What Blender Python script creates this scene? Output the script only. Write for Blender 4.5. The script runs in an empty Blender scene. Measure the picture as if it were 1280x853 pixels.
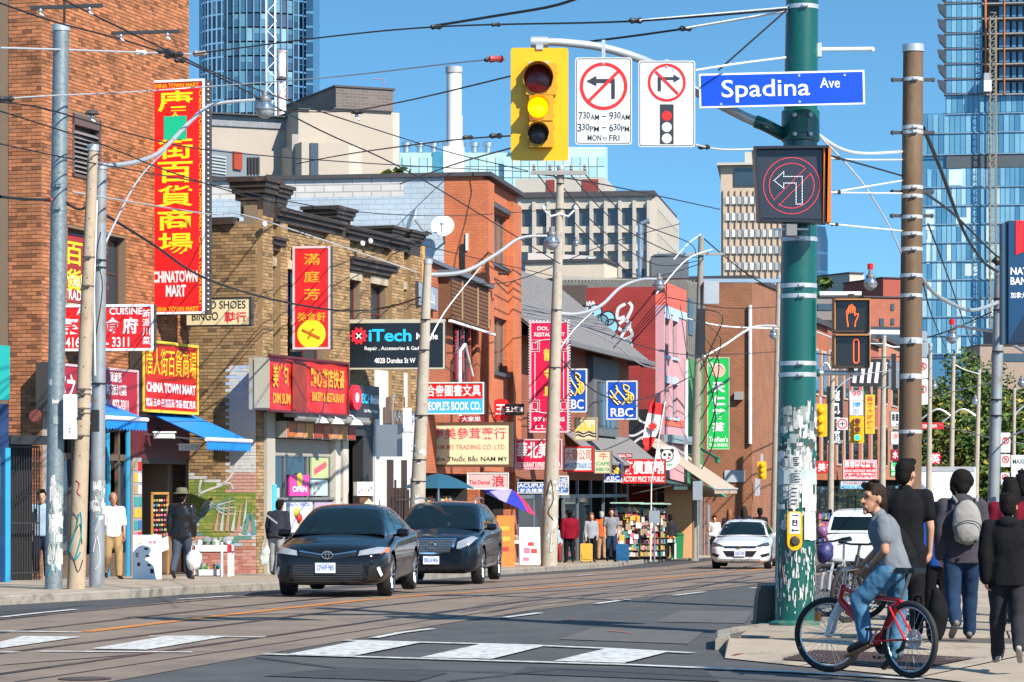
import bpy,bmesh,math,random
from mathutils import Vector,Matrix,noise
from mathutils.bvhtree import BVHTree
from mathutils.geometry import delaunay_2d_cdt
R=math.radians
rnd=random.Random(7)
S=bpy.context.scene
COL=S.collection
F,CX,HY,CH=3500.0,640.0,612.0,1.7
cam=bpy.data.cameras.new('camera');camo=bpy.data.objects.new('camera',cam);COL.objects.link(camo)
camo.location=(0,0,CH);camo.rotation_euler=(R(90),0,0)
cam.sensor_width=36;cam.lens=F/1280*36;cam.shift_y=(HY-426.5)/1280
cam.clip_start=0.5;cam.clip_end=6000
S.camera=camo
SUN_EL,SUN_AZ=R(39),R(-50)
to_sun=Vector((math.cos(SUN_AZ)*math.cos(SUN_EL),math.sin(SUN_AZ)*math.cos(SUN_EL),math.sin(SUN_EL)))
wd=bpy.data.worlds.new('World');S.world=wd;wd.use_nodes=True
nt=wd.node_tree;bgn=nt.nodes['Background']
sk=nt.nodes.new('ShaderNodeTexSky');sk.sky_type='NISHITA';sk.sun_disc=False
sk.sun_elevation=SUN_EL;sk.sun_rotation=math.atan2(to_sun.x,to_sun.y)
sk.altitude=100;sk.air_density=1.0;sk.dust_density=0.3;sk.ozone_density=1.6
_tc=nt.nodes.new('ShaderNodeTexCoord');_sp=nt.nodes.new('ShaderNodeSeparateXYZ');_mr=nt.nodes.new('ShaderNodeMapRange');_cb=nt.nodes.new('ShaderNodeCombineXYZ')
nt.links.new(_tc.outputs['Generated'],_sp.inputs[0]);nt.links.new(_sp.outputs[2],_mr.inputs[0]);nt.links.new(_sp.outputs[0],_cb.inputs[0]);nt.links.new(_sp.outputs[1],_cb.inputs[1])
_mr.inputs[1].default_value=0;_mr.inputs[2].default_value=1;_mr.inputs[3].default_value=.19;_mr.inputs[4].default_value=2.2;nt.links.new(_mr.outputs[0],_cb.inputs[2])
nt.links.new(_cb.outputs[0],sk.inputs[0])
_hs=nt.nodes.new('ShaderNodeHueSaturation');_hs.inputs['Saturation'].default_value=1.22;_hs.inputs['Value'].default_value=1.62;_hs.inputs['Hue'].default_value=.484;nt.links.new(sk.outputs[0],_hs.inputs['Color'])
nt.links.new(_hs.outputs[0],bgn.inputs[0]);bgn.inputs[1].default_value=0.105
sl=bpy.data.lights.new('sun','SUN');sl.energy=5.0;sl.angle=R(0.5);sl.color=(1,.93,.82)
so=bpy.data.objects.new('sun',sl);COL.objects.link(so);so.location=(20,-20,40)
so.rotation_euler=to_sun.to_track_quat('Z','Y').to_euler()
S.view_settings.view_transform='Standard';S.view_settings.look='None'
S.view_settings.gamma=1;S.view_settings.exposure=0.66
S.cycles.max_bounces=5;S.cycles.diffuse_bounces=2;S.cycles.glossy_bounces=3
S.cycles.transmission_bounces=3;S.cycles.transparent_max_bounces=6;S.cycles.caustics_reflective=False
def gz(Y):
 a=max(0.0,min(1.0,(Y-36)/16));s=a*a*(3-2*a)
 return -0.017*(min(Y,230)-44)*s if Y>36 else 0.0
def W(px,py,Y):return Vector(((px-CX)*Y/F,Y,CH+(HY-py)*Y/F))
def G(px,py,h=0.0):
 lo,hi=5.0,600.0
 f=lambda Y:CH+(HY-py)*Y/F-gz(Y)-h
 for _ in range(60):
  m=(lo+hi)/2
  if f(m)>0:lo=m
  else:hi=m
 return Vector(((px-CX)*lo/F,lo,gz(lo)+h))
class Fr:
 """A vertical frame: x runs to the right as seen, y away from the viewer, z up."""
 def __init__(s,o,ang=0.0):
  s.o=Vector(o);s.ang=ang
  s.dx=Vector((math.cos(ang),math.sin(ang),0));s.dy=Vector((-math.sin(ang),math.cos(ang),0))
 def hit(s,px,py=HY,d=0.0):
  r=Vector(((px-CX)/F,1,(HY-py)/F));c=Vector((0,0,CH))
  p0=s.o+s.dy*d
  t=(p0-c).dot(s.dy)/r.dot(s.dy)
  p=c+r*t-s.o
  return p.dot(s.dx),p.z
 def x(s,px,d=0.0):return s.hit(px,HY,d)[0]
 def z(s,px,py,d=0.0):return s.hit(px,py,d)[1]
 def w(s,x,y,z):return s.o+s.dx*x+s.dy*y+Vector((0,0,z))
def fr2(px0,Y0,px1,Y1,zb=None):
 a,b=W(px0,HY,Y0),W(px1,HY,Y1);z=gz((Y0+Y1)/2) if zb is None else zb
 return Fr((a.x,a.y,z),math.atan2(b.y-a.y,b.x-a.x))
MC={}
def _n(t,ty,**k):
 n=t.nodes.new(ty)
 for a,b in k.items():setattr(n,a,b)
 return n
def M(name,rgb=(.5,.5,.5),rough=.7,metal=0.0,var=.12,vs=1.5,bump=.0,bs=40,emit=0,spec=None,coat=0,dirt=None,da=.5,ds=2.0,trans=0,streak=0):
 if name in MC:return MC[name]
 m=bpy.data.materials.new(name);m.use_nodes=True;t=m.node_tree;L=t.links.new
 b=t.nodes['Principled BSDF'];b.inputs['Roughness'].default_value=rough;b.inputs['Metallic'].default_value=metal
 if spec is not None:b.inputs['Specular IOR Level'].default_value=spec
 if coat:b.inputs['Coat Weight'].default_value=coat;b.inputs['Coat Roughness'].default_value=.03
 if trans:b.inputs['Transmission Weight'].default_value=trans
 tc=_n(t,'ShaderNodeTexCoord');vec=tc.outputs['Object']
 if streak:
  mp=_n(t,'ShaderNodeMapping');mp.inputs['Scale'].default_value=(1,1,1/streak);L(vec,mp.inputs[0]);vec=mp.outputs[0]
 col=None
 if var:
  no=_n(t,'ShaderNodeTexNoise');no.inputs['Scale'].default_value=vs;no.inputs['Detail'].default_value=6;no.inputs['Roughness'].default_value=.65
  L(vec,no.inputs['Vector'])
  mx=_n(t,'ShaderNodeMix',data_type='RGBA')
  lo=[max(0,c*(1-var*1.6)) for c in rgb];hi=[min(1,c*(1+var*1.2)) for c in rgb]
  mx.inputs[6].default_value=(*lo,1);mx.inputs[7].default_value=(*hi,1);L(no.outputs[0],mx.inputs[0]);col=mx.outputs[2]
  if rough>.2:
   mr=_n(t,'ShaderNodeMapRange');mr.inputs[3].default_value=max(.05,rough-.12);mr.inputs[4].default_value=min(1,rough+.12)
   L(no.outputs[0],mr.inputs[0]);L(mr.outputs[0],b.inputs['Roughness'])
 if dirt:
  n2=_n(t,'ShaderNodeTexNoise');n2.inputs['Scale'].default_value=ds;n2.inputs['Detail'].default_value=9;n2.inputs['Roughness'].default_value=.75
  L(vec,n2.inputs['Vector'])
  rp=_n(t,'ShaderNodeMapRange');rp.inputs[1].default_value=.62-.25*da;rp.inputs[2].default_value=.72-.12*da;L(n2.outputs[0],rp.inputs[0])
  m2=_n(t,'ShaderNodeMix',data_type='RGBA');L(rp.outputs[0],m2.inputs[0])
  if col:L(col,m2.inputs[6])
  else:m2.inputs[6].default_value=(*rgb,1)
  m2.inputs[7].default_value=(*dirt,1);col=m2.outputs[2]
 if col:L(col,b.inputs['Base Color'])
 else:b.inputs['Base Color'].default_value=(*rgb,1)
 if bump:
  nb=_n(t,'ShaderNodeTexNoise');nb.inputs['Scale'].default_value=bs;nb.inputs['Detail'].default_value=4;L(tc.outputs['Object'],nb.inputs['Vector'])
  bp=_n(t,'ShaderNodeBump');bp.inputs['Strength'].default_value=bump;bp.inputs['Distance'].default_value=.02
  L(nb.outputs[0],bp.inputs['Height']);L(bp.outputs[0],b.inputs['Normal'])
 if emit:
  if col:L(col,b.inputs['Emission Color'])
  else:b.inputs['Emission Color'].default_value=(*rgb,1)
  b.inputs['Emission Strength'].default_value=emit
 MC[name]=m;return m
def brickmat(name,c1,c2,mort,sc=1.0,rough=.85,dirt=None):
 """Far brickwork: courses too small to build, laid out in metres on x+y / z."""
 if name in MC:return MC[name]
 m=bpy.data.materials.new(name);m.use_nodes=True;t=m.node_tree;L=t.links.new
 b=t.nodes['Principled BSDF'];b.inputs['Roughness'].default_value=rough
 tc=_n(t,'ShaderNodeTexCoord');sp=_n(t,'ShaderNodeSeparateXYZ');L(tc.outputs['Object'],sp.inputs[0])
 ad=_n(t,'ShaderNodeMath');ad.operation='ADD';L(sp.outputs[0],ad.inputs[0]);L(sp.outputs[1],ad.inputs[1])
 cb=_n(t,'ShaderNodeCombineXYZ');L(ad.outputs[0],cb.inputs[0]);L(sp.outputs[2],cb.inputs[1])
 br=_n(t,'ShaderNodeTexBrick');L(cb.outputs[0],br.inputs['Vector']);br.inputs['Scale'].default_value=1
 br.inputs['Color1'].default_value=(*c1,1);br.inputs['Color2'].default_value=(*c2,1);br.inputs['Mortar'].default_value=(*mort,1)
 br.inputs['Brick Width'].default_value=.22*sc;br.inputs['Row Height'].default_value=.08*sc;br.inputs['Mortar Size'].default_value=.008*sc
 br.inputs['Mortar Smooth'].default_value=.3
 no=_n(t,'ShaderNodeTexNoise');no.inputs['Scale'].default_value=.8;no.inputs['Detail'].default_value=8;L(tc.outputs['Object'],no.inputs['Vector'])
 mr=_n(t,'ShaderNodeMapRange');mr.inputs[3].default_value=.62;mr.inputs[4].default_value=1.35;L(no.outputs[0],mr.inputs[0])
 vm=_n(t,'ShaderNodeVectorMath');vm.operation='SCALE';L(br.outputs[0],vm.inputs[0]);L(mr.outputs[0],vm.inputs['Scale'])
 L(vm.outputs[0],b.inputs['Base Color'])
 bp=_n(t,'ShaderNodeBump');bp.inputs['Strength'].default_value=.6;bp.inputs['Distance'].default_value=.01;bp.invert=True
 L(br.outputs['Fac'],bp.inputs['Height']);L(bp.outputs[0],b.inputs['Normal'])
 MC[name]=m;return m
def glass(name,rgb=(.03,.045,.06),rough=.04,var=0.3,vs=.6,spec=.9):
 return M(name,rgb,rough,var=var,vs=vs,spec=spec)
white=M('white_paint',(.78,.78,.76),.45,var=.06,dirt=(.45,.42,.38),da=.15)
black=M('black_paint',(.02,.02,.022),.4,var=.1)
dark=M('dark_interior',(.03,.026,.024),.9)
cream=M('cream_paint',(.72,.62,.42),.5,var=.05)
red=M('sign_red',(.72,.018,.02),.35,var=.05,spec=.3)
yellow=M('letter_yellow',(.9,.72,.02),.4,var=.03)
orangey=M('letter_orange',(.9,.42,.02),.4,var=.03)
whitel=M('letter_white',(.85,.85,.85),.4,var=.0)
steel=M('galvanised_steel',(.24,.29,.31),.5,.45,var=.35,vs=22,bump=.1,bs=30,dirt=(.14,.18,.2),da=.5,ds=14)
metal=M('bright_metal',(.6,.61,.62),.3,.9,var=.1)
concrete=M('pole_concrete',(.42,.37,.30),.85,var=.22,vs=3,bump=.25,bs=30,dirt=(.22,.17,.12),da=.25,ds=5)
paper=M('paper_white',(.78,.78,.76),.8,var=.08,vs=12)
glassd=glass('dark_window_glass')
wire_m=M('wire_black',(.015,.015,.017),.5,var=0)
wire_w=M('wire_grey',(.5,.52,.55),.4,.3,var=0)
class MB:
 def __init__(s):s.v=[];s.f=[];s.mi=[];s.sm=[]
 def add(s,vs,fs,m=0,sm=False):
  o=len(s.v);s.v.extend([tuple(v) for v in vs])
  for f in fs:s.f.append(tuple(i+o for i in f));s.mi.append(m);s.sm.append(sm)
  return s
 def box(s,x0,x1,y0,y1,z0,z1,m=0):
  return s.add([(x,y,z) for z in (z0,z1) for y in (y0,y1) for x in (x0,x1)],[(0,1,5,4),(2,6,7,3),(0,4,6,2),(1,3,7,5),(4,5,7,6),(0,2,3,1)],m)
 def obox(s,mat,sx,sy,sz,m=0):
  vs=[mat@Vector((x*sx/2,y*sy/2,z*sz/2)) for z in (-1,1) for y in (-1,1) for x in (-1,1)]
  return s.add(vs,[(0,1,5,4),(2,6,7,3),(0,4,6,2),(1,3,7,5),(4,5,7,6),(0,2,3,1)],m)
 def bar(s,a,b,w,h,m=0):
  a,b=Vector(a),Vector(b);d=(b-a)
  q=d.to_track_quat('X','Z').to_matrix().to_4x4();q.translation=(a+b)/2
  return s.obox(q,d.length,w,h,m)
 def tube(s,pts,r,n=8,m=0,caps=True,sm=True):
  pts=[Vector(p) for p in pts];k=len(pts);rr=r if isinstance(r,(list,tuple)) else [r]*k
  t0=(pts[1]-pts[0]).normalized();up=Vector((0,0,1)) if abs(t0.z)<.9 else Vector((1,0,0))
  u=t0.cross(up).normalized();vs=[]
  for i,p in enumerate(pts):
   t=(pts[min(i+1,k-1)]-pts[max(i-1,0)]).normalized()
   u=(u-t*u.dot(t)).normalized();w=t.cross(u)
   for j in range(n):
    a=2*math.pi*j/n;vs.append(p+(u*math.cos(a)+w*math.sin(a))*rr[i])
  fs=[(i*n+j,i*n+(j+1)%n,(i+1)*n+(j+1)%n,(i+1)*n+j) for i in range(k-1) for j in range(n)]
  s.add(vs,fs,m,sm)
  if caps:s.add(vs[:n],[tuple(range(n))[::-1]],m);s.add(vs[-n:],[tuple(range(n))],m)
  return s
 def lathe(s,prof,n=24,c=(0,0,0),m=0,axis='z',sm=True):
  c=Vector(c);vs=[]
  for r,z in prof:
   for j in range(n):
    a=2*math.pi*j/n;x,y=r*math.cos(a),r*math.sin(a)
    p=(x,y,z) if axis=='z' else ((x,z,y) if axis=='y' else (z,x,y))
    vs.append(c+Vector(p))
  fs=[(i*n+j,i*n+(j+1)%n,(i+1)*n+(j+1)%n,(i+1)*n+j) for i in range(len(prof)-1) for j in range(n)]
  if axis=='y':fs=[f[::-1] for f in fs]
  return s.add(vs,fs,m,sm)
 def prism(s,poly,d0,d1,m=0,plane='xz'):
  n=len(poly)
  mk={'xz':lambda a,b,d:(a,d,b),'yz':lambda a,b,d:(d,a,b),'xy':lambda a,b,d:(a,b,d)}[plane]
  vs=[mk(a,b,d0) for a,b in poly]+[mk(a,b,d1) for a,b in poly]
  ar=sum(poly[i][0]*poly[(i+1)%n][1]-poly[(i+1)%n][0]*poly[i][1] for i in range(n))
  fs=[tuple(range(n)),tuple(range(n,2*n))[::-1]]+[(i,i+n,(i+1)%n+n,(i+1)%n) for i in range(n)]
  if (ar>0)==(plane=='xy'):fs=[f[::-1] for f in fs]
  return s.add(vs,fs,m)
 def ball(s,c,r,m=0,n=12,sz=1.0):
  k=n//2
  return s.lathe([(max(1e-4,r*math.sin(math.pi*i/k)),-r*sz*math.cos(math.pi*i/k)) for i in range(k+1)],n,c,m)
 def mesh(s,name,mats):
  me=bpy.data.meshes.new(name);me.from_pydata(s.v,[],s.f)
  for x in (mats if isinstance(mats,(list,tuple)) else [mats]):me.materials.append(x)
  me.polygons.foreach_set('material_index',s.mi);me.polygons.foreach_set('use_smooth',s.sm);me.update()
  if any(s.sm):
   try:me.set_sharp_from_angle(angle=R(42))
   except Exception:pass
  return me
 def build(s,name,mats,parent=None,loc=None,label=None):
  o=bpy.data.objects.new(name,s.mesh(name,mats));COL.objects.link(o)
  if parent:o.parent=parent
  if loc is not None:o.location=loc
  if label:o['label']=label
  return o
def box(name,mat,parent,x0,x1,y0,y1,z0,z1,label=None):return MB().box(x0,x1,y0,y1,z0,z1).build(name,mat,parent,label=label)
def tag(o,label,cat,group=None):
 o['label']=label;o['category']=cat
 if group:o['group']=group
 return o
def thing(name,label,cat,loc=(0,0,0),ang=0.0,group=None):
 if isinstance(loc,Fr):ang=loc.ang;loc=loc.o
 o=bpy.data.objects.new(name,None);COL.objects.link(o);o.location=loc;o.rotation_euler=(0,0,ang);o.empty_display_size=.1
 return tag(o,label,cat,group)
def struct(name,mb,mat):o=mb.build(name,mat);o['kind']='structure';return o
def dup(o,parent=None,loc=None,ang=None,label=None):
 c=o.copy();COL.objects.link(c)
 if parent:c.parent=parent
 if loc is not None:c.location=loc
 if ang is not None:c.rotation_euler=(0,0,ang)
 if label:c['label']=label
 for ch in KIDS.get(o.name,None) or [x for x in COL.objects if x.parent==o]:dup(ch,c)
 return c
KIDS={}
TC={}
def glyphs(s,bold=0.0,shear=0.0,sx=1.0):
 k=(s,bold,shear)
 if k not in TC:
  c=bpy.data.curves.new('txt','FONT');c.body=s;c.size=1;c.offset=bold*.6;c.shear=shear;c.resolution_u=3;c.extrude=0;c.fill_mode='FRONT'
  o=bpy.data.objects.new('txt',c)
  me=bpy.data.meshes.new_from_object(o)
  vs=[v.co.copy() for v in me.vertices];fs=[tuple(p.vertices) for p in me.polygons]
  bpy.data.objects.remove(o);bpy.data.curves.remove(c);bpy.data.meshes.remove(me)
  TC[k]=(vs,fs)
 return TC[k]
def put_text(mb,s,x0,x1,z0,z1,y,bold=0.0,m=0,shear=0.0,keep=False,plane='xz'):
 vs,fs=glyphs(s,bold,shear)
 if not vs:return
 ax,bx=min(v.x for v in vs),max(v.x for v in vs);az,bz=min(v.y for v in vs),max(v.y for v in vs)
 kx,kz=(x1-x0)/max(1e-6,bx-ax),(z1-z0)/max(1e-6,bz-az)
 if keep:kx=min(kx,kz*1.15);x0=(x0+x1)/2-kx*(bx-ax)/2
 mb.add([(x0+(v.x-ax)*kx,y,z0+(v.y-az)*kz) for v in vs],fs,m)
def text(par,s,x0,x1,z0,z1,y,mat,bold=0.0,shear=0.0,name='lettering',vert=False,keep=False,shadow=None):
 mb=MB()
 if vert:
  n=len(s);h=(z1-z0)/n
  for i,ch in enumerate(s):put_text(mb,ch,x0,x1,z1-(i+.94)*h,z1-(i+.06)*h,y,bold)
 else:put_text(mb,s,x0,x1,z0,z1,y,bold,0,shear,keep)
 return mb.build(name,mat,par)
asph=M('asphalt',(.075,.074,.075),.85,var=.4,vs=1.3,bump=.5,bs=60,dirt=(.10,.095,.09),da=.25,ds=.7)
asph_old=M('asphalt_kerb_lane',(.06,.06,.064),.85,var=.3,vs=1.4,bump=.4,bs=60)
bed=M('track_bed_concrete',(.215,.162,.125),.85,var=.28,vs=1.1,bump=.3,bs=50,dirt=(.13,.10,.085),da=.45,ds=.45)
pave=M('pavement_concrete',(.38,.31,.235),.9,var=.2,vs=1.6,bump=.25,bs=50,dirt=(.17,.145,.12),da=.35,ds=1.3)
pave2=M('pavement_concrete_worn',(.33,.27,.205),.9,var=.2,vs=1.6,bump=.25,bs=50,dirt=(.15,.13,.11),da=.4,ds=1.7)
joint=M('joint_dirt',(.10,.085,.07),.95)
kerbm=M('kerb_concrete',(.30,.27,.225),.9,var=.25,vs=4,bump=.4,bs=30,dirt=(.13,.11,.095),da=.5,ds=3)
paint=M('road_paint_white',(.62,.62,.6),.6,var=.12,vs=6,dirt=(.2,.18,.16),da=.6,ds=9)
orange_p=M('road_paint_orange',(.62,.22,.03),.6,var=.15,vs=3,dirt=(.2,.12,.08),da=.5,ds=3)
railm=M('rail_groove_steel',(.045,.04,.045),.35,.5,var=.3,vs=2)
tar=M('tar_seam',(.02,.02,.022),.6,var=.2)
grd=M('city_ground',(.16,.15,.13),.95,var=.3,vs=.05)
def sheet(xs,ys,off):
 """Grid sheet following the ground's fall."""
 mb=MB();vs=[(x,y,gz(y)+off) for y in ys for x in xs];n=len(xs)
 mb.add(vs,[(j*n+i,j*n+i+1,(j+1)*n+i+1,(j+1)*n+i) for j in range(len(ys)-1) for i in range(n-1)])
 return mb
ysr=[2,8,20,30]+list(range(34,60,2))+[70,80,100,130,160,200,230,260,400]
struct('ground',sheet([-3000,-400,-80,80,400,3000],[-60]+ysr+[900,2500,5000],-.25),grd)
struct('road',sheet([-60,-30,-10,0,10,30,60,90],ysr,0),asph)
def strip(left,right,off,mb=None,step=None):
 mb=mb or MB();vs=[]
 for a,b in zip(left,right):
  vs.append((a[0],a[1],gz(a[1])+off));vs.append((b[0],b[1],gz(b[1])+off))
 mb.add(vs,[(2*i,2*i+1,2*i+3,2*i+2) for i in range(len(left)-1)]);return mb
def gp(pts):return [tuple(G(*p)[:2]) for p in pts]
def line(p,x):
 for (xa,ya),(xb,yb) in zip(p,p[1:]):
  if x<=yb or (xb,yb)==p[-1]:return xa+(xb-xa)*(x-ya)/(yb-ya)
kerb_l=[(-30,33.5),(-16,35.2),(-9.5,37.2)]+gp([(0,757),(170,748)])+[(-4.3,49.6),(-2.2,60.5),(0,72),(3.2,88),(9.7,142),(23,200),(38,260)]
bedL=gp([(0,774),(120,762.5),(223,751.5),(340,744)])+[(-.55,64.5),(1.9,75),(5.2,91),(12,142),(25.5,200)]
bedL=[(-14.6,18.0)]+bedL
bedR=[(-5.4,18.5)]+gp([(138,853),(331,818.5),(431,801.5),(580,776),(745,753),(842,744)])+[(12.3,91),(19,142),(32.5,200)]
cen=[(-9.3,18.5)]+gp([(100,792),(265,772)])+[(0,49.4),(4.5,69.4),(6.6,78),(8.7,91),(15.4,142),(29,200)]
Ys=[19,22,25,28,31,34,37,40,43,46,49,52,56,60,66,72,80,90,105,125,142,170,199]
def poly_at(p):return lambda Y:line(p,Y)
struct('track_bed',strip([(line(bedL,y),y) for y in Ys],[(line(bedR,y),y) for y in Ys],.006),bed)
struct('kerb_lane',strip([(line(kerb_l,max(y,34))-.3,max(y,34.)) for y in Ys[5:]],[(line(bedL,y),y) for y in Ys[5:]],.004),asph_old)
def offs(c,d,y):
 e=.5;dx=line(c,y+e)-line(c,y-e);l=math.hypot(dx,1);return (line(c,y)+d/l,y-d*dx/l)
for d in (-2.35,-.88,.98,2.45):
 a=[offs(cen,d-.055,y) for y in Ys];b=[offs(cen,d+.055,y) for y in Ys]
 struct('tram_rail',strip(a,b,.012),railm)
for d in (3.05,):
 a=[offs(cen,d-.02,y) for y in Ys[2:]];b=[offs(cen,d+.02,y) for y in Ys[2:]]
 struct('road_seam',strip(a,b,.010),tar)
cy=[33.2,35,37,39.5,42,45,49.4,54,60,69,78,90]
struct('centre_line',strip([(line(cen,y)-.10,y) for y in cy],[(line(cen,y)+.10,y) for y in cy],.014),orange_p)
def gquad(mb,pts,off):v=[G(*p) for p in pts];mb.add([(p.x,p.y,p.z+off) for p in v],[tuple(range(len(pts)))])
for q in [[(0,812.5),(0,804.5),(29,797),(102,798)][::-1],[(114,813),(183,814.3),(287,797),(210,796.5)],[(357,820.4),(442,822),(527,805),(450,802.3)],[(525,824),(615,825.8),(679,809.8),(601,807)],[(692,828.5),(780,831),(835,817),(756,813)],[(-150,811),(-80,812),(-10,796),(-80,796)]]:
 mb=MB();gquad(mb,q,.018);struct('crosswalk_stripe',mb,paint)
def gline(name,pts,w,mat,off=.016):
 mb=MB();P_=[G(*p) for p in pts];vs=[]
 for i,p in enumerate(P_):
  t=(P_[min(i+1,len(P_)-1)]-P_[max(i-1,0)]);t.z=0;t.normalize();nn=Vector((-t.y,t.x,0))*w/2
  vs+=[p+nn+Vector((0,0,off)),p-nn+Vector((0,0,off))]
 mb.add(vs,[(2*i,2*i+1,2*i+3,2*i+2) for i in range(len(P_)-1)]);struct(name,mb,mat)
wl=.16
for pts in ([(0,790.5),(100,792)],[(186,797),(332,798)],[(0,817),(24,817)],[(50,816),(240,817)],[(431,802),(660,808),(752,812),(865,818)],[(331,819.3),(442,822.5),(660,829),(780,832.5),(990,841.5),(1150,851)]):
 gline('crosswalk_line',pts,wl,paint)
for pts in ([(467,799),(500,792.5),(540,787.5)],[(625,774),(675,767.5)],[(745,756),(785,750.5)],[(843,745.5),(880,741)],[(938,736.5),(955,735)],[(0,773),(45,768),(95,763)],[(223,750.5),(292,746)],[(721,720.5),(743,718.5)]):
 gline('lane_dash',pts,.13,paint)
for pts in ([(400,757),(470,760)],[(0,833),(200,817)],[(320,823),(420,836),(640,842)],[(560,853),(700,838),(1000,853)],):
 gline('tar_crack',pts,.05,tar,.011)
pm_=[M('patch_dark',(.045,.045,.047),.8,var=.3,vs=3,bump=.4,bs=60),M('patch_pale',(.11,.105,.1),.85,var=.3,vs=3,bump=.4,bs=60)]
for k,q in enumerate(([(640,843),(900,853),(880,838),(660,835)],[(700,800),(860,806),(880,790),(740,786)],[(330,846),(520,853),(560,842),(400,838)],[(820,778),(930,780),(940,765),(850,764)],[(0,770),(60,764),(110,757),(0,765)])):
 mb=MB();gquad(mb,q,.008);struct('road_patch',mb,pm_[k%2])
for pts in ([(917,823),(935,821),(952,817)],[(690,779),(720,775)],[(760,790),(790,793)]):gline('survey_mark',pts,.05,M('paint_pinkish',(.45,.1,.1),.7),.04 if pts[0][0]==917 else .017)
def kerb(name,pl,w,h=.14,step=2.4,side=1):
 """Kerb stones laid along a plan polyline; side=+1 puts the pavement on the left."""
 P_=[]
 for a,b in zip(pl,pl[1:]):
  n=max(1,round(math.hypot(b[0]-a[0],b[1]-a[1])/step))
  P_+=[(a[0]+(b[0]-a[0])*i/n,a[1]+(b[1]-a[1])*i/n) for i in range(n)]
 P_.append(pl[-1])
 base=MB();base.box(-.05,.05,-.05,.05,-.4,-.3)
 root=struct(name,base,kerbm)
 for k,(a,b) in enumerate(zip(P_,P_[1:])):
  d=Vector((b[0]-a[0],b[1]-a[1],0));l=d.length;d.normalize();nn=Vector((-d.y,d.x,0))*side
  mb=MB();A=Vector((*a,gz(a[1])))+d*.006;B=Vector((*b,gz(b[1])))-d*.006
  prof=[(0,-.2),(.012,h-.02),(.035,h),(w,h+.002),(w,-.2)]
  vs=[A+nn*u+Vector((0,0,z)) for u,z in prof]+[B+nn*u+Vector((0,0,z)) for u,z in prof];n=len(prof)
  mb.add(vs,[tuple(range(n))[::side],tuple(range(n,2*n))[::-side]]+[(i,(i+1)%n,(i+1)%n+n,i+n)[::-side] for i in range(n)])
  o=mb.build('kerb_stone',kerbm,root)
 return root
kerb('left_kerb',kerb_l,.17)
fac_l=[(-30,40),(-16,43.5),(-12.5,46),(-9.2,50.5),(-7.16,62),(-5.6,62.5),(-2.5,72),(.2,87),(4.5,105),(7.5,118),(12.5,140),(27,200),(40,260)]
def left_pave():
 ys=[34,36]+[38+1.45*i for i in range(72)]+[150,175,200,230,258]
 base=struct('left_pavement',strip([(line(fac_l,y)-7 if y<62 else line(fac_l,y)-3,y) for y in ys],[(line(kerb_l,y)+.16*-1,y) for y in ys],.118),joint)
 for j in range(2,72):
  y0,y1=ys[j],ys[j+1]
  xr0,xr1=line(kerb_l,y0)-.19,line(kerb_l,y1)-.19
  n=6 if j<18 else (4 if j<36 else 3)
  for k in range(n):
   a,b=k*1.45,(k+1)*1.45
   if xr0-b<line(fac_l,y0)-1.6:break
   mb=MB();e=.012;q=[(xr0-a-e,y0+e),(xr1-a-e,y1-e),(xr1-b+e,y1-e),(xr0-b+e,y0+e)]
   mb.add([(x,y,gz(y)+.128+.006*((k*7+j*3)%3)*.3) for x,y in q]+[(x,y,gz(y)+.10) for x,y in q],[(0,1,2,3),(0,4,5,1),(1,5,6,2),(2,6,7,3),(3,7,4,0)])
   mb.build('paving_slab',pave if (k+j)%3 else pave2,base)
left_pave()
kr=[tuple(G(905,824)[:2]),tuple(G(893,813)[:2]),tuple(G(893,804)[:2]),tuple(G(915,799)[:2]),tuple(G(945,795)[:2]),(4.2,37),(6.6,46),(13.2,72),(17.5,88),(31,142)]
front=[tuple(G(905,824)[:2]),tuple(G(1000,834)[:2]),tuple(G(1150,848)[:2]),tuple(G(1330,868)[:2])]
rk=kerb('right_kerb',kr[1:],.17,side=-1)
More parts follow.
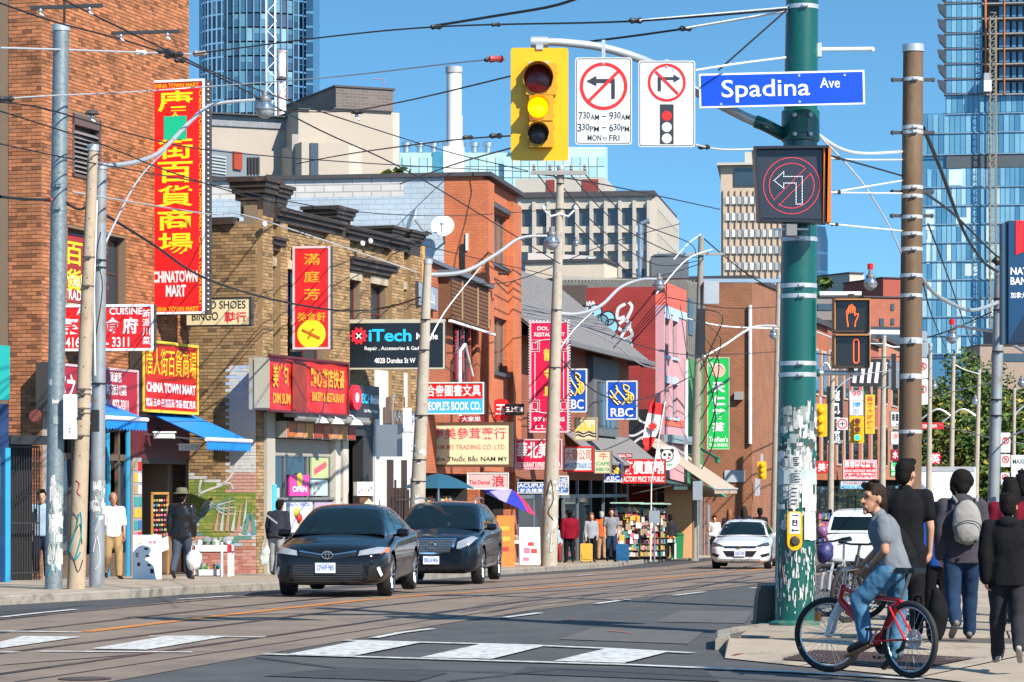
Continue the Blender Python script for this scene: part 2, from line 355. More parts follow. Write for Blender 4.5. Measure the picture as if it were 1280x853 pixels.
def right_pave():
 ys=sorted(set([26+1.3*i for i in range(22)]+[60,72,88,110,142]))
 def xl(y):
  return line([(2.2,29.5)]+[(p[0]+.17,p[1]) for p in kr[3:]],y) if y>29.6 else None
 mb=MB()
 P_=[Vector((x+.0,y,gz(y)+.10)) for x,y in [(p[0]+.1,p[1]) for p in kr[1:]]]
 Q=[Vector((60,28,.1)),Vector((60,30,.1))]+[Vector((60,p[1],gz(p[1])+.1)) for p in kr[3:]]
 mb.add(P_+Q,[(i,len(P_)+i,len(P_)+i+1,i+1) for i in range(len(P_)-1)])
 a=G(893,813);f=[Vector((*p,.0)) for p in front];t=[Vector((front[0][0]+.15,29.6,.115)),Vector((4.3,28.9,.115)),Vector((5.6,28.2,.115)),Vector((9,27,.115))]
 mb.add(f+t,[(i,i+1,i+5,i+4) for i in range(3)])
 mb.add([t[0],t[1],t[2],t[3],Vector((60,26,.115)),Vector((60,29.9,.112)),Vector((2.3,29.9,.112))],[tuple(range(7))])
 base=struct('right_pavement',mb,joint)
 for j in range(16):
  y0,y1=29.95+1.45*j,29.95+1.45*(j+1)
  for k in range(8):
   xl0,xl1=line([(2.35,29.5)]+[(p[0]+.2,p[1]) for p in kr[3:]],y0),line([(2.35,29.5)]+[(p[0]+.2,p[1]) for p in kr[3:]],y1)
   a,b,e=k*1.45,(k+1)*1.45,.012
   q=[(xl0+b-e,y0+e),(xl1+b-e,y1-e),(xl1+a+e,y1-e),(xl0+a+e,y0+e)]
   m2=MB();m2.add([(x,y,gz(y)+.13) for x,y in q]+[(x,y,gz(y)+.09) for x,y in q],[(0,1,2,3),(0,4,5,1),(1,5,6,2),(2,6,7,3),(3,7,4,0)])
   m2.build('paving_slab',pave if (k+2*j)%3 else pave2,base)
 for i in range(3):
  m2=MB();A,B,C_,D=f[i],f[i+1],t[i+1],t[i]
  u=Vector((0,0,.012));e=.01
  m2.add([A.lerp(B,e)+u,A.lerp(B,1-e)+u,D.lerp(C_,1-e)+u,D.lerp(C_,e)+u],[(0,1,2,3)])
  m2.build('paving_slab',pave,base)
 def ap(u,v):
  k=0 if u<.35 else 1;w=(u/.35) if k==0 else (u-.35)/.65
  return f[k].lerp(f[k+1],w).lerp(t[k].lerp(t[k+1],w),v)+Vector((0,0,.022))
 for i in range(6):
  m2=MB();u0,u1=.22+.11*i,.22+.11*(i+.97);m2.add([ap(u0,.12),ap(u1,.12),ap(u1,.52),ap(u0,.52)],[(0,1,2,3)])
  for a in range(9):
   for b in range(7):m2.lathe([(.02,0),(.013,.008),(.0001,.009)],6,ap(u0+(u1-u0)*(a+.5)/9,.12+.4*(b+.5)/7))
  m2.build('tactile_plate',M('tactile_iron',(.06,.036,.032),.6,.2,var=.25,dirt=(.2,.17,.14),da=.3),base)
right_pave()
def rects(u0,u1,z0,z1,holes):
 us=sorted({u0,u1}|{min(max(h[i],u0),u1) for h in holes for i in (0,1)})
 zs=sorted({z0,z1}|{min(max(h[i],z0),z1) for h in holes for i in (2,3)})
 out=[]
 for a,b in zip(us,us[1:]):
  for c,d in zip(zs,zs[1:]):
   if b-a<1e-4 or d-c<1e-4:continue
   x,y=(a+b)/2,(c+d)/2
   if not any(h[0]<x<h[1] and h[2]<y<h[3] for h in holes):out.append((a,b,c,d))
 return out
def wall(par,name,mat,u0,u1,z0,z1,holes=(),y=0,t=.35,side=False,label=None):
 mb=MB()
 for a,b,c,d in rects(u0,u1,z0,z1,holes):
  if side:mb.box(y,y+t,a,b,c,d)
  else:mb.box(a,b,y,y+t,c,d)
 return mb.build(name,mat,par,label=label)
def bricks(par,mats,u0,u1,z0,z1,holes=(),y=0,proud=.012,side=None,bl=.215,bh=.075,first=300,zfrom=None,name='brick',colf=None):
 """Courses of real bricks standing proud of the mortar plane: the first (largest seen) singly, the rest joined.
    side=None: on plane y facing -y.  side=x0: on plane x=x0 facing -x?  (u runs along y)."""
 singles=[];rest=MB();shared={};j=1;e=.006
 z=z0;row=0;cand=[]
 while z+bh<=z1+.01:
  off=-(bl/2)*(row%2);u=u0+off
  while u<u1:
   a,b=max(u,u0)+e,min(u+bl,u1)-e
   if b-a>.04 and not any(h[0]<b and h[1]>a and h[2]<z+bh-e and h[3]>z+e for h in holes):
    cand.append((a,b,z+e,z+bh-e))
   elif b-a>.04:
    for h in holes:
     if h[2]<z+bh-e and h[3]>z+e:
      if a<h[0]-.03 and b>h[0]:cand.append((a,h[0]-e,z+e,z+bh-e))
      if b>h[1]+.03 and a<h[1]:cand.append((h[1]+e,b,z+e,z+bh-e))
   u+=bl
  z+=bh;row+=1
 r2=random.Random(len(cand));n=len(mats)
 zc=(zfrom if zfrom is not None else 2.2)
 cand.sort(key=lambda c:abs((c[2]+c[3])/2-zc))
 pk=[]
 for i,(a,b,c,d) in enumerate(cand):
  mi=(colf((a+b)/2,(c+d)/2,r2) if colf else None);mi=r2.choices(range(min(n,4)),[4,3,3,1][:n])[0] if mi is None else mi;p=proud+r2.uniform(-.004,.004)
  if i<first and b-a>bl*.8:
   pk.append((a,b,c,d,mi,p));continue
  if side is None:rest.box(a,b,y-p,y+.01,c,d,mi)
  else:rest.box(side-p,side+.01,a,b,c,d,mi)
 for a,b,c,d,mi,p in pk:
  if mi not in shared:
   m0=MB().box(-(bl/2-e),bl/2-e,-proud,.01,0,bh-2*e) if side is None else MB().box(-proud,.01,-(bl/2-e),bl/2-e,0,bh-2*e)
   shared[mi]=m0.mesh(name,mats[mi])
  o=bpy.data.objects.new(name,shared[mi]);COL.objects.link(o);o.parent=par
  uc=(a+b)/2
  o.location=(uc,y-(p-proud),c) if side is None else (side-p+proud,uc,c)
  o.scale=((b-a)/(bl-2*e),1,1) if side is None else (1,(b-a)/(bl-2*e),1)
 if rest.v:
  o=rest.build(name+'work',mats,par);o['kind']='stuff'
def window(par,u0,u1,z0,z1,y=0,rec=.14,nx=2,nz=2,fm=None,gm=None,fw=.06,sill=None,side=None,name='window',curtain=None,mull=.035):
 """Frame with mullions set back in its opening, panes as sub-parts, projecting sill."""
 fm=fm or white;gm=gm or glassd;B=MB();yy=y+rec
 B.box(u0,u0+fw,yy,yy+.08,z0,z1);B.box(u1-fw,u1,yy,yy+.08,z0,z1)
 B.box(u0+fw,u1-fw,yy,yy+.08,z1-fw,z1);B.box(u0+fw,u1-fw,yy,yy+.08,z0,z0+fw)
 xs=[u0+fw+(u1-u0-2*fw)*i/nx for i in range(nx+1)];zs=[z0+fw+(z1-z0-2*fw)*i/nz for i in range(nz+1)]
 for x in xs[1:-1]:B.box(x-mull/2,x+mull/2,yy+.01,yy+.07,z0+fw,z1-fw)
 for z in zs[1:-1]:
  for a,b in zip(xs,xs[1:]):B.box(a+mull/2,b-mull/2,yy+.012,yy+.068,z-mull/2,z+mull/2)
 f=B.build(name,fm,par)
 r2=random.Random(int(u0*97+z0*31))
 for a,b in zip(xs,xs[1:]):
  for c,d in zip(zs,zs[1:]):
   t=r2.uniform(-.004,.004)
   MB().add([(a,yy+.035+t,c),(b,yy+.035-t,c),(b,yy+.035-t,d),(a,yy+.035+t,d)],[(0,1,2,3)]).build('pane',gm,f)
 if sill:MB().box(u0-.08,u1+.08,y-.09,y+.1,z0-.11,z0).build('sill',sill,f)
 return f
def signbox(fr,name,label,cat,u0,u1,z0,z1,d,mat,y=0,border=.05,bm=None,case=None,group=None,brackets=0,bolts=False,loc_px=None):
 """Box sign: case, face panel, border rails. Front at local y; returns (root, y of lettering)."""
 r=thing(name,label,cat,fr.w((u0+u1)/2,y,z0),fr.ang,group)
 w,h=u1-u0,z1-z0;x0,x1=-w/2,w/2
 MB().box(x0,x1,0,d,0,h).build('case',case or M('sign_case_dark',(.06,.05,.045),.5),r)
 MB().box(x0+border*.5,x1-border*.5,-.012,-.001,border*.5,h-border*.5).build('panel',mat,r)
 if bm:
  B=MB();b=border;B.box(x0,x0+b,-.03,-.002,0,h);B.box(x1-b,x1,-.03,-.002,0,h);B.box(x0+b,x1-b,-.03,-.002,h-b,h);B.box(x0+b,x1-b,-.03,-.002,0,b)
  B.build('frame',bm,r)
 for i in range(brackets):
  zz=h*(i+.5)/brackets
  MB().bar((x0,d/2,zz),(x0-.45,d/2+.05,zz+.02),.04,.04).build('bracket',black,r)
 return r,-.016
def tx(r,W_,H_,s,a,b,c,d,mat,bold=0.0,vert=False,**k):
 """Letters in fractions of a panel W_ x H_ centred on local x=0."""
 return text(r,s,(a-.5)*W_,(b-.5)*W_,c*H_,d*H_,-.0165,mat,bold,vert=vert,**k)
def signpx(fr,name,label,cat,px0,py0,px1,py1,d,mat,y=0.0,**k):
 u0,u1=fr.x(px0,y),fr.x(px1,y);pc=(px0+px1)/2
 z1,z0=fr.z(pc,py0,y),fr.z(pc,py1,y)
 r,yy=signbox(fr,name,label,cat,u0,u1,z0,z1,d,mat,y=y,**k);return r,u1-u0,z1-z0
def brickset(pre,base,k=.12):
 out=[]
 for i,f in enumerate((1,1.2,.76,.5)):
  c=[min(1,v*f*(1+.05*((i*7)%3-1))) for v in base]
  out.append(M(f'{pre}_brick_{"abcd"[i]}',c,.88,var=.16,vs=.9,dirt=[v*.38 for v in base],da=.3,ds=.8))
 return out
bk1=brickset('orange',(.41,.155,.066));mort1=M('mortar_warm',(.22,.15,.10),.95)
bk2=brickset('buff',(.35,.22,.105));mort2=M('mortar_buff',(.24,.18,.12),.95)
bluep=M('blue_paint',(.03,.28,.50),.5,var=.1);tealp=M('teal_paint',(.01,.32,.30),.45,var=.08)
awnb=M('awning_blue',(.01,.22,.72),.6,var=.08,vs=4);awnw=M('awning_white_edge',(.75,.78,.82),.5)
woodm=M('wood_weathered',(.20,.12,.07),.8,var=.3,vs=3,streak=6)
stone=M('limestone',(.45,.38,.28),.85,var=.2,dirt=(.16,.12,.09),da=.4,ds=2)
darkcor=M('cornice_tin_dark',(.05,.037,.03),.6,var=.35,vs=3,dirt=(.15,.10,.07),da=.3)
def awning(fr,label,pl,pr,pyb,pyf,d,mat,edge,scall=True,vh=.2,group='blue shop awnings',y0=0.0,ends=True,cat='awning'):
 uL,uR=fr.x(pl,-d),fr.x(pr,-d);zf=fr.z((pl+pr)/2,pyf,-d);zb=fr.z((pl+pr)/2,pyb,y0)
 r=thing('awning',label,cat,fr.w((uL+uR)/2,y0,zf),fr.ang,group);w=(uR-uL)/2;h=zb-zf
 m=MB();n=8
 for i in range(n):
  a,b=-w+2*w*i/n,-w+2*w*(i+1)/n
  m.add([(a,0,h),(b,0,h),(b,-d,.0),(a,-d,.0)],[(0,3,2,1)]);m.add([(a,0,h-.02),(b,0,h-.02),(b,-d,-.02),(a,-d,-.02)],[(0,1,2,3)])
 m.build('canopy',mat,r)
 MB().tube([(-w-.02,-d-.01,-.01),(w+.02,-d-.01,-.01)],.045,8).build('front_bar',edge,r)
 m=MB();k=max(6,int(2*w/.14))
 for i in range(k):
  a,b=-w+2*w*i/k,-w+2*w*(i+1)/k
  poly=[(a,-.03),(a,-vh),((a+b)/2,-vh-(.05 if scall else 0)),(b,-vh),(b,-.03)]
  m.prism(poly,-d-.012,-d-.004)
 m.build('valance',mat,r)
 for s in (-1,1):MB().bar((s*(w-.05),0,h-.5 if h>.6 else -.35),(s*(w-.05),-d+.05,-.03),.03,.03).build('arm',metal,r)
 return r
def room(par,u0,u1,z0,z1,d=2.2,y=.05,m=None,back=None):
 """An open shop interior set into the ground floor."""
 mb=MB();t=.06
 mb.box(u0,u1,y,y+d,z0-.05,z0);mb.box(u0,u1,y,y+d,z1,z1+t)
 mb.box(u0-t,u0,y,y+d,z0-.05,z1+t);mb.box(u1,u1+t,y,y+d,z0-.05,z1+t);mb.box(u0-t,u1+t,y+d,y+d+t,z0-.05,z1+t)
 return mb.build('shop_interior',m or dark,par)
GOODS=[M('goods_'+n,c,.6,var=.15,vs=8) for n,c in (('red',(.5,.03,.03)),('pink',(.6,.15,.25)),('white',(.65,.63,.6)),('yellow',(.6,.42,.05)),('blue',(.05,.15,.4)),('green',(.06,.25,.08)),('tan',(.4,.28,.17)),('teal',(.05,.3,.3)))]
def shelves(name,label,fr,u,y,w,z0,h,rows,r2,d=.35,cols=None,cat='display rack',mats=None,group=None,tilt=0,item=(.08,.16)):
 r=thing(name,label,cat,fr.w(u,y,z0),fr.ang,group);mats=mats or GOODS
 B=MB();[B.box(-w/2+s*(w-.04),-w/2+.04+s*(w-.04),0,d,0,h) for s in (0,1)];B.box(-w/2,w/2,d-.02,d,0,h);B.build('rack_frame',black,r)
 for k in range(rows):
  zz=.12+(h-.2)*k/rows;MB().box(-w/2+.04,w/2-.04,.0,d-.03,zz,zz+.02).build('shelf',woodm,r)
  x=-w/2+.06
  while x<w/2-.1:
   ww=r2.uniform(*item);hh=min((h-.2)/rows*r2.uniform(.55,.85),.34)
   m=MB();m.box(x,x+ww*.9,.02+r2.uniform(0,.05),.2,zz+.02,zz+.02+hh)
   if r2.random()<.5:m.box(x+ww*.2,x+ww*.65,.05,.15,zz+.02+hh,zz+.05+hh)
   m.build('item',r2.choice(mats),r);x+=ww
 if name=='souvenir_rack':
  for k in range(34):a=r2.uniform(-w/2,w/2-.15);zz=r2.uniform(.3,h-.2);q=r2.uniform(.08,.24);MB().box(a,a+q*r2.uniform(.5,1),-.12-.004*k,-.105-.004*k,zz,zz+q).build('hanging_item',r2.choice(mats),r)
  MB().box(-w/2-.1,w/2+.1,-.6,.3,h+.02,h+.06).build('stall_top',M('stall_green',(.35,.55,.42),.6),r)
 return r
f1=fr2(52,55.2,236,62.0)
L1=f1.x(236);Bz=lambda fr,p,y,d=0:fr.z(p,y,d)
b1=thing('brick_building','tall orange brick building at the left edge above the shops with blue awnings','building',f1)
wu0,wu1=f1.x(84),f1.x(157);wz1,wz0=f1.z(120,291),f1.z(120,384)
vu0,vu1=f1.x(90),f1.x(125);vz1,vz0=f1.z(107,146),f1.z(107,224)
gtop=f1.z(150,520)
H1=14.0
holes=[(wu0,wu1,wz0,wz1),(vu0,vu1,vz0,vz1),(.25,L1-.02,-.2,gtop)]
wall(b1,'wall',mort1,0,L1,-.4,H1,holes,0,.35)
MB().box(0,.35,.35,7,-.4,H1).build('wall',mort1,b1)
MB().box(L1-.35,L1,.35,9,-.4,H1).build('wall',mort1,b1)
MB().box(.35,L1-.35,6.8,7,-.4,H1).box(.35,L1-.35,.35,6.8,H1-.3,H1-.1).build('roof',mort1,b1)
bricks(b1,bk1,.0,L1,0,13.6,holes,first=200,zfrom=5)
bricks(b1,bk1,0,.72,0,13.6,side=0.0,first=100,zfrom=4)
bricks(b1,bk1,.78,1.6,0,13.6,side=0.1,first=0)
lv=MB();lv.box(vu0,vu1,.16,.18,vz0,vz1);lv.box(vu0,vu0+.06,-.03,.1,vz0,vz1);lv.box(vu1-.06,vu1,-.03,.1,vz0,vz1);lv.box(vu0,vu1,-.03,.1,vz1-.22,vz1);lv.box(vu0,vu1,-.03,.1,vz0,vz0+.06)
lo=lv.build('vent',M('vent_brown',(.12,.08,.08),.6),b1)
for i in range(9):
 zz=vz0+.1+(vz1-vz0-.4)*i/9
 MB().add([(vu0+.06,-.02,zz),(vu1-.06,-.02,zz),(vu1-.06,.10,zz+.09),(vu0+.06,.10,zz+.09),(vu0+.06,-.02,zz+.012),(vu1-.06,-.02,zz+.012),(vu1-.06,.1,zz+.1),(vu0+.06,.1,zz+.1)],[(0,3,2,1),(4,5,6,7),(0,1,5,4),(2,3,7,6)]).build('slat',M('vent_slat',(.3,.27,.27),.5,.3),lo)
w1=window(b1,wu0,wu1,wz0,wz1,0,.16,2,2,M('window_brown',(.08,.05,.04),.6),sill=stone)
ps=MB();xm=(wu0+wu1)/2;ps.box(wu0+.08,xm-.25,.14,.155,wz0+.05,wz1-.1);pn=ps.build('window_poster',M('poster_dull_red',(.33,.03,.03),.6,var=.2),b1)
for i,ch in enumerate('百貨'):text(pn,ch,wu0+.2,xm-.4,wz1-.72-.55*i,wz1-.25-.55*i,.135,yellow,.02)
text(pn,'WORLD',wu0+.15,xm-.3,wz0+.38,wz0+.6,.135,whitel,.03);text(pn,'TRADE',wu0+.15,xm-.3,wz0+.1,wz0+.3,.135,whitel,.02)
MB().box(xm+.1,xm+.5,.14,.15,wz0+.1,wz1-.25).build('window_poster',M('poster_salmon',(.5,.12,.06),.6,var=.2),b1)
MB().box(-.02,L1,-.05,-.014,gtop,gtop+.12).build('ledge',M('ledge_grey',(.2,.17,.15),.8),b1)
MB().tube([(.5,-.05,3.2),(.5,-.05,6.5),(.9,-.06,6.9),(.9,-.06,12)],.018,6).build('conduit',black,b1)
ua,ub=.25,f1.x(163);g0=.12
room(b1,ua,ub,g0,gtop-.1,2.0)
B=MB();n=7
for i in range(n+1):
 x=ua+(ub-ua)*i/n;B.box(x-.035,x+.035,.0,.09,g0,gtop-.1)
B.box(ua,ub,.0,.09,g0,g0+.5);B.box(ua,ub,.0,.09,2.55,2.68)
sf=B.build('shopfront',M('shopfront_brown',(.13,.085,.06),.6,var=.3),b1)
for i in range(n):
 if i in (3,5):continue
 x0,x1=ua+(ub-ua)*i/n+.035,ua+(ub-ua)*(i+1)/n-.035
 MB().add([(x0,.05,g0+.5),(x1,.05,g0+.5),(x1,.05,2.55),(x0,.05,2.55)],[(0,1,2,3)]).build('pane',glassd,sf)
for px_ in (133,158.5):x=f1.x(px_);MB().box(x-.06,x+.08,-.04,.0-.002,g0,gtop-.15).build('post',bluep,b1)
x=f1.x(141);MB().box(x-.05,x+.1,.1,.13,1.3,2.6).build('neon_panel',M('neon_teal',(.02,.45,.42),.4),b1)
MB().box(x+.0,x+.35,.1,.14,1.1,1.6).build('window_poster',M('poster_green',(.03,.5,.08),.5),b1)
MB().box(.02,.24,-.02,.02,g0,gtop).build('door_jamb',M('jamb_grey',(.3,.28,.26),.8,dirt=(.12,.1,.09)),b1)
um,un=ub+.1,L1-.1
room(b1,um+.35,un,g0,2.62,2.4,m=M('interior_brown',(.05,.03,.025),.9))
MB().box(um-.05,L1,-.02,.04,2.62,gtop).build('fascia',M('fascia_burgundy',(.12,.02,.03),.5,var=.3,vs=6),b1)
tb=MB().box(um,um+.42,-.02,.06,g0,2.62).build('display_wall',M('tile_grey',(.33,.33,.33),.6),b1)
r3=random.Random(3)
for i in range(9):
 for j in range(2):MB().box(um+.03+j*.2,um+.19+j*.2,-.035,-.021,.35+i*.25,.54+i*.25).build('picture_tile',r3.choice(GOODS),tb)
fm=MB();[fm.box(a,a+.06,-.01,.05,g0,2.62) for a in (um+.42,un-.06)];fm.box(um+.42,un,-.01,.05,2.5,2.62);fm.build('door_frame',M('frame_dark',(.04,.035,.035),.5),b1)
shelves('shop_shelf','dark shelf of bright packets inside the mart doorway behind the man in the hat',f1,(um+un)/2+.1,.9,1.3,gz(60)*0+g0,2.1,6,random.Random(5),cat='shelf')
rk_=thing('trinket_rack','small rack hung with strings of coloured trinkets in the mart doorway','display rack',f1.w(um+.85,-.25,g0),f1.ang)
B=MB();B.box(-.42,.42,-.02,.02,1.72,1.77);[B.box(a,a+.03,-.02,.02,0,1.75) for a in (-.42,.39)];B.build('rack_frame',M('rack_orange',(.5,.25,.05),.6),rk_)
r4=random.Random(9)
for i in range(6):
 x=-.34+i*.135;MB().box(x-.004,x+.004,-.004,.004,.7,1.72).build('string',black,rk_)
 for k in range(9):
  m=MB();m.ball((x+r4.uniform(-.02,.02),-.01,.75+k*.105),.032,n=6);m.build('trinket',r4.choice(GOODS),rk_)
awning(f1,'blue shop awning over the restaurant door behind the grey poles',132,183,500,523,1.15,awnb,awnw)
awning(f1,'long blue awning over the mart entrance beside the painted wall',258,313,520,550,1.45,awnb,awnw)
for i,(px_,py_) in enumerate(((205,545),(236,560))):
 o=thing('flood_lamp',('white box lamp under the blue awning nearer the door post','white box lamp under the blue awning nearer the painted wall')[i],'lamp',W(px_,py_,59.6+i*.6),f1.ang-R(60),'box lamps under the mart awning')
 MB().box(-.22,.22,-.1,.1,-.06,.06).box(-.25,.25,-.13,.13,.062,.09).build('housing',white,o);MB().box(-.2,.2,-.112,-.101,-.05,.04).build('lens',M('lamp_lens',(.5,.5,.48),.2),o)
 MB().bar((0,0,.06),(-.1,.5,.2),.03,.03).build('arm',black,o)
fb=lambda px_,Y,a=-R(16):Fr(tuple(W(px_,HY,Y).xy)+(gz(Y),),a)
s1=fb(55,56.2,-R(8))
r,w,h=signpx(s1,'restaurant_sign','wide red restaurant sign reading CUISINE behind the three poles','sign',55,381,192,439,.22,red,border=.05,bm=whitel)
tx(r,w,h,'ASIAN',.3,.54,.78,.93,whitel,.03);tx(r,w,h,'CUISINE',.6,.9,.78,.93,whitel,.03);tx(r,w,h,'聚',.13,.33,.36,.7,whitel,.04);tx(r,w,h,'之',.34,.53,.36,.7,whitel,.04);tx(r,w,h,'食',.56,.7,.36,.72,whitel,.04);tx(r,w,h,'府',.72,.86,.36,.72,whitel,.04)
tx(r,w,h,'416 - 977 - 3311',.2,.78,.08,.3,whitel,.03);tx(r,w,h,'新派川菜',.9,.97,.12,.9,whitel,.02,vert=True);tx(r,w,h,'馬蹄酒',.03,.1,.25,.85,whitel,.02,vert=True)
for z_ in (.05,1.0):MB().bar((-w/2+.05,.12,h*z_),(-w/2-.62,.25,h*z_),.05,.05).build('bracket',black,r)
s2=fb(183,60.3,-R(15))
r,w,h=signpx(s2,'vertical_sign','tall red vertical sign reading CHINATOWN MART high on the orange brick building','sign',183,100,256,393,.42,red,border=.05,bm=whitel)
for i,ch in enumerate('唐人街百貨商場'):
 a=.865-i*.1013;
 if i==1:continue
 tx(r,w,h,ch,.2,.8,a,a+.09,yellow,.03)
MB().box(-.26,.26,-.02,-.0125,h*.745,h*.845).build('patch',M('sticker_green',(.0,.5,.27),.5),r);tx(r,w,h,'人',.4,.6,.84,.862,yellow,.05)
tx(r,w,h,'CHINATOWN',.12,.88,.135,.185,whitel,.06);tx(r,w,h,'MART',.34,.68,.075,.125,whitel,.06)
tx(r,w,h,'CHINA TOWN MART',.1,.9,.965,.985,orangey,.04);tx(r,w,h,'CHINA TOWN MART',.1,.9,.012,.032,orangey,.04)
def side_text(par,s,x0,x1,z0,z1,y,mat):
 vs,fs=glyphs(s,.03);ax,bx=min(v.x for v in vs),max(v.x for v in vs);az,bz=min(v.y for v in vs),max(v.y for v in vs)
 MB().add([(x0+(v.y-az)/(bz-az)*(x1-x0),y,z1-(v.x-ax)/(bx-ax)*(z1-z0)) for v in vs],fs).build('lettering',mat,par)
t_='·CHINA TOWN MART··CHINA TOWN MART··CHINA TOWN MART·'
side_text(r,t_,-w/2+.055,-w/2+.13,.15,h-.2,-.0165,orangey);side_text(r,t_,w/2-.13,w/2-.055,.15,h-.2,-.0165,orangey)
m=MB()
for k in range(44):
 zz=.1+(h-.2)*k/43
 for sx in (-w/2-.03,w/2+.03):m.ball((sx,.12,zz),.022,n=6)
o=m.build('bulb_string',whitel,r);o['kind']='stuff'
MB().bar((-w/2,.2,h-.1),(-w/2-.7,.4,h-.1),.06,.12).build('bracket',black,r)
MB().bar((-w/2,.2,2.0),(-w/2-.7,.4,2.0),.06,.12).build('bracket',black,r)
r,w,h=signpx(f1,'facade_sign','dark red fascia sign with a phone number under the wide restaurant sign','sign',62,458,172,518,.3,M('sign_dark_red',(.4,.012,.03),.4,var=.1),y=-.34,border=.05,bm=M('frame_pinkish',(.6,.4,.42),.5))
tx(r,w,h,'蘇滬浙',.66,.8,.7,.92,whitel,.02);tx(r,w,h,'新派川菜',.62,.86,.42,.66,whitel,.03);tx(r,w,h,'416-977-3311',.6,.88,.1,.34,whitel,.04);tx(r,w,h,'聚之食府',.06,.5,.2,.8,whitel,.04)
r,w,h=signpx(f1,'facade_sign','red and yellow fascia sign reading CHINA TOWN MART above the long blue awning','sign',178,428,247,517,.3,red,y=-.34,border=.06,bm=M('frame_yellow',(.75,.55,.05),.5))
MB().box(-w/2+.06,w/2-.06,-.0145,-.0125,.45*h,h-.06).build('panel',M('sign_flame',(.5,.02,.008),.5,var=.25,vs=3),r)
tx(r,w,h,'唐人街百貨商場',.05,.96,.52,.9,yellow,.0);tx(r,w,h,'CHINA TOWN MART',.06,.95,.28,.42,whitel,.06);tx(r,w,h,'電話·五金·日用百貨·精品·家庭用具',.05,.95,.08,.2,whitel,.03)
s3=fb(232,61.4,-R(12))
r,w,h=signpx(s3,'shoe_shop_sign','cream sign reading SHOES with red characters beside the tall vertical sign','sign',232,372,314,408,.18,M('sign_cream',(.72,.6,.36),.45,var=.08),border=.03,bm=black)
tx(r,w,h,'BINGO SHOES',.05,.92,.6,.88,black,.02);tx(r,w,h,'BINGO',.1,.5,.2,.5,black,.02);tx(r,w,h,'鞋行',.6,.93,.1,.5,M('letter_red',(.65,.02,.04),.5),.04)
MB().bar((-w/2,.1,h*.1),(-w/2-.3,.12,h*.1),.03,.03).bar((-w/2,.1,h*.9),(-w/2-.3,.12,h*.9),.03,.03).build('bracket',black,r)
gf=fr2(-40,50.4,22,51.3)
t=thing('corner_kiosk','teal painted shop corner cut off by the left edge of the photo','shopfront',gf)
u1=gf.x(11,0);MB().box(-2,u1,0,.5,-.1,gf.z(0,505)).build('wall',M('dark_blue_paint',(.015,.04,.12),.4,var=.4,vs=3),t)
MB().box(-2,u1,-.03,.5,gf.z(0,500),gf.z(0,432)).build('sign_panel',tealp,t)
MB().box(u1-.13,u1-.01,-.06,-.002,-.1,gf.z(0,560)).build('post',bluep,t);MB().box(-1.6,u1-.2,-.02,-.002,1.0,2.4).build('window',glassd,t)
gt=fr2(10,53.2,50,53.6)
t=thing('iron_gate','black iron gate of upright bars under a small canopy at the far left','gate',gt)
a,b=gt.x(11),gt.x(49)
for i in range(13):
 x=a+(b-a)*i/12;MB().tube([(x,0,.12),(x,0,gt.z(30,560))],.014,6).build('bar',black,t)
for z_ in (.25,1.2,gt.z(30,560)):MB().box(a,b,-.02,.02,z_,z_+.04).build('rail',black,t)
MB().box(a,b,.3,.35,.1,2.9).build('door',M('door_black',(.02,.018,.018),.7),t)
MB().box(a-.1,b+.15,-.3,1.2,gt.z(30,560)+.06,gt.z(30,545)).build('canopy',black,t)
t=thing('round_plate','round rusty red plate on the brick pier','plate',W(44,520,54.6),0);MB().lathe([(.0001,-.02),(.12,-.02),(.13,.02),(.0001,.02)],24,axis='y').build('disc',M('rust_red',(.17,.04,.03),.7,var=.3,vs=8),t)
MB().box(-.2,.02,.02,.06,-.03,.03).build('arm',black,t)
f2=fr2(320,62.5,522,72.0)
L2=f2.x(521);HB=8.05-f2.o.z
b2=thing('brick_building','two storey buff brick building with dark tin cornice and a mural on its side wall','building',f2)
Z=lambda px,py,d=0:f2.z(px,py,d)
X=lambda px,d=0:f2.x(px,d)
wz1,wz0=Z(352,335),Z(352,452);rz1,rz0=Z(440,350),Z(440,425)
hl=[(X(335),X(343),wz0,wz1),(X(353),X(404),wz0,wz1),(X(431),X(449.5),rz0,rz1),(X(463),X(482),rz0,rz1),(X(499.5),X(506),rz0,rz1)]
gt2=Z(340,525);gt3=Z(450,528)
hs=hl+[(X(339),X(430),-.3,gt2),(X(433),X(517),-.3,gt3)]
wall(b2,'wall',mort2,0,L2,-.4,HB,hs,0,.3)
MB().box(0,.3,.3,9,-.4,HB-.35).build('wall',mort2,b2)
MB().box(L2-.3,L2,.3,9,-.4,HB-.3).build('wall',mort2,b2)
MB().box(.3,L2-.3,.3,9,HB-.7,HB-.6).build('roof',M('roof_tar',(.05,.05,.05),.9),b2)
bricks(b2,bk2,0,L2,0,HB-.3,hs,first=150,zfrom=6)
mu=[M('mural_'+n,c,.85,var=.18,vs=3) for n,c in (('green',(.20,.27,.05)),('white',(.62,.62,.6)),('pink',(.62,.33,.28)),('teal',(.12,.33,.30)),('sky',(.45,.58,.75)),('olive',(.33,.33,.08)),('rose',(.5,.2,.17)))]
def mural(u,z,r2):
 if z>4.85:return None
 if .02<u<.66 and z>2.45:return 8 if z>4.1 and r2.random()<.5 else 5
 if u<.0:return None
 top=2.35-.1*math.sin(u*3)
 if u<.66 and z>2.0:return 6
 if z>top:return None
 if z>top-.12 and u>.5:return 5
 if z<.75+.1*math.sin(u*5):return 10 if r2.random()<.5 else 6
 if z<1.15+.25*math.sin(u*4+1):return r2.choices([6,7,5,8],[4,3,3,2])[0]
 return r2.choices([4,9,4],[5,3,2])[0]
bricks(b2,bk2+mu,0,2.4,0,HB-.42,side=0.0,first=300,zfrom=3.2,colf=mural)
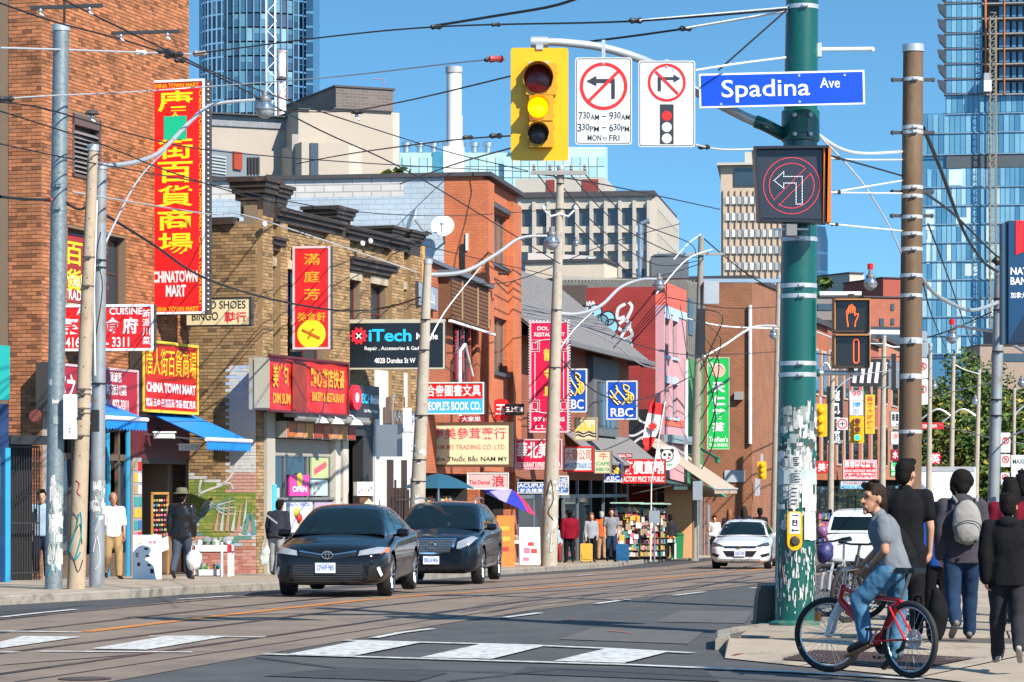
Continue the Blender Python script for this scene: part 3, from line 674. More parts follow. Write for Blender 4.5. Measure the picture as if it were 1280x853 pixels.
for (u0_,u1_,z0_,z1_,k_) in ((.02,.66,2.45,4.85,1),(.02,2.4,.75,2.3,0),(.02,2.4,.1,.75,2)):MB().box(-.006,.001,u0_,u1_,z0_,z1_).build('painted_ground',mu[k_],b2)
def ribbon(par,mat,pts,w,nm='painted_line'):
 m=MB();P_=[Vector((-.021,u,z)) for u,z in pts];vs=[]
 for i,p in enumerate(P_):
  t=P_[min(i+1,len(P_)-1)]-P_[max(i-1,0)];t.normalize();nn=Vector((0,-t.z,t.y))*(w if not callable(w) else w(i/(len(P_)-1)))/2
  vs+=[p+nn,p-nn]
 m.add(vs,[(2*i,2*i+1,2*i+3,2*i+2) for i in range(len(P_)-1)]);return m.build(nm,mat,par)
sfr=Fr(f2.o,f2.ang-math.pi/2)
def sw(px,py):x,z=sfr.hit(px,py);return (-x,z)
def curve(pts,n=5):
 out=[]
 for i in range(len(pts)-1):
  p0,p1,p2,p3=pts[max(i-1,0)],pts[i],pts[i+1],pts[min(i+2,len(pts)-1)]
  for k in range(n):
   t=k/n
   out.append(tuple(.5*((2*b)+(c-a)*t+(2*a-5*b+4*c-d)*t*t+(3*b-a-3*c+d)*t**3) for a,b,c,d in zip(p0,p1,p2,p3)))
 return out+[pts[-1]]
for pts,w in (([(248,618),(262,612),(278,606),(290,594),(296,580)],.05),([(278,606),(288,604),(292,612)],.04),([(252,600),(250,610),(249,622)],.06)):
 ribbon(b2,mu[1],curve([sw(*p) for p in pts]),w)
for k in range(6):
 ribbon(b2,mu[1] if k%2 else mu[3],curve([sw(247+k,652-k*3),sw(262,634-k*2+3),sw(278,631+k*3-4),sw(294,622+k*4)]),lambda t:.05*(1-t)+.012)
for k in range(7):
 x=270+k*7;ribbon(b2,mu[1] if k%2 else mu[2],curve([sw(x,664),sw(x+2,650-(k%3)*4),sw(x+4,636-(k%3)*7)]),lambda t:.09*(1-t)+.005)
ribbon(b2,mu[3],curve([sw(318,668),sw(314,645),sw(308,655),sw(306,668)]),.12)
B=MB()
for a,b in ((320.5,334),(343.5,352),(404.5,430),(483,498),(507,521)):
 m=MB();m.box(X(a),X(b),-.14,-.015,gt2+.4,HB-.1);o=m.build('pier',bk2[0],b2)
 bricks(o,bk2,X(a),X(b),gt2+.42,HB-.12,y=-.14,first=0)
for a,b,cap in ((334,404,1),(404.5,498,1)):
 z1,z0=Z((a+b)/2,262 if b<410 else 276),0
for a,b,t1,t0 in ((337,420,HB+.02,HB-.34),(424,505,HB-.02,HB-.36)):
 m=MB();a,b=X(a),X(b)
 for k,(o_,zz,hh) in enumerate(((.30,0,.09),(.24,.09,.1),(.16,.19,.14))):m.box(a,b,-o_,-.02,t1-zz-hh,t1-zz-.002)
 m.build('cornice',darkcor,b2)
for a,b,z1 in ((432,489,Z(440,322)),(333,349,Z(340,297))):
 m=MB();a,b=X(a),X(b)
 for k,(o_,zz,hh) in enumerate(((.24,0,.07),(.18,.07,.07),(.2,.14,.05),(.13,.19,.12))):m.box(a,b,-o_,-.142 if k>3 else -.02,z1-zz-hh,z1-zz-.002)
 m.build('string_course',darkcor,b2)
def cap(pxa,pxb,zt,h,over=.12,dep=.6,y1=.5):
 a,b=X(pxa),X(pxb);m=MB()
 m.box(a,b,-.16,y1-.1,zt-h*1.7,zt-h)
 for k,(o_,f0,f1_) in enumerate(((.02,0,.3),(.08,.3,.55),(over,.55,.8),(over+.05,.8,1))):m.box(a-o_,b+o_,-.16-o_,y1+o_,zt-h+h*f0+.001,zt-h+h*f1_)
 m.build('pier_cap',darkcor,b2)
cap(321,335,Z(321,222),.5);cap(338,350,Z(345,233),.4);cap(411,429,Z(415,259),.4);cap(480,493,Z(485,284),.35);cap(503,518,Z(508,289),.36)
MB().box(-.12,.2,.5,8.9,HB-.42,HB-.26).build('coping',darkcor,b2)
MB().box(-.012-.02,.02,0,.42,5.0,HB-.5).build('quoin',M('quoin_dark',(.12,.085,.055),.8,var=.4,vs=2),b2) if False else None
winr=M('window_oxblood',(.12,.03,.025),.6)
for i,h in enumerate(hl):
 f=window(b2,h[0],h[1],h[2],h[3],0,.15,1 if h[1]-h[0]<1.2 else 3,2,winr,sill=stone,fw=.05)
 if h[1]-h[0]>.5:
  m=MB();k=int((h[1]-h[0])/.09);
  for j in range(k):x=h[0]+.06+j*.09;m.box(x,x+.05,.23,.26,h[2]+.1,h[3]-.3)
  m.build('curtain',M('curtain_oxblood',(.22,.05,.04),.8,var=.3,vs=6),f)
 MB().box(h[0]-.05,h[1]+.05,-.05,-.016,h[3],h[3]+.2).build('lintel',stone,b2)
MB().box(X(430.5),X(498),-.02,-.013,Z(440,412),Z(440,404)).build('sill_band',stone,b2)
for i,(px_,py_) in enumerate(((303,278),(441,305),(451,302))):
 MB().ball((X(px_) if i else -.1,-.25,Z(px_,py_)),.07,n=8).build('wall_lamp',whitel,b2)
ga,gb=X(339),X(430)
room(b2,ga+.01,gb-.01,.12,gt2-.02,1.6,y=.31,m=M('interior_grey',(.10,.10,.09),.9))
MB().box(ga-.45,ga,-.1,.0-.016,.1,Z(330,515)).build('side_post',M('post_beige',(.42,.4,.34),.7),b2)
gbz=lambda py:Z(385,py)
m=MB();m.box(X(341),X(428),-.34,-.02,gbz(549),gbz(529));bd=m.build('menu_board',M('menu_frame',(.4,.36,.3),.6),b2)
r5=random.Random(4)
for i in range(8):
 a=X(341)+(X(428)-X(341))*(i+.06)/8;b=X(341)+(X(428)-X(341))*(i+.94)/8
 MB().box(a,b,-.36,-.341,gbz(548),gbz(531)).build('menu_picture',M('menu_pic_%d'%(i%4),[(.5,.13,.03),(.55,.25,.12),(.6,.3,.06),(.35,.05,.03)][i%4],.5,var=.5,vs=7),bd)
MB().tube([(X(340),-.6,gbz(526)),(X(432),-.6,gbz(526))],.06,8).box(X(340),X(432),-.62,-.3,gbz(524),gbz(520)).build('shutter_housing',M('shutter_grey',(.33,.32,.3),.5,.4,dirt=(.15,.13,.12)),b2)
MB().box(ga+.1,gb-.2,.02,.3,gbz(570),gbz(550)).build('fascia',M('fascia_beige',(.36,.33,.28),.6,var=.08),b2)
B=MB();wx0,wx1=X(357),X(413)
for x in (ga,wx0,X(385),wx1):B.box(x,x+.07,.02,.1,gbz(622),gbz(570))
B.box(ga,wx1,.02,.1,gbz(571.5),gbz(570)-.001);B.box(ga,gb-.2,-.1,.12,gbz(625),gbz(622));B.box(ga,gb,.02,.1,.12,gbz(625));sf=B.build('shopfront',M('shop_metal',(.3,.3,.29),.4,.5),b2)
for a,b in ((ga,wx0),(wx0,X(385)),(X(385),wx1)):MB().add([(a+.07,.06,gbz(622)),(b,.06,gbz(622)),(b,.06,gbz(571.5)),(a+.07,.06,gbz(571.5))],[(0,1,2,3)]).build('pane',glassd,sf)
for a,b in ((414,420),(423.5,430)):MB().box(X(a),X(b),-.12,.05,.1,gbz(549)).build('post',M('post_cream',(.55,.52,.46),.6,dirt=(.3,.27,.22),da=.3),b2)
pk_=[(363,387,594,620,(.75,.06,.33)),(390,411,572,598,(.45,.5,.25)),(390,410,600,620,(.45,.6,.6)),(354,389,627,665,(.7,.75,.8)),(392,428,628,650,(.45,.35,.5)),(339,352,655,690,(.2,.3,.5)),(340,348,610,640,(.5,.5,.48))]
for i,(a,b,c,d,col) in enumerate(pk_):
 yy=.02 if d<622 else -.02
 o=MB().box(X(a),X(b),yy-.012,yy+.03,gbz(d),gbz(c)).build('poster',M(f'poster_{i}',col,.5,var=.1),b2)
 if i==0:text(o,'OPEN',X(366),X(384),gbz(615),gbz(608),yy-.014,whitel,.04);MB().lathe([(.0001,yy-.014),(.16,yy-.014)],16,((X(375)),0,gbz(600)),axis='y').build('dot',yellow,o)
 if i==1:MB().bar((X(393),yy-.015,gbz(590)),(X(408),yy-.015,gbz(580)),.004,.14).build('streak',M('streak_pink',(.7,.1,.15),.5),o)
 if i==2:
  for k in range(9):MB().lathe([(.0001,0),(.035,0)],8,(X(392)+.07*(k%5)+.05,yy-.014,gbz(617)+.12*(k//3)),axis='y').build('dot',GOODS[k%7],o)
 if i==3:
  text(o,'LUNCH  SPECIAL',X(357),X(387),gbz(633),gbz(629),yy-.014,M('letter_blue',(.03,.1,.5),.5),.04)
  for k,cc in enumerate((3,0,6)):MB().ball((X(371)+(k-1)*.15,yy,gbz(640+k*7)),.12,n=10).build('food_picture',GOODS[cc],o)
MB().box(X(340)-.22,X(340)-.02,-.13,-.1,gbz(655),gbz(606)).build('poster',M('poster_cyan',(.08,.5,.7),.5,var=.15),b2)
for i,px_ in enumerate((366,386,410)):
 o=thing('gooseneck_lamp',('white shop lamp over the left end of the food picture board','white shop lamp over the middle of the food picture board','white shop lamp over the right end of the food picture board')[i],'lamp',f2.w(X(px_),0,gbz(524)),f2.ang,'lamps over the food pictures')
 MB().tube([(0,0,-.1),(0,-.3,.14),(0,-.62,.1),(0,-.7,0)],.02,6).build('arm',white,o)
 MB().lathe([(.03,.02),(.1,-.02),(.17,-.12),(.16,-.12),(.02,0)],16,(0,-.72,0)).build('shade',white,o)
box_=thing('phone_box','white box plastered with stickers on a post by the bakery door','box',f2.w(X(430),-.5,gbz(620)),f2.ang-R(50))
MB().box(-.2,.2,-.15,.15,0,.33).build('casing',white,box_)
for k in range(6):MB().box(-.17+.06*k,-.13+.06*k,-.16,-.151,.06+.05*(k%3),.1+.06*(k%3)).build('sticker',GOODS[k],box_)
MB().box(-.12,.12,-.1,.1,-.17,0).build('base',M('box_brown',(.1,.04,.02),.6),box_);MB().obox(Matrix.Translation((.1,-.12,-.25))@Matrix.Rotation(R(45),4,'Y'),.25,.02,.25).build('card',cream,box_)
MB().box(-.03,.03,-.03,.03,-gbz(620)+.1,-.17).build('post',M('post_grey',(.3,.3,.3),.6),box_)
d=.62;ux0,ux1=X(335,-d),X(432,-d);zt,zb=f2.z(383,451,-d),f2.z(383,515,-d)
r=thing('shop_banner','long red restaurant banner with orange characters over the bakery front','sign',f2.w((ux0+ux1)/2,-d,zb),f2.ang);w,h=ux1-ux0,zt-zb
MB().box(-w/2,w/2,0,d-.16,0,h).build('case',M('case_grey_green',(.38,.40,.33),.6,dirt=(.2,.2,.15)),r)
m=MB();n=24
for i in range(n+1):
 for j in range(9):
  x=-w/2+w*i/n;m.v.append((x,-.03-.025*math.sin(i*.9+j*.4)*math.sin(j*.8+1),h*j/8))
m.f=[(i*9+j,(i+1)*9+j,(i+1)*9+j+1,i*9+j+1) for i in range(n) for j in range(8)];m.mi=[0]*len(m.f);m.sm=[True]*len(m.f)
m.build('panel',M('banner_red',(.6,.02,.015),.35,var=.25,vs=2),r)
mm=M('banner_pic',(.3,.03,.01),.4,var=.6,vs=2.2);MB().box(-w*.23,-.05*w,-.062,-.058,.03,h-.06).build('panel',mm,r)
for s_,a,b,c,e in (('美味包',.03,.22,.42,.88),('點心餅店快餐',.5,.95,.5,.88),('BAKERY & RESTAURANT',.52,.95,.22,.4),('DIM SUM',.03,.24,.12,.32)):
 text(r,s_,(a-.5)*w,(b-.5)*w,c*h,e*h,-.066,orangey,.03)
B=MB();B.box(-w/2-.03,w/2+.03,-.08,0,h,h+.05);B.box(-w/2-.03,w/2+.03,-.08,0,-.05,0);B.box(w/2,w/2+.04,-.08,0,0,h);B.build('frame',M('frame_maroon',(.12,.02,.03),.5),r)
MB().box(-w/2-.03,-w/2-.025,-.05,d-.3,.03,h-.03).build('side_panel',M('case_side',(.45,.45,.36),.5),r)
r,w,h=signpx(fb(365,64.3,-R(8)),'vertical_sign','red vertical sign with yellow characters and a yellow oval on the buff brick front','sign',366,308,413,437,.28,red,border=.05,bm=M('frame_pink',(.75,.5,.5),.5))
for i,ch in enumerate('滿庭芳'):tx(r,w,h,ch,.3,.72,.82-i*.17,.93-i*.17,orangey,.01)
tx(r,w,h,'美食軒',.12,.88,.27,.36,orangey,.01)
MB().lathe([(.0001,0),(.33,0)],32,(0,-.0135,.15*h),axis='y').build('oval',yellow,r);bpy.context.view_layer.objects if False else None
m=MB();
for (x0,z0_,x1,z1_,w_) in ((-.22,.1,-.02,.0,.05),(-.02,.0,.2,-.1,.06),(-.05,.02,.06,.12,.04),(.0,0,-.08,-.1,.04)):m.bar((x0,-.02,.15*h+z0_),(x1,-.02,.15*h+z1_),.012,w_)
m.build('emblem',M('emblem_red',(.6,.1,.01),.5),r)
for a in (0.04,.2,.62,.96):MB().bar((-w/2,.15,h*a),(-w/2-.35,.3,h*a),.04,.05).build('bracket',black,r)
r,w,h=signpx(fb(433,67.4,-R(5)),'shop_sign','black phone repair sign with a red gear and blue letters above the sidewalk','sign',434,402,556,462,.2,M('sign_black',(.012,.014,.018),.25),border=.04,bm=M('frame_cream',(.62,.55,.42),.4,.3))
cy_=M('letter_cyan',(.02,.5,.8),.4)
tx(r,w,h,'iTech',.22,.66,.58,.84,cy_,.045);tx(r,w,h,'Mobile',.71,.93,.62,.76,whitel,.03);tx(r,w,h,'Repair , Accessories & Gadgets',.18,.82,.38,.48,whitel,.02);tx(r,w,h,'482B Dundas St W',.28,.70,.13,.24,whitel,.03)
g=MB();cx_,cz_=-.38*w,.7*h
for k in range(10):
 a=k*math.pi/5;g.bar((cx_+.12*math.cos(a),-.018,cz_+.12*math.sin(a)),(cx_+.21*math.cos(a),-.018,cz_+.21*math.sin(a)),.006,.055)
g.lathe([(.09,-.018),(.17,-.018)],24,(cx_,0,cz_),axis='y');g.build('gear_emblem',M('letter_red2',(.8,.02,.04),.4),r)
MB().bar((cx_-.06,-.02,cz_-.06),(cx_+.06,-.02,cz_+.06),.004,.03).bar((cx_-.06,-.02,cz_+.06),(cx_+.06,-.02,cz_-.06),.004,.03).build('emblem',whitel,r)
MB().box(-w/2-.3,w/2,-.02,.22,h+.001,h+.05).build('hood',M('frame_cream',(.62,.55,.42),.4),r)
r,w,h=signpx(f2,'fascia_sign','dark fascia with a red gear over the black phone shop doorway','sign',434,482,474,523,.25,M('sign_black2',(.03,.025,.03),.4),y=-.28)
tx(r,w,h,'iTECH',.3,.72,.45,.75,cy_,.06);tx(r,w,h,'Mobile',.72,.98,.45,.72,whitel,.05);tx(r,w,h,'Cell Phone Repair',.5,.95,.16,.28,whitel,.02)
MB().lathe([(.0001,0),(.3,0),(.3,.1)],20,(-.36*w,-.14,h*.6),axis='y').build('gear_emblem',M('letter_red2'),r)
MB().lathe([(.0001,0),(.12,0)],12,(-.36*w,-.145,h*.6),axis='y').build('emblem',whitel,r)
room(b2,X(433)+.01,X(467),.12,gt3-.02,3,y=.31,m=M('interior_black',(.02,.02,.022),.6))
B=MB();B.box(X(433),X(467),.0,.3,Z(450,545),gt3);B.box(X(455),X(467),.02,.3,.1,Z(460,545));B.build('door_surround',M('surround_black',(.035,.035,.04),.5),b2)
for k in range(4):MB().box(X(437)+k*.25,X(437)+k*.25+.14,.9,1.0,Z(450,556),Z(450,553)).build('ceiling_light',whitel,b2)
ga,gb=X(467),X(519)
m=MB();m.box(ga,gb,-.05,.28,.1,Z(490,465));wp=m.build('panel_white',M('panel_white',(.66,.66,.66),.5,var=.04),b2)
mw=M('slat_brown',(.13,.085,.07),.7,var=.3,vs=4)
za,zb_=Z(492,464),Z(492,530)
for k in range(9):
 a=X(476)+(X(509)-X(476))*k/9;b=X(476)+(X(509)-X(476))*(k+.94)/9;t=abs((k+.5)/9-.45)*1.75
 MB().prism([(a,zb_),(b,zb_),(b,za-t*(za-zb_)),(a,za-t*(za-zb_)-.03)],-.11,-.052).build('slat',mw,b2)
text(b2,'KANALIS',X(487),X(513),Z(500,528),Z(500,511),-.125,M('letter_grey',(.25,.25,.26),.4),.03)
m=MB();m.tube([(X(486)+.13*math.cos(a*.5),-.14,Z(486,516)+.45*math.sin(a*.5)) for a in range(2,12)],.035,6);m.build('emblem',M('letter_grey'),b2)
mf=M('picket_dark',(.05,.03,.025),.6)
for k in range(5):MB().box(X(465)+.02+k*.22,X(465)+.07+k*.22,-.62,-.58,.1,Z(470,(600,612,612,600,612)[k])).build('picket',mf,b2)
for k in range(6):MB().box(X(484)+.1+k*.14,X(484)+.14+k*.14,-.62,-.58,.1,Z(490,598)).build('picket',mf,b2)
MB().box(X(465),X(512),-.63,-.57,Z(480,626),Z(480,623)).build('rail',mf,b2)
for a,b in ((481,486),(499,503)):MB().box(X(a),X(b),-.13,-.052,.1,Z(490,575)).build('post',mf,b2)
MB().box(X(484),X(499),-.09,-.052,.1,Z(490,610)).build('panel_dark',mf,b2)
f3=fr2(521.5,72.0,645,87.2)
X3=lambda px,d=0:f3.x(px,d);Z3=lambda px,py,d=0:f3.z(px,py,d)
bm3=brickmat('brick_red_low',(.50,.13,.045),(.40,.10,.04),(.22,.12,.08))
bm4=brickmat('brick_orange_tall',(.60,.165,.062),(.52,.14,.055),(.38,.15,.085))
b3=thing('brick_house','low red brick shop house with a shingled bay between the buff and the orange buildings','building',f3)
c0,c1=X3(521.8),X3(600);zt3=Z3(560,338)
hb=[(X3(566),X3(596),Z3(580,478),Z3(580,402)),(X3(527),X3(598),-.3,Z3(560,592))]
wall(b3,'wall',bm3,c0,c1,-.4,zt3,hb,0,.3)
MB().box(c0,c1,.3,8,zt3-.25,zt3).build('roof',M('roof_slate',(.12,.14,.17),.7),b3)
MB().box(c0,c1,-.12,.1,zt3,zt3+.1).build('gutter',M('roof_slate'),b3)
m=MB();m.box(X3(548),X3(596),-.35,-.005,Z3(570,405),Z3(570,352));bay=m.build('bay',M('shingle_brown',(.16,.07,.035),.85,var=.4,vs=5),b3)
for k in range(11):
 z=Z3(570,405)+(Z3(570,352)-Z3(570,405))*k/11
 MB().box(X3(548)-.01,X3(596)+.01,-.375,-.352,z,z+.085).build('shingle',M('shingle_brown'),bay)
for x in (X3(560),X3(580),X3(594)):MB().box(x,x+.06,-.41,-.38,Z3(570,403),Z3(570,356)).build('batten',M('batten_tan',(.4,.28,.16),.8),bay)
MB().box(X3(546),X3(597),-.5,-.0,Z3(570,351),Z3(570,347)).build('cap',M('roof_slate'),bay)
MB().box(X3(543),X3(600),-.46,-.38,Z3(570,411),Z3(570,408)).build('white_beam',white,b3)
w=window(b3,*hb[0],0,.12,4,1,winr,sill=darkcor)
for a in (.25,.55):MB().box(hb[0][0]+a*(hb[0][1]-hb[0][0]),hb[0][0]+a*(hb[0][1]-hb[0][0])+.22,-.1,-.06,hb[0][2],hb[0][3]).build('banner',M('banner_dull',(.45,.05,.05),.6),b3)
MB().tube([(X3(523.5),-.1,3),(X3(523.5),-.1,zt3+.3),(X3(524),.4,zt3+.35)],.06,8).build('drainpipe',M('pipe_orange',(.6,.3,.07),.5),b3)
for k in range(3):MB().tube([(X3(561)+k*.12,-.3,3.0),(X3(561)+k*.12,-.3,Z3(565,440)),(X3(565)+k*.15,-.35,Z3(570,432)),(X3(575)+k*.1,-.35,Z3(575,470))],.035,6).build('conduit',white if k<2 else black,b3)
r,w,h=signpx(f3,'faded_sign','faded blue grey sign board high on the low red brick house','sign',523,356,547,386,.1,M('sign_faded_blue',(.3,.36,.45),.5,var=.5,vs=5),y=-.15);tx(r,w,h,'天山',.2,.8,.25,.75,whitel,.03)
room(b3,X3(528),X3(597),.1,Z3(560,594),2.5,y=.31)
for k in range(3):shelves('shop_shelf',('shop shelf behind the dark blue market umbrella','shop shelf behind the dark SUV roof','shop shelf below the faded pink sign')[k],f3,X3(540)+k*2.6,.6,2.2,.12,2.1,5,random.Random(50+k),cat='shelf')
u5=X3(603.5);U5=X3(645.5);H5=Z3(640,237);H5a=Z3(606,222)
b4=thing('brick_building','three storey bright orange brick building with a pale blue painted side wall','building',f3)
wy=(Z3(620,330),Z3(620,264));wy2=(Z3(620,465),Z3(620,396));q0,q1=X3(612),X3(634)
hh=[(q0,q1,*wy),(q0,q1,*wy2),(u5+.3,U5-.3,-.3,Z3(625,590))]
wall(b4,'wall',bm4,u5,U5,-.4,H5a,hh,0,.35)
for a,b in ((u5-.0,X3(611.0)),(X3(635),U5)):MB().box(a,b,-.16,-.002,3.2,H5a-.12 if a==u5 else H5a-.3).build('pier',bm4,b4)
for h in hh[:2]:
 f=window(b4,*h,0,.14,3,1,M('window_slate',(.10,.11,.12),.6),sill=M('sill_dark',(.08,.08,.09),.6),gm=M('glass_curtained',(.17,.15,.11),.2,var=.4,vs=3))
 m=MB();k=9
 for j in range(k):x=h[0]+.1+j*(h[1]-h[0]-.2)/k;m.box(x,x+.08,.19,.2,h[2]+.1,h[3]-.25)
 o=m.build('curtain',M('curtain_grey',(.2,.17,.14),.8,var=.2),f)
MB().box(q0-.1,q1+.1,-.1,-.003,wy[1]+.05,wy[1]+.2).build('lintel',M('sill_dark'),b4)
MB().box(u5-.1,U5+.05,-.26,.5,H5a-.001,H5a+.12).build('coping',M('coping_dark',(.06,.055,.06),.7),b4)
yb=15.0;ysp=(X3(0)*0)+0
side=Fr(f3.w(u5,0,0),f3.ang-math.pi/2)
def sv(px,py):x,z=side.hit(px,py);return -x,z
yo=sv(555,300)[0];ztop=H5a;zwb=sv(450,246)[1]
blueb=brickmat('brick_pale_blue',(.42,.50,.56),(.38,.46,.53),(.33,.40,.46),1.9);whb=brickmat('block_white',(.60,.57,.54),(.52,.5,.48),(.38,.36,.34),2.6)
MB().box(u5,u5+.3,.35,yo,-.4,ztop).build('wall',bm4,b4)
MB().box(u5,u5+.3,yo,yb,-.4,zwb).build('wall',blueb,b4,label='pale blue painted side wall')
MB().box(u5,u5+.3,yo+1.2,yb,zwb,ztop).build('wall',whb,b4,label='bare white block top of the side wall')
MB().box(u5,u5+.3,yo,yo+1.2,zwb,ztop).build('wall',blueb,b4)
MB().box(u5-.1,u5+.45,.5,yb,ztop,ztop+.12).build('coping',M('coping_dark'),b4)
MB().box(u5+.3,U5,.35,yb,H5a-.6,H5a-.5).build('roof',M('roof_tar'),b4);MB().box(U5-.3,U5,.35,yb,-.4,H5a-.35).build('wall',bm4,b4)
def dish(px,py,rad,yaw,lab,off=.55):
 y,z=sv(px,py);o=thing('satellite_dish',lab,'satellite dish',f3.w(u5-off,y,z),f3.ang-math.pi/2+yaw,'satellite dishes on the pale blue side wall')
 prof=[(rad*t,-.22*rad*(t*t)) for t in [.001,.2,.4,.6,.8,1]]+[(rad*1.03,-.22*rad),(rad*.8,-.1*rad+.02),(.001,.05)]
 M4=Matrix.Rotation(R(-22),4,'X');m=MB();m.lathe(prof,28,axis='y');m.v=[tuple(M4@Vector(v)) for v in m.v];m.build('dish',M('dish_white',(.72,.72,.7),.4),o)
 MB().tube([(0,0,-.9*rad),(0,-.9*rad,-.5*rad),(0,-1.0*rad,.15*rad)],.02,6).build('feed_arm',metal,o)
 MB().box(-.05,.05,-1.1*rad,-.95*rad,.05*rad,.25*rad).build('feed_horn',metal,o)
 MB().tube([(0,.05,0),(0,.3,-.3),(0,off,-.4)],.03,8).build('bracket',M('bracket_grey',(.2,.2,.22),.5),o)
dish(558,286,.33,R(5),'large white satellite dish where the blue wall turns orange')
dish(521,277,.33,R(-65),'white satellite dish turned edge on near the roof corner of the buff building')
y,z=sv(579,318);MB().box(u5-.06,u5,y-.06,y+.06,z-.45,z+.3).build('wall_box',black,b4);MB().box(u5-.05,u5,y-.15,y-.08,z+.1,z+.6).build('wall_strip',white,b4)
shelves('shop_shelf','shop shelf in the ground floor of the orange building',f3,(u5+U5)/2,.7,2.2,.12,2.1,5,random.Random(57),cat='shelf')
room(b4,u5+.31,U5-.31,.1,Z3(625,592),2.5,y=.36)
f5=fr2(645,87.2,785,105.5)
X5=lambda px,d=0:f5.x(px,d);Z5=lambda px,py,d=0:f5.z(px,py,d)
b5=thing('gabled_house','shop house under a large grey shingle roof sloping to the street beyond the orange building','building',f5)
bm5=brickmat('brick_red_gable',(.33,.10,.05),(.28,.08,.04),(.16,.09,.07))
ue=X5(786);ez=Z5(716,430,-.8)
room(b5,.2,ue-.2,.1,Z5(700,598),3,y=.31)
wall(b5,'wall',bm5,.02,ue,-.4,ez+.1,[(.2,ue-.2,-.3,Z5(700,600))],0,.3)
MB().box(X5(733),X5(765),-.25,-.004,Z5(745,545),ez-.1).build('bay',M('bay_grey',(.12,.13,.14),.7,var=.2),b5)
for k in range(4):MB().box(X5(738)+k*.8,X5(738)+k*.8+.55,-.27,-.252,Z5(745,535),Z5(745,478)).build('window',glassd,b5)
rs=M('roof_shingle_grey',(.20,.19,.19),.9,var=.2,vs=2,bump=.3,bs=30,dirt=(.11,.10,.10),da=.3)
rz=10.6-f5.o.z-1.0;ry=3.0;n=26
m=MB();m.add([(0,-.85,ez-.06),(ue,-.85,ez-.06),(ue,ry,rz-.06),(0,ry,rz-.06),(0,-.85,ez),(ue,-.85,ez),(ue,ry,rz),(0,ry,rz),(0,7,ez),(ue,7,ez)],[(0,1,2,3)[::-1],(4,5,6,7),(0,4,7,3),(1,2,6,5),(7,6,9,8),(0,1,5,4)])
rf=m.build('roof',M('roof_under',(.1,.09,.09),.9),b5)
for k in range(n):
 t0,t1=k/n,(k+1.12)/n;y0,z0=-.86+(ry+.86)*t0,ez+(rz-ez)*t0;y1,z1=-.86+(ry+.86)*t1,ez+(rz-ez)*t1
 MB().add([(-.02,y0,z0+.045),(ue+.05,y0,z0+.045),(ue+.05,y1,z1+.012),(-.02,y1,z1+.012),(-.02,y0,z0+.01),(ue+.05,y0,z0+.01)],[(0,1,2,3),(4,5,1,0)]).build('shingle_course',rs,rf)
MB().box(0,ue+.05,-1.02,-.87,ez-.12,ez+.03).build('gutter',M('gutter_grey',(.22,.21,.2),.5,.3),b5)
MB().prism([(-.8,ez-.1),(ry,rz-.08),(7,ez-.1)],ue-.06,ue-.02,plane='yz').build('gable_end',M('gable_board',(.17,.15,.14),.8),b5)
z1_,z0_=Z5(770,545),Z5(780,580,-1.2)
m=MB();a,b=X5(705),ue-.1;m.add([(a,0,z1_),(b,0,z1_),(b,-1.3,z0_),(a,-1.3,z0_),(a,0,z1_-.06),(b,0,z1_-.06),(b,-1.3,z0_-.06),(a,-1.3,z0_-.06)],[(3,2,1,0),(4,5,6,7),(3,0,4,7),(1,2,6,5),(2,3,7,6)])
m.build('lean_to_roof',rs,b5)
B=MB()
for k in range(9):x=.25+(ue-.5)*k/8;B.box(x-.05,x+.05,-.02,.07,.1,Z5(700,600))
B.box(.2,ue-.2,-.02,.07,2.3,2.42);sf=B.build('shopfront',M('shopfront_grey',(.2,.22,.24),.5,.4),b5)
for k in (0,1,3,4):x=.25+(ue-.5)*k/8;MB().add([(x+.05,.02,.15),(x+(ue-.5)/8-.05,.02,.15),(x+(ue-.5)/8-.05,.02,2.3),(x+.05,.02,2.3)],[(0,1,2,3)]).build('pane',glassd,sf)
f6=fr2(786,105.6,858,118.5)
X6=lambda px,d=0:f6.x(px,d);Z6=lambda px,py,d=0:f6.z(px,py,d)
bm6=brickmat('brick_painted_red',(.34,.036,.03),(.30,.03,.027),(.25,.03,.03),1.1)
b6=thing('graffiti_building','dark red painted brick building with white and blue graffiti on its side wall','building',f6)
xr,x9=X6(830),X6(857.5)
zt6=Z6(830,352);pk=M('render_pink',(.60,.31,.34),.8,var=.1,dirt=(.4,.2,.22),da=.3);ptop=M('render_coral',(.72,.13,.09),.8,var=.1)
wy6=[(X6(831.5),X6(836.5)),(X6(841),X6(846.5))]
hz=[(a,b,Z6(838,y1),Z6(838,y0)) for a,b in wy6 for y0,y1 in ((400,446),(480,522))]
wall(b6,'wall',pk,xr,x9,3.1,zt6-.95,hz,0,.35,label='pink rendered street front')
MB().box(xr,x9,-.02,.35,zt6-.95,zt6).build('parapet',ptop,b6)
MB().box(xr,x9,-.04,-.021,zt6-1.25,zt6-.951).build('frieze',M('trim_pale_blue',(.45,.58,.68),.7,var=.2),b6)
for h in hz:
 window(b6,*h,0,.12,1,2,M('window_grey_blue',(.25,.3,.34),.6),sill=M('trim_pale_blue'))
 MB().box(h[0]-.1,h[1]+.1,-.05,-.002,h[3],h[3]+.3).build('lintel',M('trim_pale_blue'),b6)
MB().box(xr,x9,-.03,-.002,Z6(840,533),Z6(840,524)).build('band',ptop,b6)
MB().box(xr,x9+.3,-.3,.3,Z6(845,555),Z6(845,545)).build('cornice',M('cornice_blue_grey',(.25,.32,.36),.6),b6)
MB().box(xr,xr+.35,.35,12,-.4,zt6-.2).build('wall',bm6,b6)
MB().box(xr-.1,xr+.4,3.2,12,zt6-.9,zt6-.1).build('roof_edge',M('roof_edge_brown',(.10,.07,.06),.8),b6)
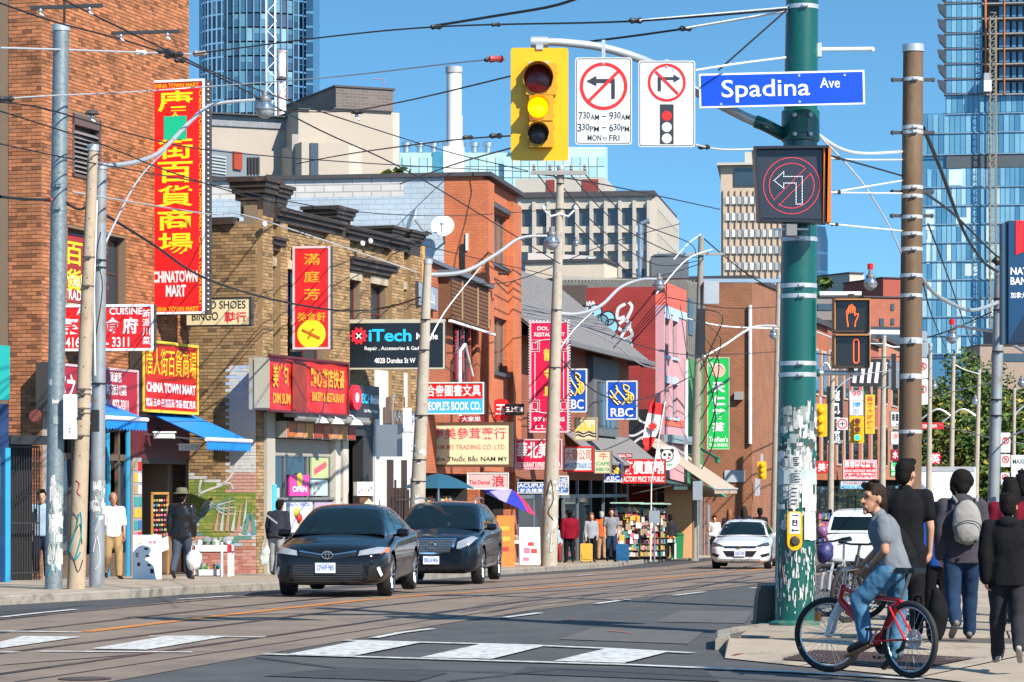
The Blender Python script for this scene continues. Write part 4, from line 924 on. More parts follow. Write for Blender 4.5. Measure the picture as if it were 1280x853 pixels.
MB().box(xr+.35,x9,.35,12,zt6-.6,zt6-.5).build('roof',M('roof_tar'),b6)
s6=Fr(f6.w(xr,0,0),f6.ang-math.pi/2)
def sg(px,py):x,z=s6.hit(px,py);return -x,z
def tag_line(mat,pts,w,k=6):
 m=MB();P_=[Vector((xr-.012,*sg(*p))) for p in curve(pts,k)];vs=[]
 for i,p in enumerate(P_):
  t=P_[min(i+1,len(P_)-1)]-P_[max(i-1,0)];t.normalize();nn=Vector((0,-t.z,t.y))*w/2;vs+=[p+nn,p-nn]
 m.add(vs,[(2*i,2*i+1,2*i+3,2*i+2) for i in range(len(P_)-1)]);m.build('graffiti',mat,b6)
gw=M('graffiti_white',(.7,.68,.68),.6,var=.1);gb_=M('graffiti_blue',(.32,.62,.72),.6);gk=M('graffiti_black',(.015,.015,.02),.6)
for pts in ([(782,380),(773,386),(772,398),(781,396)],[(786,378),(790,385),(782,402)],[(774,405),(782,400),(787,408),(779,414),(773,410)],[(788,402),(776,424),(790,420),(787,410)],[(776,432),(785,426),(789,434),(780,440),(775,434)],[(788,424),(779,447),(772,452)]):
 tag_line(gw,pts,.13)
for c in ((722,378),(733,392),(744,390),(752,402),(760,398),(764,408),(742,405)):
 a,z=sg(*c);m=MB();m.lathe([(.0001,0),(.28,0)],14,(0,0,0));m.v=[(xr-.008,a+v[0],z+v[1]) for v in m.v];m.build('graffiti',gb_,b6)
 m=MB();m.lathe([(.26,0),(.31,0)],14);m.v=[(xr-.014,a+v[0],z+v[1]) for v in m.v];m.build('graffiti',gk,b6)
a0,z0=sg(716,383);a1,z1=sg(744,375)
for k in range(6):tag_line(gw,[(717+k*4.5,384),(719+k*4.5,377),(721+k*4.5,383),(720+k*4.5,386)],.07,3)
ya,za=sg(812,560);yb_,zb_=sg(748,512)
MB().box(xr-.008,xr-.002,ya,yb_,za,zb_).build('mural_panel',gk,b6)
for pts in ([(752,530),(762,522),(775,530),(770,545),(785,552)],[(780,518),(792,514),(800,526),(812,530)],[(760,550),(770,538),(790,545),(805,538)],[(785,560),(800,548),(812,545)],[(748,515),(757,518),(752,524)]):tag_line(gw,pts,.09)
room(b6,X6(788),x9-.1,.1,Z6(820,606),3.2,y=.32)
MB().box(X6(788),x9,-.05,.3,Z6(820,608),3.12).build('fascia',M('fascia_dark',(.05,.04,.04),.6),b6)
f8=fr2(858,118.6,972,142)
X8=lambda px,d=0:f8.x(px,d);Z8=lambda px,py,d=0:f8.z(px,py,d)
b7=thing('green_front_building','narrow green and grey clad building between the pink front and the brown brick building','building',f8)
MB().box(.05,X8(878),0,9,-.4,Z8(865,352)).build('wall',M('clad_grey',(.20,.19,.17),.7,var=.3,vs=3),b7)
MB().box(.05,X8(878),-.04,-.002,3,Z8(865,450)).build('wall',M('clad_green',(.06,.25,.07),.6,var=.1),b7)
for k in range(10):MB().box(.1+k*.42,.3+k*.42,-.05,-.005,Z8(865,445),Z8(865,356)).build('cladding_rib',M('clad_grey'),b7)
MB().box(X8(859),X8(864),-.08,-.052,Z8(865,420),Z8(865,375)).build('window',glassd,b7)
bm8=brickmat('brick_brown',(.36,.145,.07),(.31,.12,.06),(.20,.11,.07),1.25)
b8=thing('brick_building','broad brown brick building with a blank sunlit side wall behind the wooden pole','building',f8)
x80,x81=X8(940),X8(972);zt8=Z8(940,350)
MB().box(x80,x81,0,14,-.4,zt8).build('wall',bm8,b8)
MB().box(x80-.1,x81,-.1,14,zt8+.001,zt8+.22).build('coping',M('coping_dark'),b8)
s8=Fr(f8.w(x80,0,0),f8.ang-math.pi/2)
def s8v(px,py):x,z=s8.hit(px,py);return -x,z
y,z=s8v(895,362);MB().box(x80+1,x80+4,7.5,11.5,zt8,s8v(900,322)[1]).build('penthouse',M('render_cream',(.62,.52,.4),.8,var=.1),b8)
MB().box(x80+.9,x80+4.1,7.4,11.6,s8v(900,322)[1]+.001,s8v(900,318)[1]).build('penthouse_coping',M('coping_dark'),b8)
y0,z0=s8v(951,540);
MB().tube([(x80-.1,s8v(938,400)[0],s8v(938,555)[1]),(x80-.1,s8v(938,400)[0],s8v(938,382)[1])],.09,8).build('drainpipe',white,b8)
MB().box(x80-.25,x80-.01,s8v(924,480)[0]-.2,s8v(924,480)[0]+.2,s8v(924,500)[1],s8v(924,490)[1]).build('wall_box',M('box_grey',(.35,.35,.35),.5),b8)
y,z=s8v(912,595);MB().box(x80-.06,x80-.01,s8v(931,0)[0],s8v(906,0)[0],s8v(912,603)[1],s8v(912,588)[1]).build('notice_board',M('board_pale',(.5,.55,.6),.5),b8)
MB().box(x80-.06,x80-.01,s8v(950,0)[0],s8v(944,0)[0],s8v(912,620)[1],s8v(912,598)[1]).build('notice_board',M('board_pale'),b8)
o=awning(f8,'wide tan awning sloping over the sidewalk below the green sign',893,921,556,611,3.0,M('awning_tan',(.42,.34,.26),.8,var=.15,vs=2),M('awning_edge_grey',(.4,.4,.4),.6),scall=False,group=None)
awning(f6,'dark awning over the market stall with the red price sign',842,868,595,606,1.6,M('awning_dark',(.05,.09,.09),.7),black,scall=False,group=None)
awning(f8,'green awning with a rounded top under the green vertical sign',893,899,556,572,1.2,M('awning_green',(.02,.25,.1),.7),M('awning_green'),group=None)
def blade(name,label,px0,py0,px1,py1,Y,d,mat,ang=-R(9),**k):
 return signpx(fb(px0,Y,ang),name,label,k.pop('cat','sign'),px0,py0,px1,py1,d,mat,**k)
lr=M('letter_red');lb=M('letter_blue2',(.02,.12,.5),.4);lblk=M('letter_black',(.03,.025,.02),.5);lpale=M('letter_faded_red',(.6,.2,.15),.5);lgold=M('letter_gold',(.85,.6,.08),.4)
r,w,h=blade('book_shop_sign','red and light blue sign reading PEOPLE\'S BOOK CO.',529,478,605,518,73.4,.2,red,border=.03,bm=whitel)
MB().box(-w/2+.03,w/2-.03,-.02,-.0125,.03,h*.48).build('panel',M('sign_light_blue',(.04,.45,.78),.4),r)
tx(r,w,h,'合衆圖書文具',.05,.95,.56,.92,whitel,.03);text(r,"PEOPLE'S BOOK CO.",-.46*w,.45*w,h*.12,h*.4,-.022,whitel,.035)
r,w,h=blade('trading_shop_sign','large cream sign of a herbal trading shop with brown frame',533,528,640,584,74.6,.25,M('sign_cream2',(.74,.68,.42),.4,var=.04),border=.07,bm=M('frame_brown',(.12,.06,.03),.5))
tx(r,w,h,'南美參茸藥行',.07,.93,.62,.88,M('letter_rose',(.72,.08,.12),.5),.02);tx(r,w,h,'NAM MY TRADING CO. LTD.',.07,.93,.39,.5,lpale,.02);tx(r,w,h,'Tiệm Thuốc Bắc NAM MY',.05,.95,.1,.26,lblk,.02)
r,w,h=blade('dental_sign','small faded pink sign hanging under the cream trading shop sign',584,591,636,612,78,.1,M('sign_pale_pink',(.75,.5,.5),.5,var=.15),border=.03,bm=white)
tx(r,w,h,'The Dental',.05,.55,.3,.55,lr,.02);tx(r,w,h,'浪',.6,.9,.15,.85,lr,.03)
r,w,h=blade('restaurant_sign','tall crimson neon sign with gold characters and white fretwork behind the concrete pole',662,402,711,541,84,.45,M('sign_crimson',(.65,.01,.07),.35),border=.05,bm=M('frame_palepink',(.8,.5,.55),.4))
tx(r,w,h,'DOL SUM',.2,.8,.92,.955,whitel,.03);tx(r,w,h,'RESTAURANT',.12,.9,.865,.9,whitel,.04)
for i,ch in enumerate('龍金車'):tx(r,w,h,ch,.36,.66,.645-i*.165,.755-i*.165,lgold,.04)
tx(r,w,h,'971-7785',.1,.9,.1,.14,whitel,.04);tx(r,w,h,'L.L.B.O.',.15,.85,.03,.07,whitel,.04)
m=MB()
for sx in (-1,1):
 for zc in (.78,.24):
  for k in range(3):
   a=.035+k*.07;m.tube([(sx*(w/2-.16)-a*.8,-.02,h*zc-a),(sx*(w/2-.16)+a*.8,-.02,h*zc-a),(sx*(w/2-.16)+a*.8,-.02,h*zc+a),(sx*(w/2-.16)-a*.8,-.02,h*zc+a),(sx*(w/2-.16)-a*.8,-.02,h*zc-a)],.011,4,sm=False) if k else None
 m.tube([(sx*(w/2-.16),-.02,h*.3),(sx*(w/2-.16),-.02,h*.72)],.012,4,sm=False)
m.tube([(w*.36*math.cos(t*.2617),-.02,h*.8+.12*math.sin(t*.2617)) for t in range(13)],.012,4,sm=False);m.tube([(w*.36*math.cos(t*.2617),-.02,h*.21-.12*math.sin(t*.2617)) for t in range(13)],.012,4,sm=False)
o=m.build('fretwork',whitel,r);o['kind']='stuff'
m=MB()
for k in range(40):
 for sx in (-w/2-.025,w/2+.025):m.ball((sx,0,.05+(h-.1)*k/39),.025,n=4)
for k in range(12):
 for zz in (h+.02,):m.ball((-w/2+w*k/11,0,zz),.025,n=4)
o=m.build('bulb_string',whitel,r);o['kind']='stuff'
r,w,h=blade('shop_sign','crimson sign with large white characters below the tall neon sign',644,549,703,587,86,.3,M('sign_crimson'),border=.04,bm=M('frame_palepink'));tx(r,w,h,'華北美食',.04,.95,.36,.92,whitel,.04);tx(r,w,h,'RESTAURANT EXPRESS TO CHINA',.04,.96,.06,.24,whitel,.04)
r,w,h=blade('trade_shop_sign','white sign with pink characters and a red frame reading TRADE CO',704,558,742,590,89,.3,M('sign_white',(.8,.78,.76),.4),border=.05,bm=red);tx(r,w,h,'大發公司',.06,.94,.45,.88,lpale,.03);tx(r,w,h,'IMPORTS TRADE CO',.04,.96,.14,.34,M('letter_blue3',(.02,.3,.7),.4),.03)
r,w,h=blade('cafe_sign','narrow cream cafe sign with green letters beside the white trade sign',743,563,764,592,92,.3,M('sign_cream3',(.72,.66,.48),.4),border=.03,bm=M('frame_tan',(.45,.35,.2),.5));tx(r,w,h,'牛',.3,.8,.6,.9,lpale,.03);tx(r,w,h,'CAFE',.1,.9,.35,.5,M('letter_green',(.03,.4,.12),.4),.03);tx(r,w,h,'BUBBLE TEA',.1,.9,.1,.25,M('letter_green'),.02)
def bank_sign(label,px0,py0,px1,py1,Y):
 r,w,h=blade('bank_sign',label,px0,py0,px1,py1,Y,.3,M('bank_blue',(.01,.09,.55),.35),border=.05,bm=M('frame_silver',(.6,.65,.7),.4),group='blue bank shield signs')
 tx(r,w,h,'RBC',.14,.86,.08,.3,whitel,.03);m=MB()
 for pts in ([(.3,.88),(.36,.76),(.3,.66),(.2,.55)],[(.3,.8),(.5,.62),(.6,.5),(.5,.38)],[(.12,.75),(.3,.55),(.45,.42)],[(.1,.62),(.25,.48),(.38,.38)],[(.55,.9),(.72,.84),(.68,.74),(.56,.78),(.55,.9)],[(.6,.72),(.82,.66),(.86,.52),(.72,.42),(.64,.52),(.8,.58)],[(.62,.64),(.84,.6)],[(.7,.7),(.7,.44)],[(.78,.69),(.79,.46)]):
  m.tube([((a-.5)*w,-.022,b*h) for a,b in curve(pts,3)],.027,5,sm=False)
 m.build('emblem',lgold,r);return r
bank_sign('blue bank shield sign partly behind the tall crimson neon sign',702,461,734,516,87.5)
bank_sign('blue bank shield sign with gold lion in front of the red graffiti wall',758,476,797,525,95)
bank_sign('small low blue bank sign beside the red price sign',755,578,778,603,97)
r,w,h=blade('harbour_sign','square cream sign with gold houses over black waves',718,522,747,551,88,.25,M('sign_cream3'),border=.05,bm=M('frame_tan'))
for k in range(5):MB().box(-.3+k*.12,-.21+k*.12,-.02,-.0135,.3,.42+.09*(k%3)).build('house_picture',lgold,r)
for k in range(2):MB().tube([(-.33+.055*t,-.02,.25-.09*k+.03*math.sin(t)) for t in range(13)],.018,4).build('wave',lblk,r)
r,w,h=blade('clinic_sign','blue acupuncture clinic board hanging over the sidewalk behind the pole',647,603,711,617,85,.06,M('sign_blue_clinic',(.03,.16,.5),.4),border=.02,bm=white);tx(r,w,h,'ACUPUNCTURE',.02,.98,.52,.9,whitel,.03);tx(r,w,h,'針灸推拿診所二樓',.05,.95,.08,.45,whitel,.03)
r,w,h=blade('clinic_sign','square white and blue clinic sign right of the concrete pole',690,595,711,619,85.6,.1,M('sign_blue_clinic'),border=.04,bm=white);tx(r,w,h,'診所',.2,.9,.58,.9,whitel,.03);tx(r,w,h,'TURE',.1,.9,.34,.52,whitel,.03)
r,w,h=blade('black_strip_sign','dark sign strip with white characters beside a red disc under the orange building',631,505,655,519,83,.1,M('sign_black'),border=.02);tx(r,w,h,'玉上服飾',.05,.95,.25,.75,whitel,.03)
o=thing('disc_sign','round red sign edge next to the dark sign strip','sign',W(626,512,83.2));MB().lathe([(.0001,-.05),(.32,-.05),(.32,.05),(.0001,.05)],20,axis='y').build('disc',red,o);text(o,'玉',-.15,.15,-.15,.15,-.056,whitel,.03)
r,w,h=blade('price_sign','red factory price banner with large white characters over the market stall',776,574,832,605,99,.15,red,border=.03);tx(r,w,h,'廠價直銷',.03,.97,.38,.95,whitel,.05);tx(r,w,h,'FACTORY PRICE TO PUBLIC',.03,.97,.08,.3,whitel,.04)
r,w,h=blade('upper_strip','pale strip sign just above the red factory price banner',771,567,790,573,98.6,.1,M('sign_dark_red'),border=.01);tx(r,w,h,'HEALTH',.05,.95,.2,.8,whitel,.03)
r,w,h=blade('restaurant_sign','small red oval restaurant sign above the long cream sign',574,520,604,528,76,.1,M('sign_dark_red'),border=.01);tx(r,w,h,'大家樂',.1,.9,.1,.9,whitel,.03)
o=thing('panda_sign','round white sign with a panda face on the front beyond the flag','sign',W(834,573,104),-R(6))
MB().lathe([(.0001,-.08),(.44,-.08),(.46,-.05),(.46,.05),(.0001,.05)],32,axis='y').build('disc',M('sign_white'),o)
def dot(par,x,z,rr,mat,y=-.085,nm='panda_mark'):m=MB();m.lathe([(.0001,0),(rr,0)],16,(x,y,z),axis='y');m.build(nm,mat,par)
dot(o,0,.1,.25,M('mark_black',(.03,.03,.03),.5));dot(o,0,.1,.21,whitel,-.087);dot(o,-.19,.28,.08,M('mark_black'));dot(o,.19,.28,.08,M('mark_black'));dot(o,-.09,.13,.06,M('mark_black'),-.089);dot(o,.09,.13,.06,M('mark_black'),-.089);dot(o,.06,-.0,.05,lr,-.089);text(o,'Gyu-Kaku',-.2,.2,-.3,-.18,-.09,M('letter_green'),.02)
r,w,h=blade('vertical_sign','tall green vertical tea shop sign with white characters on the brown building',884,447,912,562,118,.3,M('sign_green',(.01,.48,.09),.4),border=.04,bm=M('frame_lime',(.4,.6,.35),.4))
dot(r,0,h*.86,.3,M('disc_peach',(.8,.45,.35),.5),-.02,'emblem');MB().tube([(.3*math.cos(t)*.8,-.03,h*.86+.25*math.sin(t)) for t in (.3,.8,1.4,2.0,2.7)],.02,5).build('emblem',whitel,r)
for i,ch in enumerate('天仁茗茶'):tx(r,w,h,ch,.22,.8,.62-i*.145,.73-i*.145,whitel,.09)
tx(r,w,h,"TenRen's",.08,.92,.08,.14,whitel,.04);tx(r,w,h,'TEA & GINSENG',.08,.92,.03,.065,whitel,.03);tx(r,w,h,'TEN',.05,.25,.9,.95,whitel,.03)
def far_box(par,fr,px0,px1,yt,yb=None,d=8,mat=None,y=0,name='wall'):
 pc=(px0+px1)/2;return MB().box(fr.x(px0,y),fr.x(px1,y),y,y+d,-8 if yb is None else fr.z(pc,yb,y),fr.z(pc,yt,y)).build(name,mat,par)
conc=M('precast_beige',(.40,.345,.285),.85,var=.08,vs=.6,dirt=(.36,.31,.26),da=.25,ds=.4)
conc2=M('precast_pale',(.48,.435,.375),.85,var=.07,vs=.5)
dkred=M('panel_dark_red',(.22,.04,.03),.6)
gl=[glass('tower_glass_%d'%i,c,.08,var=.25,vs=.25) for i,c in enumerate(((.02,.06,.12),(.035,.12,.2),(.09,.24,.33),(.2,.38,.46)))]
gr=[glass('right_glass_%d'%i,c,.1,var=.2,vs=.2,spec=.6) for i,c in enumerate(((.10,.27,.42),(.18,.38,.52),(.06,.19,.33),(.36,.54,.62),(.55,.66,.70)))]
Y=700.;t1=thing('glass_tower','dark blue round fronted glass tower at the upper left behind the beige blocks','skyscraper',W(316,HY,Y).to_tuple()[:2]+(gz(Y),))
hw=74*Y/F;zb=60.;zt=150.;fh=3.6;n=22
def tp(a,rr=0):x=hw*math.sin(a)*1.0;return (x*(1+rr/hw),16-(hw*.75+rr)*math.cos(a))
A0,A1=-R(88),R(60)
MB().lathe([(hw*.6,0),(hw*.6,zt)],24,(0,16,0)).build('core',M('tower_core',(.02,.03,.05),.5),t1)
rt=random.Random(2);rest=MB();cnt=0
for k in range(int((zt-zb)/fh)):
 z0=zb+k*fh
 for i in range(n):
  a0,a1=A0+(A1-A0)*i/n,A0+(A1-A0)*(i+.93)/n;p,q=tp(a0),tp(a1)
  split=rt.random()<.45;mi=rt.choices((0,1,2,3),(6,5,2,1))[0]
  m=MB().add([(*p,z0+.25),(*q,z0+.25),(*q,z0+fh*(.96 if not split else .55)),(*p,z0+fh*(.96 if not split else .55))],[(0,1,2,3)])
  if split:m.add([(*p,z0+fh*.57),(*q,z0+fh*.57),(*q,z0+fh*.96),(*p,z0+fh*.96)],[(0,1,2,3)],1)
  if 90<z0+CH<126 and cnt<290:m.build('pane',[gl[mi],gl[min(3,mi+1)]],t1);cnt+=1
  else:
   rest.add(m.v,m.f,mi)
o=rest.build('pane_grid',gl,t1);o['kind']='stuff'
m=MB()
for i in range(0,n+1):
 p=tp(A0+(A1-A0)*(i-.03)/n,.25);m.box(p[0]-.12,p[0]+.12,p[1]-.12,p[1]+.12,0,zt)
o=m.build('mullions',M('tower_mullion',(.25,.33,.4),.4,.4),t1);o['kind']='stuff'
x=hw*.99;MB().box(hw*.87,x,6,30,0,zt).build('side_wing',gl[0],t1)
for k in range(30):
 m=MB().box(hw*.87,x+.05,5.9,5.99,zb+k*fh,zb+k*fh+.6);m.build('spandrel',gl[2],t1)
Y=640.;t=thing('crane_mast','white lattice crane mast standing in front of the round glass tower','crane',(W(347,HY,Y).x,Y,gz(Y)))
m=MB();z0,z1=98.,122.;a=1.1
for sx in (-a,a):
 for sy in (-a,a):MB().bar((sx-.9,sy,0),(sx*.9-1.6,sy,z1),.22,.22).build('chord',white,t)
k=0;z=z0-6
while z<z1:m.bar((-a-1.1,-a,z),(a-1.2,-a,z+2.2),.16,.16);m.bar((a-1.2,-a,z+2.2),(-a-1.2,-a,z+4.4),.16,.16);z+=4.4
o=m.build('lattice',white,t);o['kind']='stuff'
Y=165.;fq=fr2(200,Y,505,Y+6)
t=thing('concrete_block','windowless beige concrete building with stepped blocks above the pale blue wall','building',fq)
for a,b,yt,d,y in ((200,373,143,20,4),(373,388,137,22,1.5),(388,426,139,20,3.2),(417,491,138,22,6),(377,436,179,5,0)):far_box(t,fq,a,b,yt,None,d,conc,y)
far_box(t,fq,436,452,182,None,4.6,conc2,.2)
MB().box(fq.x(491,6),fq.x(491,6)+.6,6.4,26,0,fq.z(495,140,6)).build('wall',conc2,t)
far_box(t,fq,205,372,146,158,.1,M('frieze_grey',(.24,.25,.27),.8,var=.4,vs=4),3.88,'frieze')
far_box(t,fq,388,398,179,222,.1,glassd,-.12,'window_slot')
far_box(t,fq,365,373,168,222,.1,M('shade_grey',(.3,.28,.26),.8),1.3,'panel')
for a,b,yt in ((200,373,143),(373,388,137),(417,491,138)):far_box(t,fq,a,b,yt-1.6,yt,20,M('coping_dark'),3.5 if yt==143 else (1.3 if yt==137 else 5.8),'coping')
for k in range(3):far_box(t,fq,262,490,165+k*18,165.5+k*18,.04,M('joint_line',(.35,.3,.25),.9),-.05 if False else 3.95,'joint') if False else None
t=thing('roof_block','grey brick plant block on top of the beige concrete building','roof block',fq.w(fq.x(456,9),9,fq.z(456,140,9)),fq.ang)
gbm=brickmat('brick_grey_far',(.16,.13,.12),(.12,.10,.09),(.2,.18,.17),2.5);w_=fq.x(492,9)-fq.x(420,9);h_=fq.z(456,111,9)-fq.z(456,140,9)
MB().box(-w_/2,w_/2,0,10,0,h_).build('wall',gbm,t);MB().box(-w_/2-.1,w_/2+.1,-.1,10.1,h_+.001,h_+.12).build('coping',M('coping_dark'),t)
MB().tube([(w_/2-.3,1,h_),(w_/2-.3,1,h_+.8),(w_/2-1,1,h_+.8)],.03,4).build('rail',M('rail_pink',(.5,.2,.3),.5),t)
Y=520.;t=thing('glass_building','small dark blue glass block between the round tower and the grey plant block','building',(W(405,HY,Y).x,Y,gz(Y)))
for i in range(6):
 for k in range(6):MB().box(-4.6+i*1.55,-3.15+i*1.55,-.1,0,44+k*5.6,49+k*5.6).build('pane',gl[(i+k)%2],t)
MB().box(-4.7,4.7,.01,14,0,73.5).build('wall',gl[0],t)
Y=182.;t=thing('chimney','white rooftop chimney stack flaking with rust behind the lamp','chimney',(W(352,HY,Y).x,Y,14))
h_=W(0,66,Y).z-14;m=MB();m.lathe([(.32,0),(.29,h_),(.33,h_+.01),(.33,h_+.12),(.24,h_+.12)],18);m.build('stack',M('chimney_white',(.75,.73,.7),.6,dirt=(.35,.08,.03),da=.55,ds=1.8),t)
for k in range(3):MB().tube([(.75+k*.3,0,0),(.75+k*.3,0,6.9-k*.4)],.11,8).build('vent_pipe',metal,t)
Y=155.;t=thing('rooftop_unit','grey rooftop air handling unit beside the tall vertical sign','roof unit',fr2(255,120,325,123))
ff=fr2(255,120,325,123);far_box(t,ff,255,308,188,222,3,M('unit_grey',(.28,.31,.32),.5,.4),0,'casing');far_box(t,ff,308.2,325,193,222,3,M('unit_grey'),.3,'casing')
for k in range(6):far_box(t,ff,262,283,195+k*4,197+k*4,.05,M('unit_slat',(.4,.42,.42),.5),-.07,'slat')
far_box(t,ff,293,303,190,212,.1,M('unit_red',(.35,.05,.02),.5),-.12,'door')
for k in range(4):far_box(t,ff,310+k*4,312.5+k*4,197,218,.05,M('frame_dark'),.22,'slat')
Y=230.;t=thing('chimney','tall plain white chimney rising behind the orange building','chimney',(W(567.5,HY,Y).x,Y,gz(Y)))
zt_=W(0,84,Y).z-gz(Y);MB().lathe([(.66,0),(.62,zt_-.5),(.62,zt_)],24).build('stack',M('chimney_plain',(.72,.7,.68),.7,var=.05),t);MB().lathe([(.64,zt_-.55),(.70,zt_-.5),(.70,zt_),(.5,zt_)],24).build('rim',M('rim_grey',(.4,.4,.42),.5),t)
zb_=W(0,185,Y).z-gz(Y);MB().box(-.85,.85,-.9,.9,0,zb_).build('base',M('chimney_plain'),t);MB().box(.62,.72,-.05,.05,zb_,zt_-4).build('ladder',M('rim_grey'),t)
Y=420.;fg=fr2(500,Y,757,Y);t=thing('glass_building','long pale green glass building behind the hotel and the white chimney','building',fg)
pg=[glass('pale_glass_%d'%i,c,.25,var=.12,vs=.1,spec=.5) for i,c in enumerate(((.40,.58,.58),(.46,.63,.62),(.34,.53,.56)))]
far_box(t,fg,500,640,191,None,30,pg[0]);far_box(t,fg,640,757,184,None,30,pg[1],-1.0)
MB().box(fg.x(757,-1),fg.x(757,-1)+.3,-1,36,0,fg.z(757,184,-1)).build('wall',pg[2],t)
far_box(t,fg,541,555,190,260,.2,glass('teal_glass',(.06,.25,.36),.1),-.3,'pane')
for k in range(24):
 px_=503+k*10.6
 for j,(ya,yb_) in enumerate(((196,208),(209,222),(223,236))):
  far_box(t,fg,px_,px_+9.8,ya,yb_,.1,pg[(k+j)%3],-.2 if px_<630 else -1.2,'pane')
for k in range(7):
 x=fg.x(508+k*17,4);z=fg.z(508,191,4);o=thing('roof_vent',f'small silver roof vent, {("leftmost", "second from left", "third from left", "middle", "third from right", "second from right", "rightmost")[k]} of the row on the pale green glass building','roof vent',fg.w(x,4,z),0,'silver roof vents')
 MB().lathe([(.5,0),(.5,.8),(.75,.9),(.75,1.5),(.3,1.7),(.0001,1.7)],10).build('cowl',metal,o)
Y=260.;fh_=fr2(628,Y,816,Y-2);t=thing('hotel','pale precast concrete hotel with a grid of dark windows above the gabled roof','building',fh_)
zt_=fh_.z(720,247);xr_=fh_.x(816)
rows=[(261,283),(291.5,306.5),(314.5,328),(337,352),(362,376)]
hls=[]
for k in range(10):
 a=634+k*17.9
 for ya,yb_ in rows:hls.append((fh_.x(a),fh_.x(a+13.2),fh_.z(720,yb_),fh_.z(720,ya)))
wall(t,'wall',conc2,fh_.x(620),xr_,-5,zt_,hls,0,.5)
gw_=[glass('hotel_glass_%d'%i,c,.12,var=.3,vs=.15) for i,c in enumerate(((.05,.06,.08),(.09,.10,.10),(.16,.16,.13)))]
for i,h in enumerate(hls):MB().box(h[0],h[1],.35,.4,h[2],h[3]).build('window',gw_[(i*7+i//5)%3 if i%5 else 0],t)
for k in range(11):MB().box(fh_.x(630+k*17.9),fh_.x(633.8+k*17.9),-.35,-.003,8,zt_-.4).build('fin',conc2,t)
MB().box(fh_.x(620),xr_+.2,-.4,24,zt_+.001,zt_+.5).build('coping',M('coping_dark'),t)
hls=[]
for k in range(13):
 for ya,yb_ in rows:
  y0=.6+k*1.75;hls.append((y0,y0+1.0,fh_.z(816,yb_),fh_.z(816,ya)))
wall(t,'wall',conc2,.5,24,-5,zt_,hls,xr_,.4,side=True);MB().box(xr_-.3,xr_-.2,.4,24,0,zt_).build('lining',M('lining_dark',(.06,.06,.07),.6),t)
sd=Fr(fh_.w(xr_+.4,0,0),fh_.ang+math.pi/2-R(55))
t2=thing('roof_block','white penthouse with two dark red panels on top of the hotel','roof block',fh_.w(fh_.x(700,4),4,zt_+.5),fh_.ang)
wq=56*264/F;MB().box(-wq,wq,0,10,0,1.75).build('wall',conc2,t2)
for a,b in ((-.3*wq,-.12*wq),(.5*wq,.86*wq)):MB().box(a,b,-.1,-.002,.1,1.6).build('panel',dkred,t2)
Y=150.;fk=fr2(660,Y,740,Y+2);t=thing('flat_roof_block','low plain grey roof block just above the gabled roof','roof block',fk)
far_box(t,fk,660,733,318,420,8,M('block_greige',(.42,.38,.36),.85,var=.1));far_box(t,fk,733.1,745,320,420,5,M('unit_grey'),.5,'unit');far_box(t,fk,735,743,322,345,.2,M('unit_frame',(.55,.55,.55),.5),.25,'unit')
far_box(t,fk,736,743,331,346,.1,M('unit_orange',(.55,.17,.04),.5),.1,'hatch')
Y=128;fk=fr2(703,122,880,126);t=thing('industrial_building','long dark corrugated roof edge building with an oval roof tank behind the graffiti wall','building',fk)
far_box(t,fk,703,872,350,None,8,M('clad_brown',(.12,.08,.06),.7,var=.2));far_box(t,fk,703,872,349,364,.4,M('cap_corrugated',(.27,.25,.23),.7,var=.2),-.45,'parapet')
for k in range(40):far_box(t,fk,703+k*4.2,705+k*4.2,350,363,.08,M('rib_dark',(.12,.11,.1),.6),-.54,'rib')
o=thing('roof_tank','dark louvred rooftop cooling unit right of the hotel','roof unit',fk.w(fk.x(836,3),3,fk.z(836,350,3)),0)
MB().box(-.85,.85,-1,1,0,.95).build('casing',M('unit_dark',(.12,.13,.14),.5,.3),o);MB().lathe([(.8,.95),(.85,1.05),(.7,1.15),(.0001,1.2)],20).build('fan_ring',M('unit_dark'),o)
MB().tube([(-1.3,0,0),(-1.3,0,2.6),(-.9,0,2.7)],.14,10).build('flue',metal,o)
Y=380.;fo=fr2(898,Y,990,Y-1);t=thing('office_tower','beige office tower with rows of pale windows left of the green pole','building',fo)
far_box(t,fo,901,1000,206,None,18,M('tower_tan',(.50,.385,.29),.85,var=.08),0);far_box(t,fo,896,1000,203,206,20,conc2,-1,'eave');far_box(t,fo,931,1000,190,203,8,conc2,3,'penthouse')
far_box(t,fo,918,1000,210,232,.2,glassd,-.25,'glazed_storey')
og=[M('office_window_%d'%i,c,.3,var=.2) for i,c in enumerate(((.55,.55,.52),(.36,.4,.42),(.65,.64,.6)))]
for r_ in range(6):
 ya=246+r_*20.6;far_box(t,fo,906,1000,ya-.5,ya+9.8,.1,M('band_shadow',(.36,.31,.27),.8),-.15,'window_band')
 for k in range(12):far_box(t,fo,907+k*7.7,913.3+k*7.7,ya,ya+9.3,.1,og[(k*5+r_*3)%3],-.27,'window')
for k in range(13):far_box(t,fo,905.2+k*7.7,906+k*7.7,236,372,.2,M('tower_tan'),-.42,'pilaster')
Y=600;t=thing('dark_tower','dark glass tower edge showing between the green pole and the signal','skyscraper',(W(1014,HY,Y).x,Y,gz(Y)))
zt_=W(0,266,Y).z;MB().lathe([(3.6,0),(3.6,zt_-3),(3.1,zt_),(.001,zt_)],24).build('wall',gl[0],t)
for k in range(14):MB().lathe([(3.62,0),(3.62,.5)],24,(0,0,zt_-6-k*4)).build('floor_band',gl[1],t)
Y=520.;fs=fr2(1152,Y,1300,Y-3.6);t=thing('glass_skyscraper','large pale blue glass skyscraper with building hoist at the upper right','skyscraper',fs)
far_box(t,fs,1182,1310,118,None,30,gr[2],.4);far_box(t,fs,1152,1184,142,None,30,gr[2],.5)
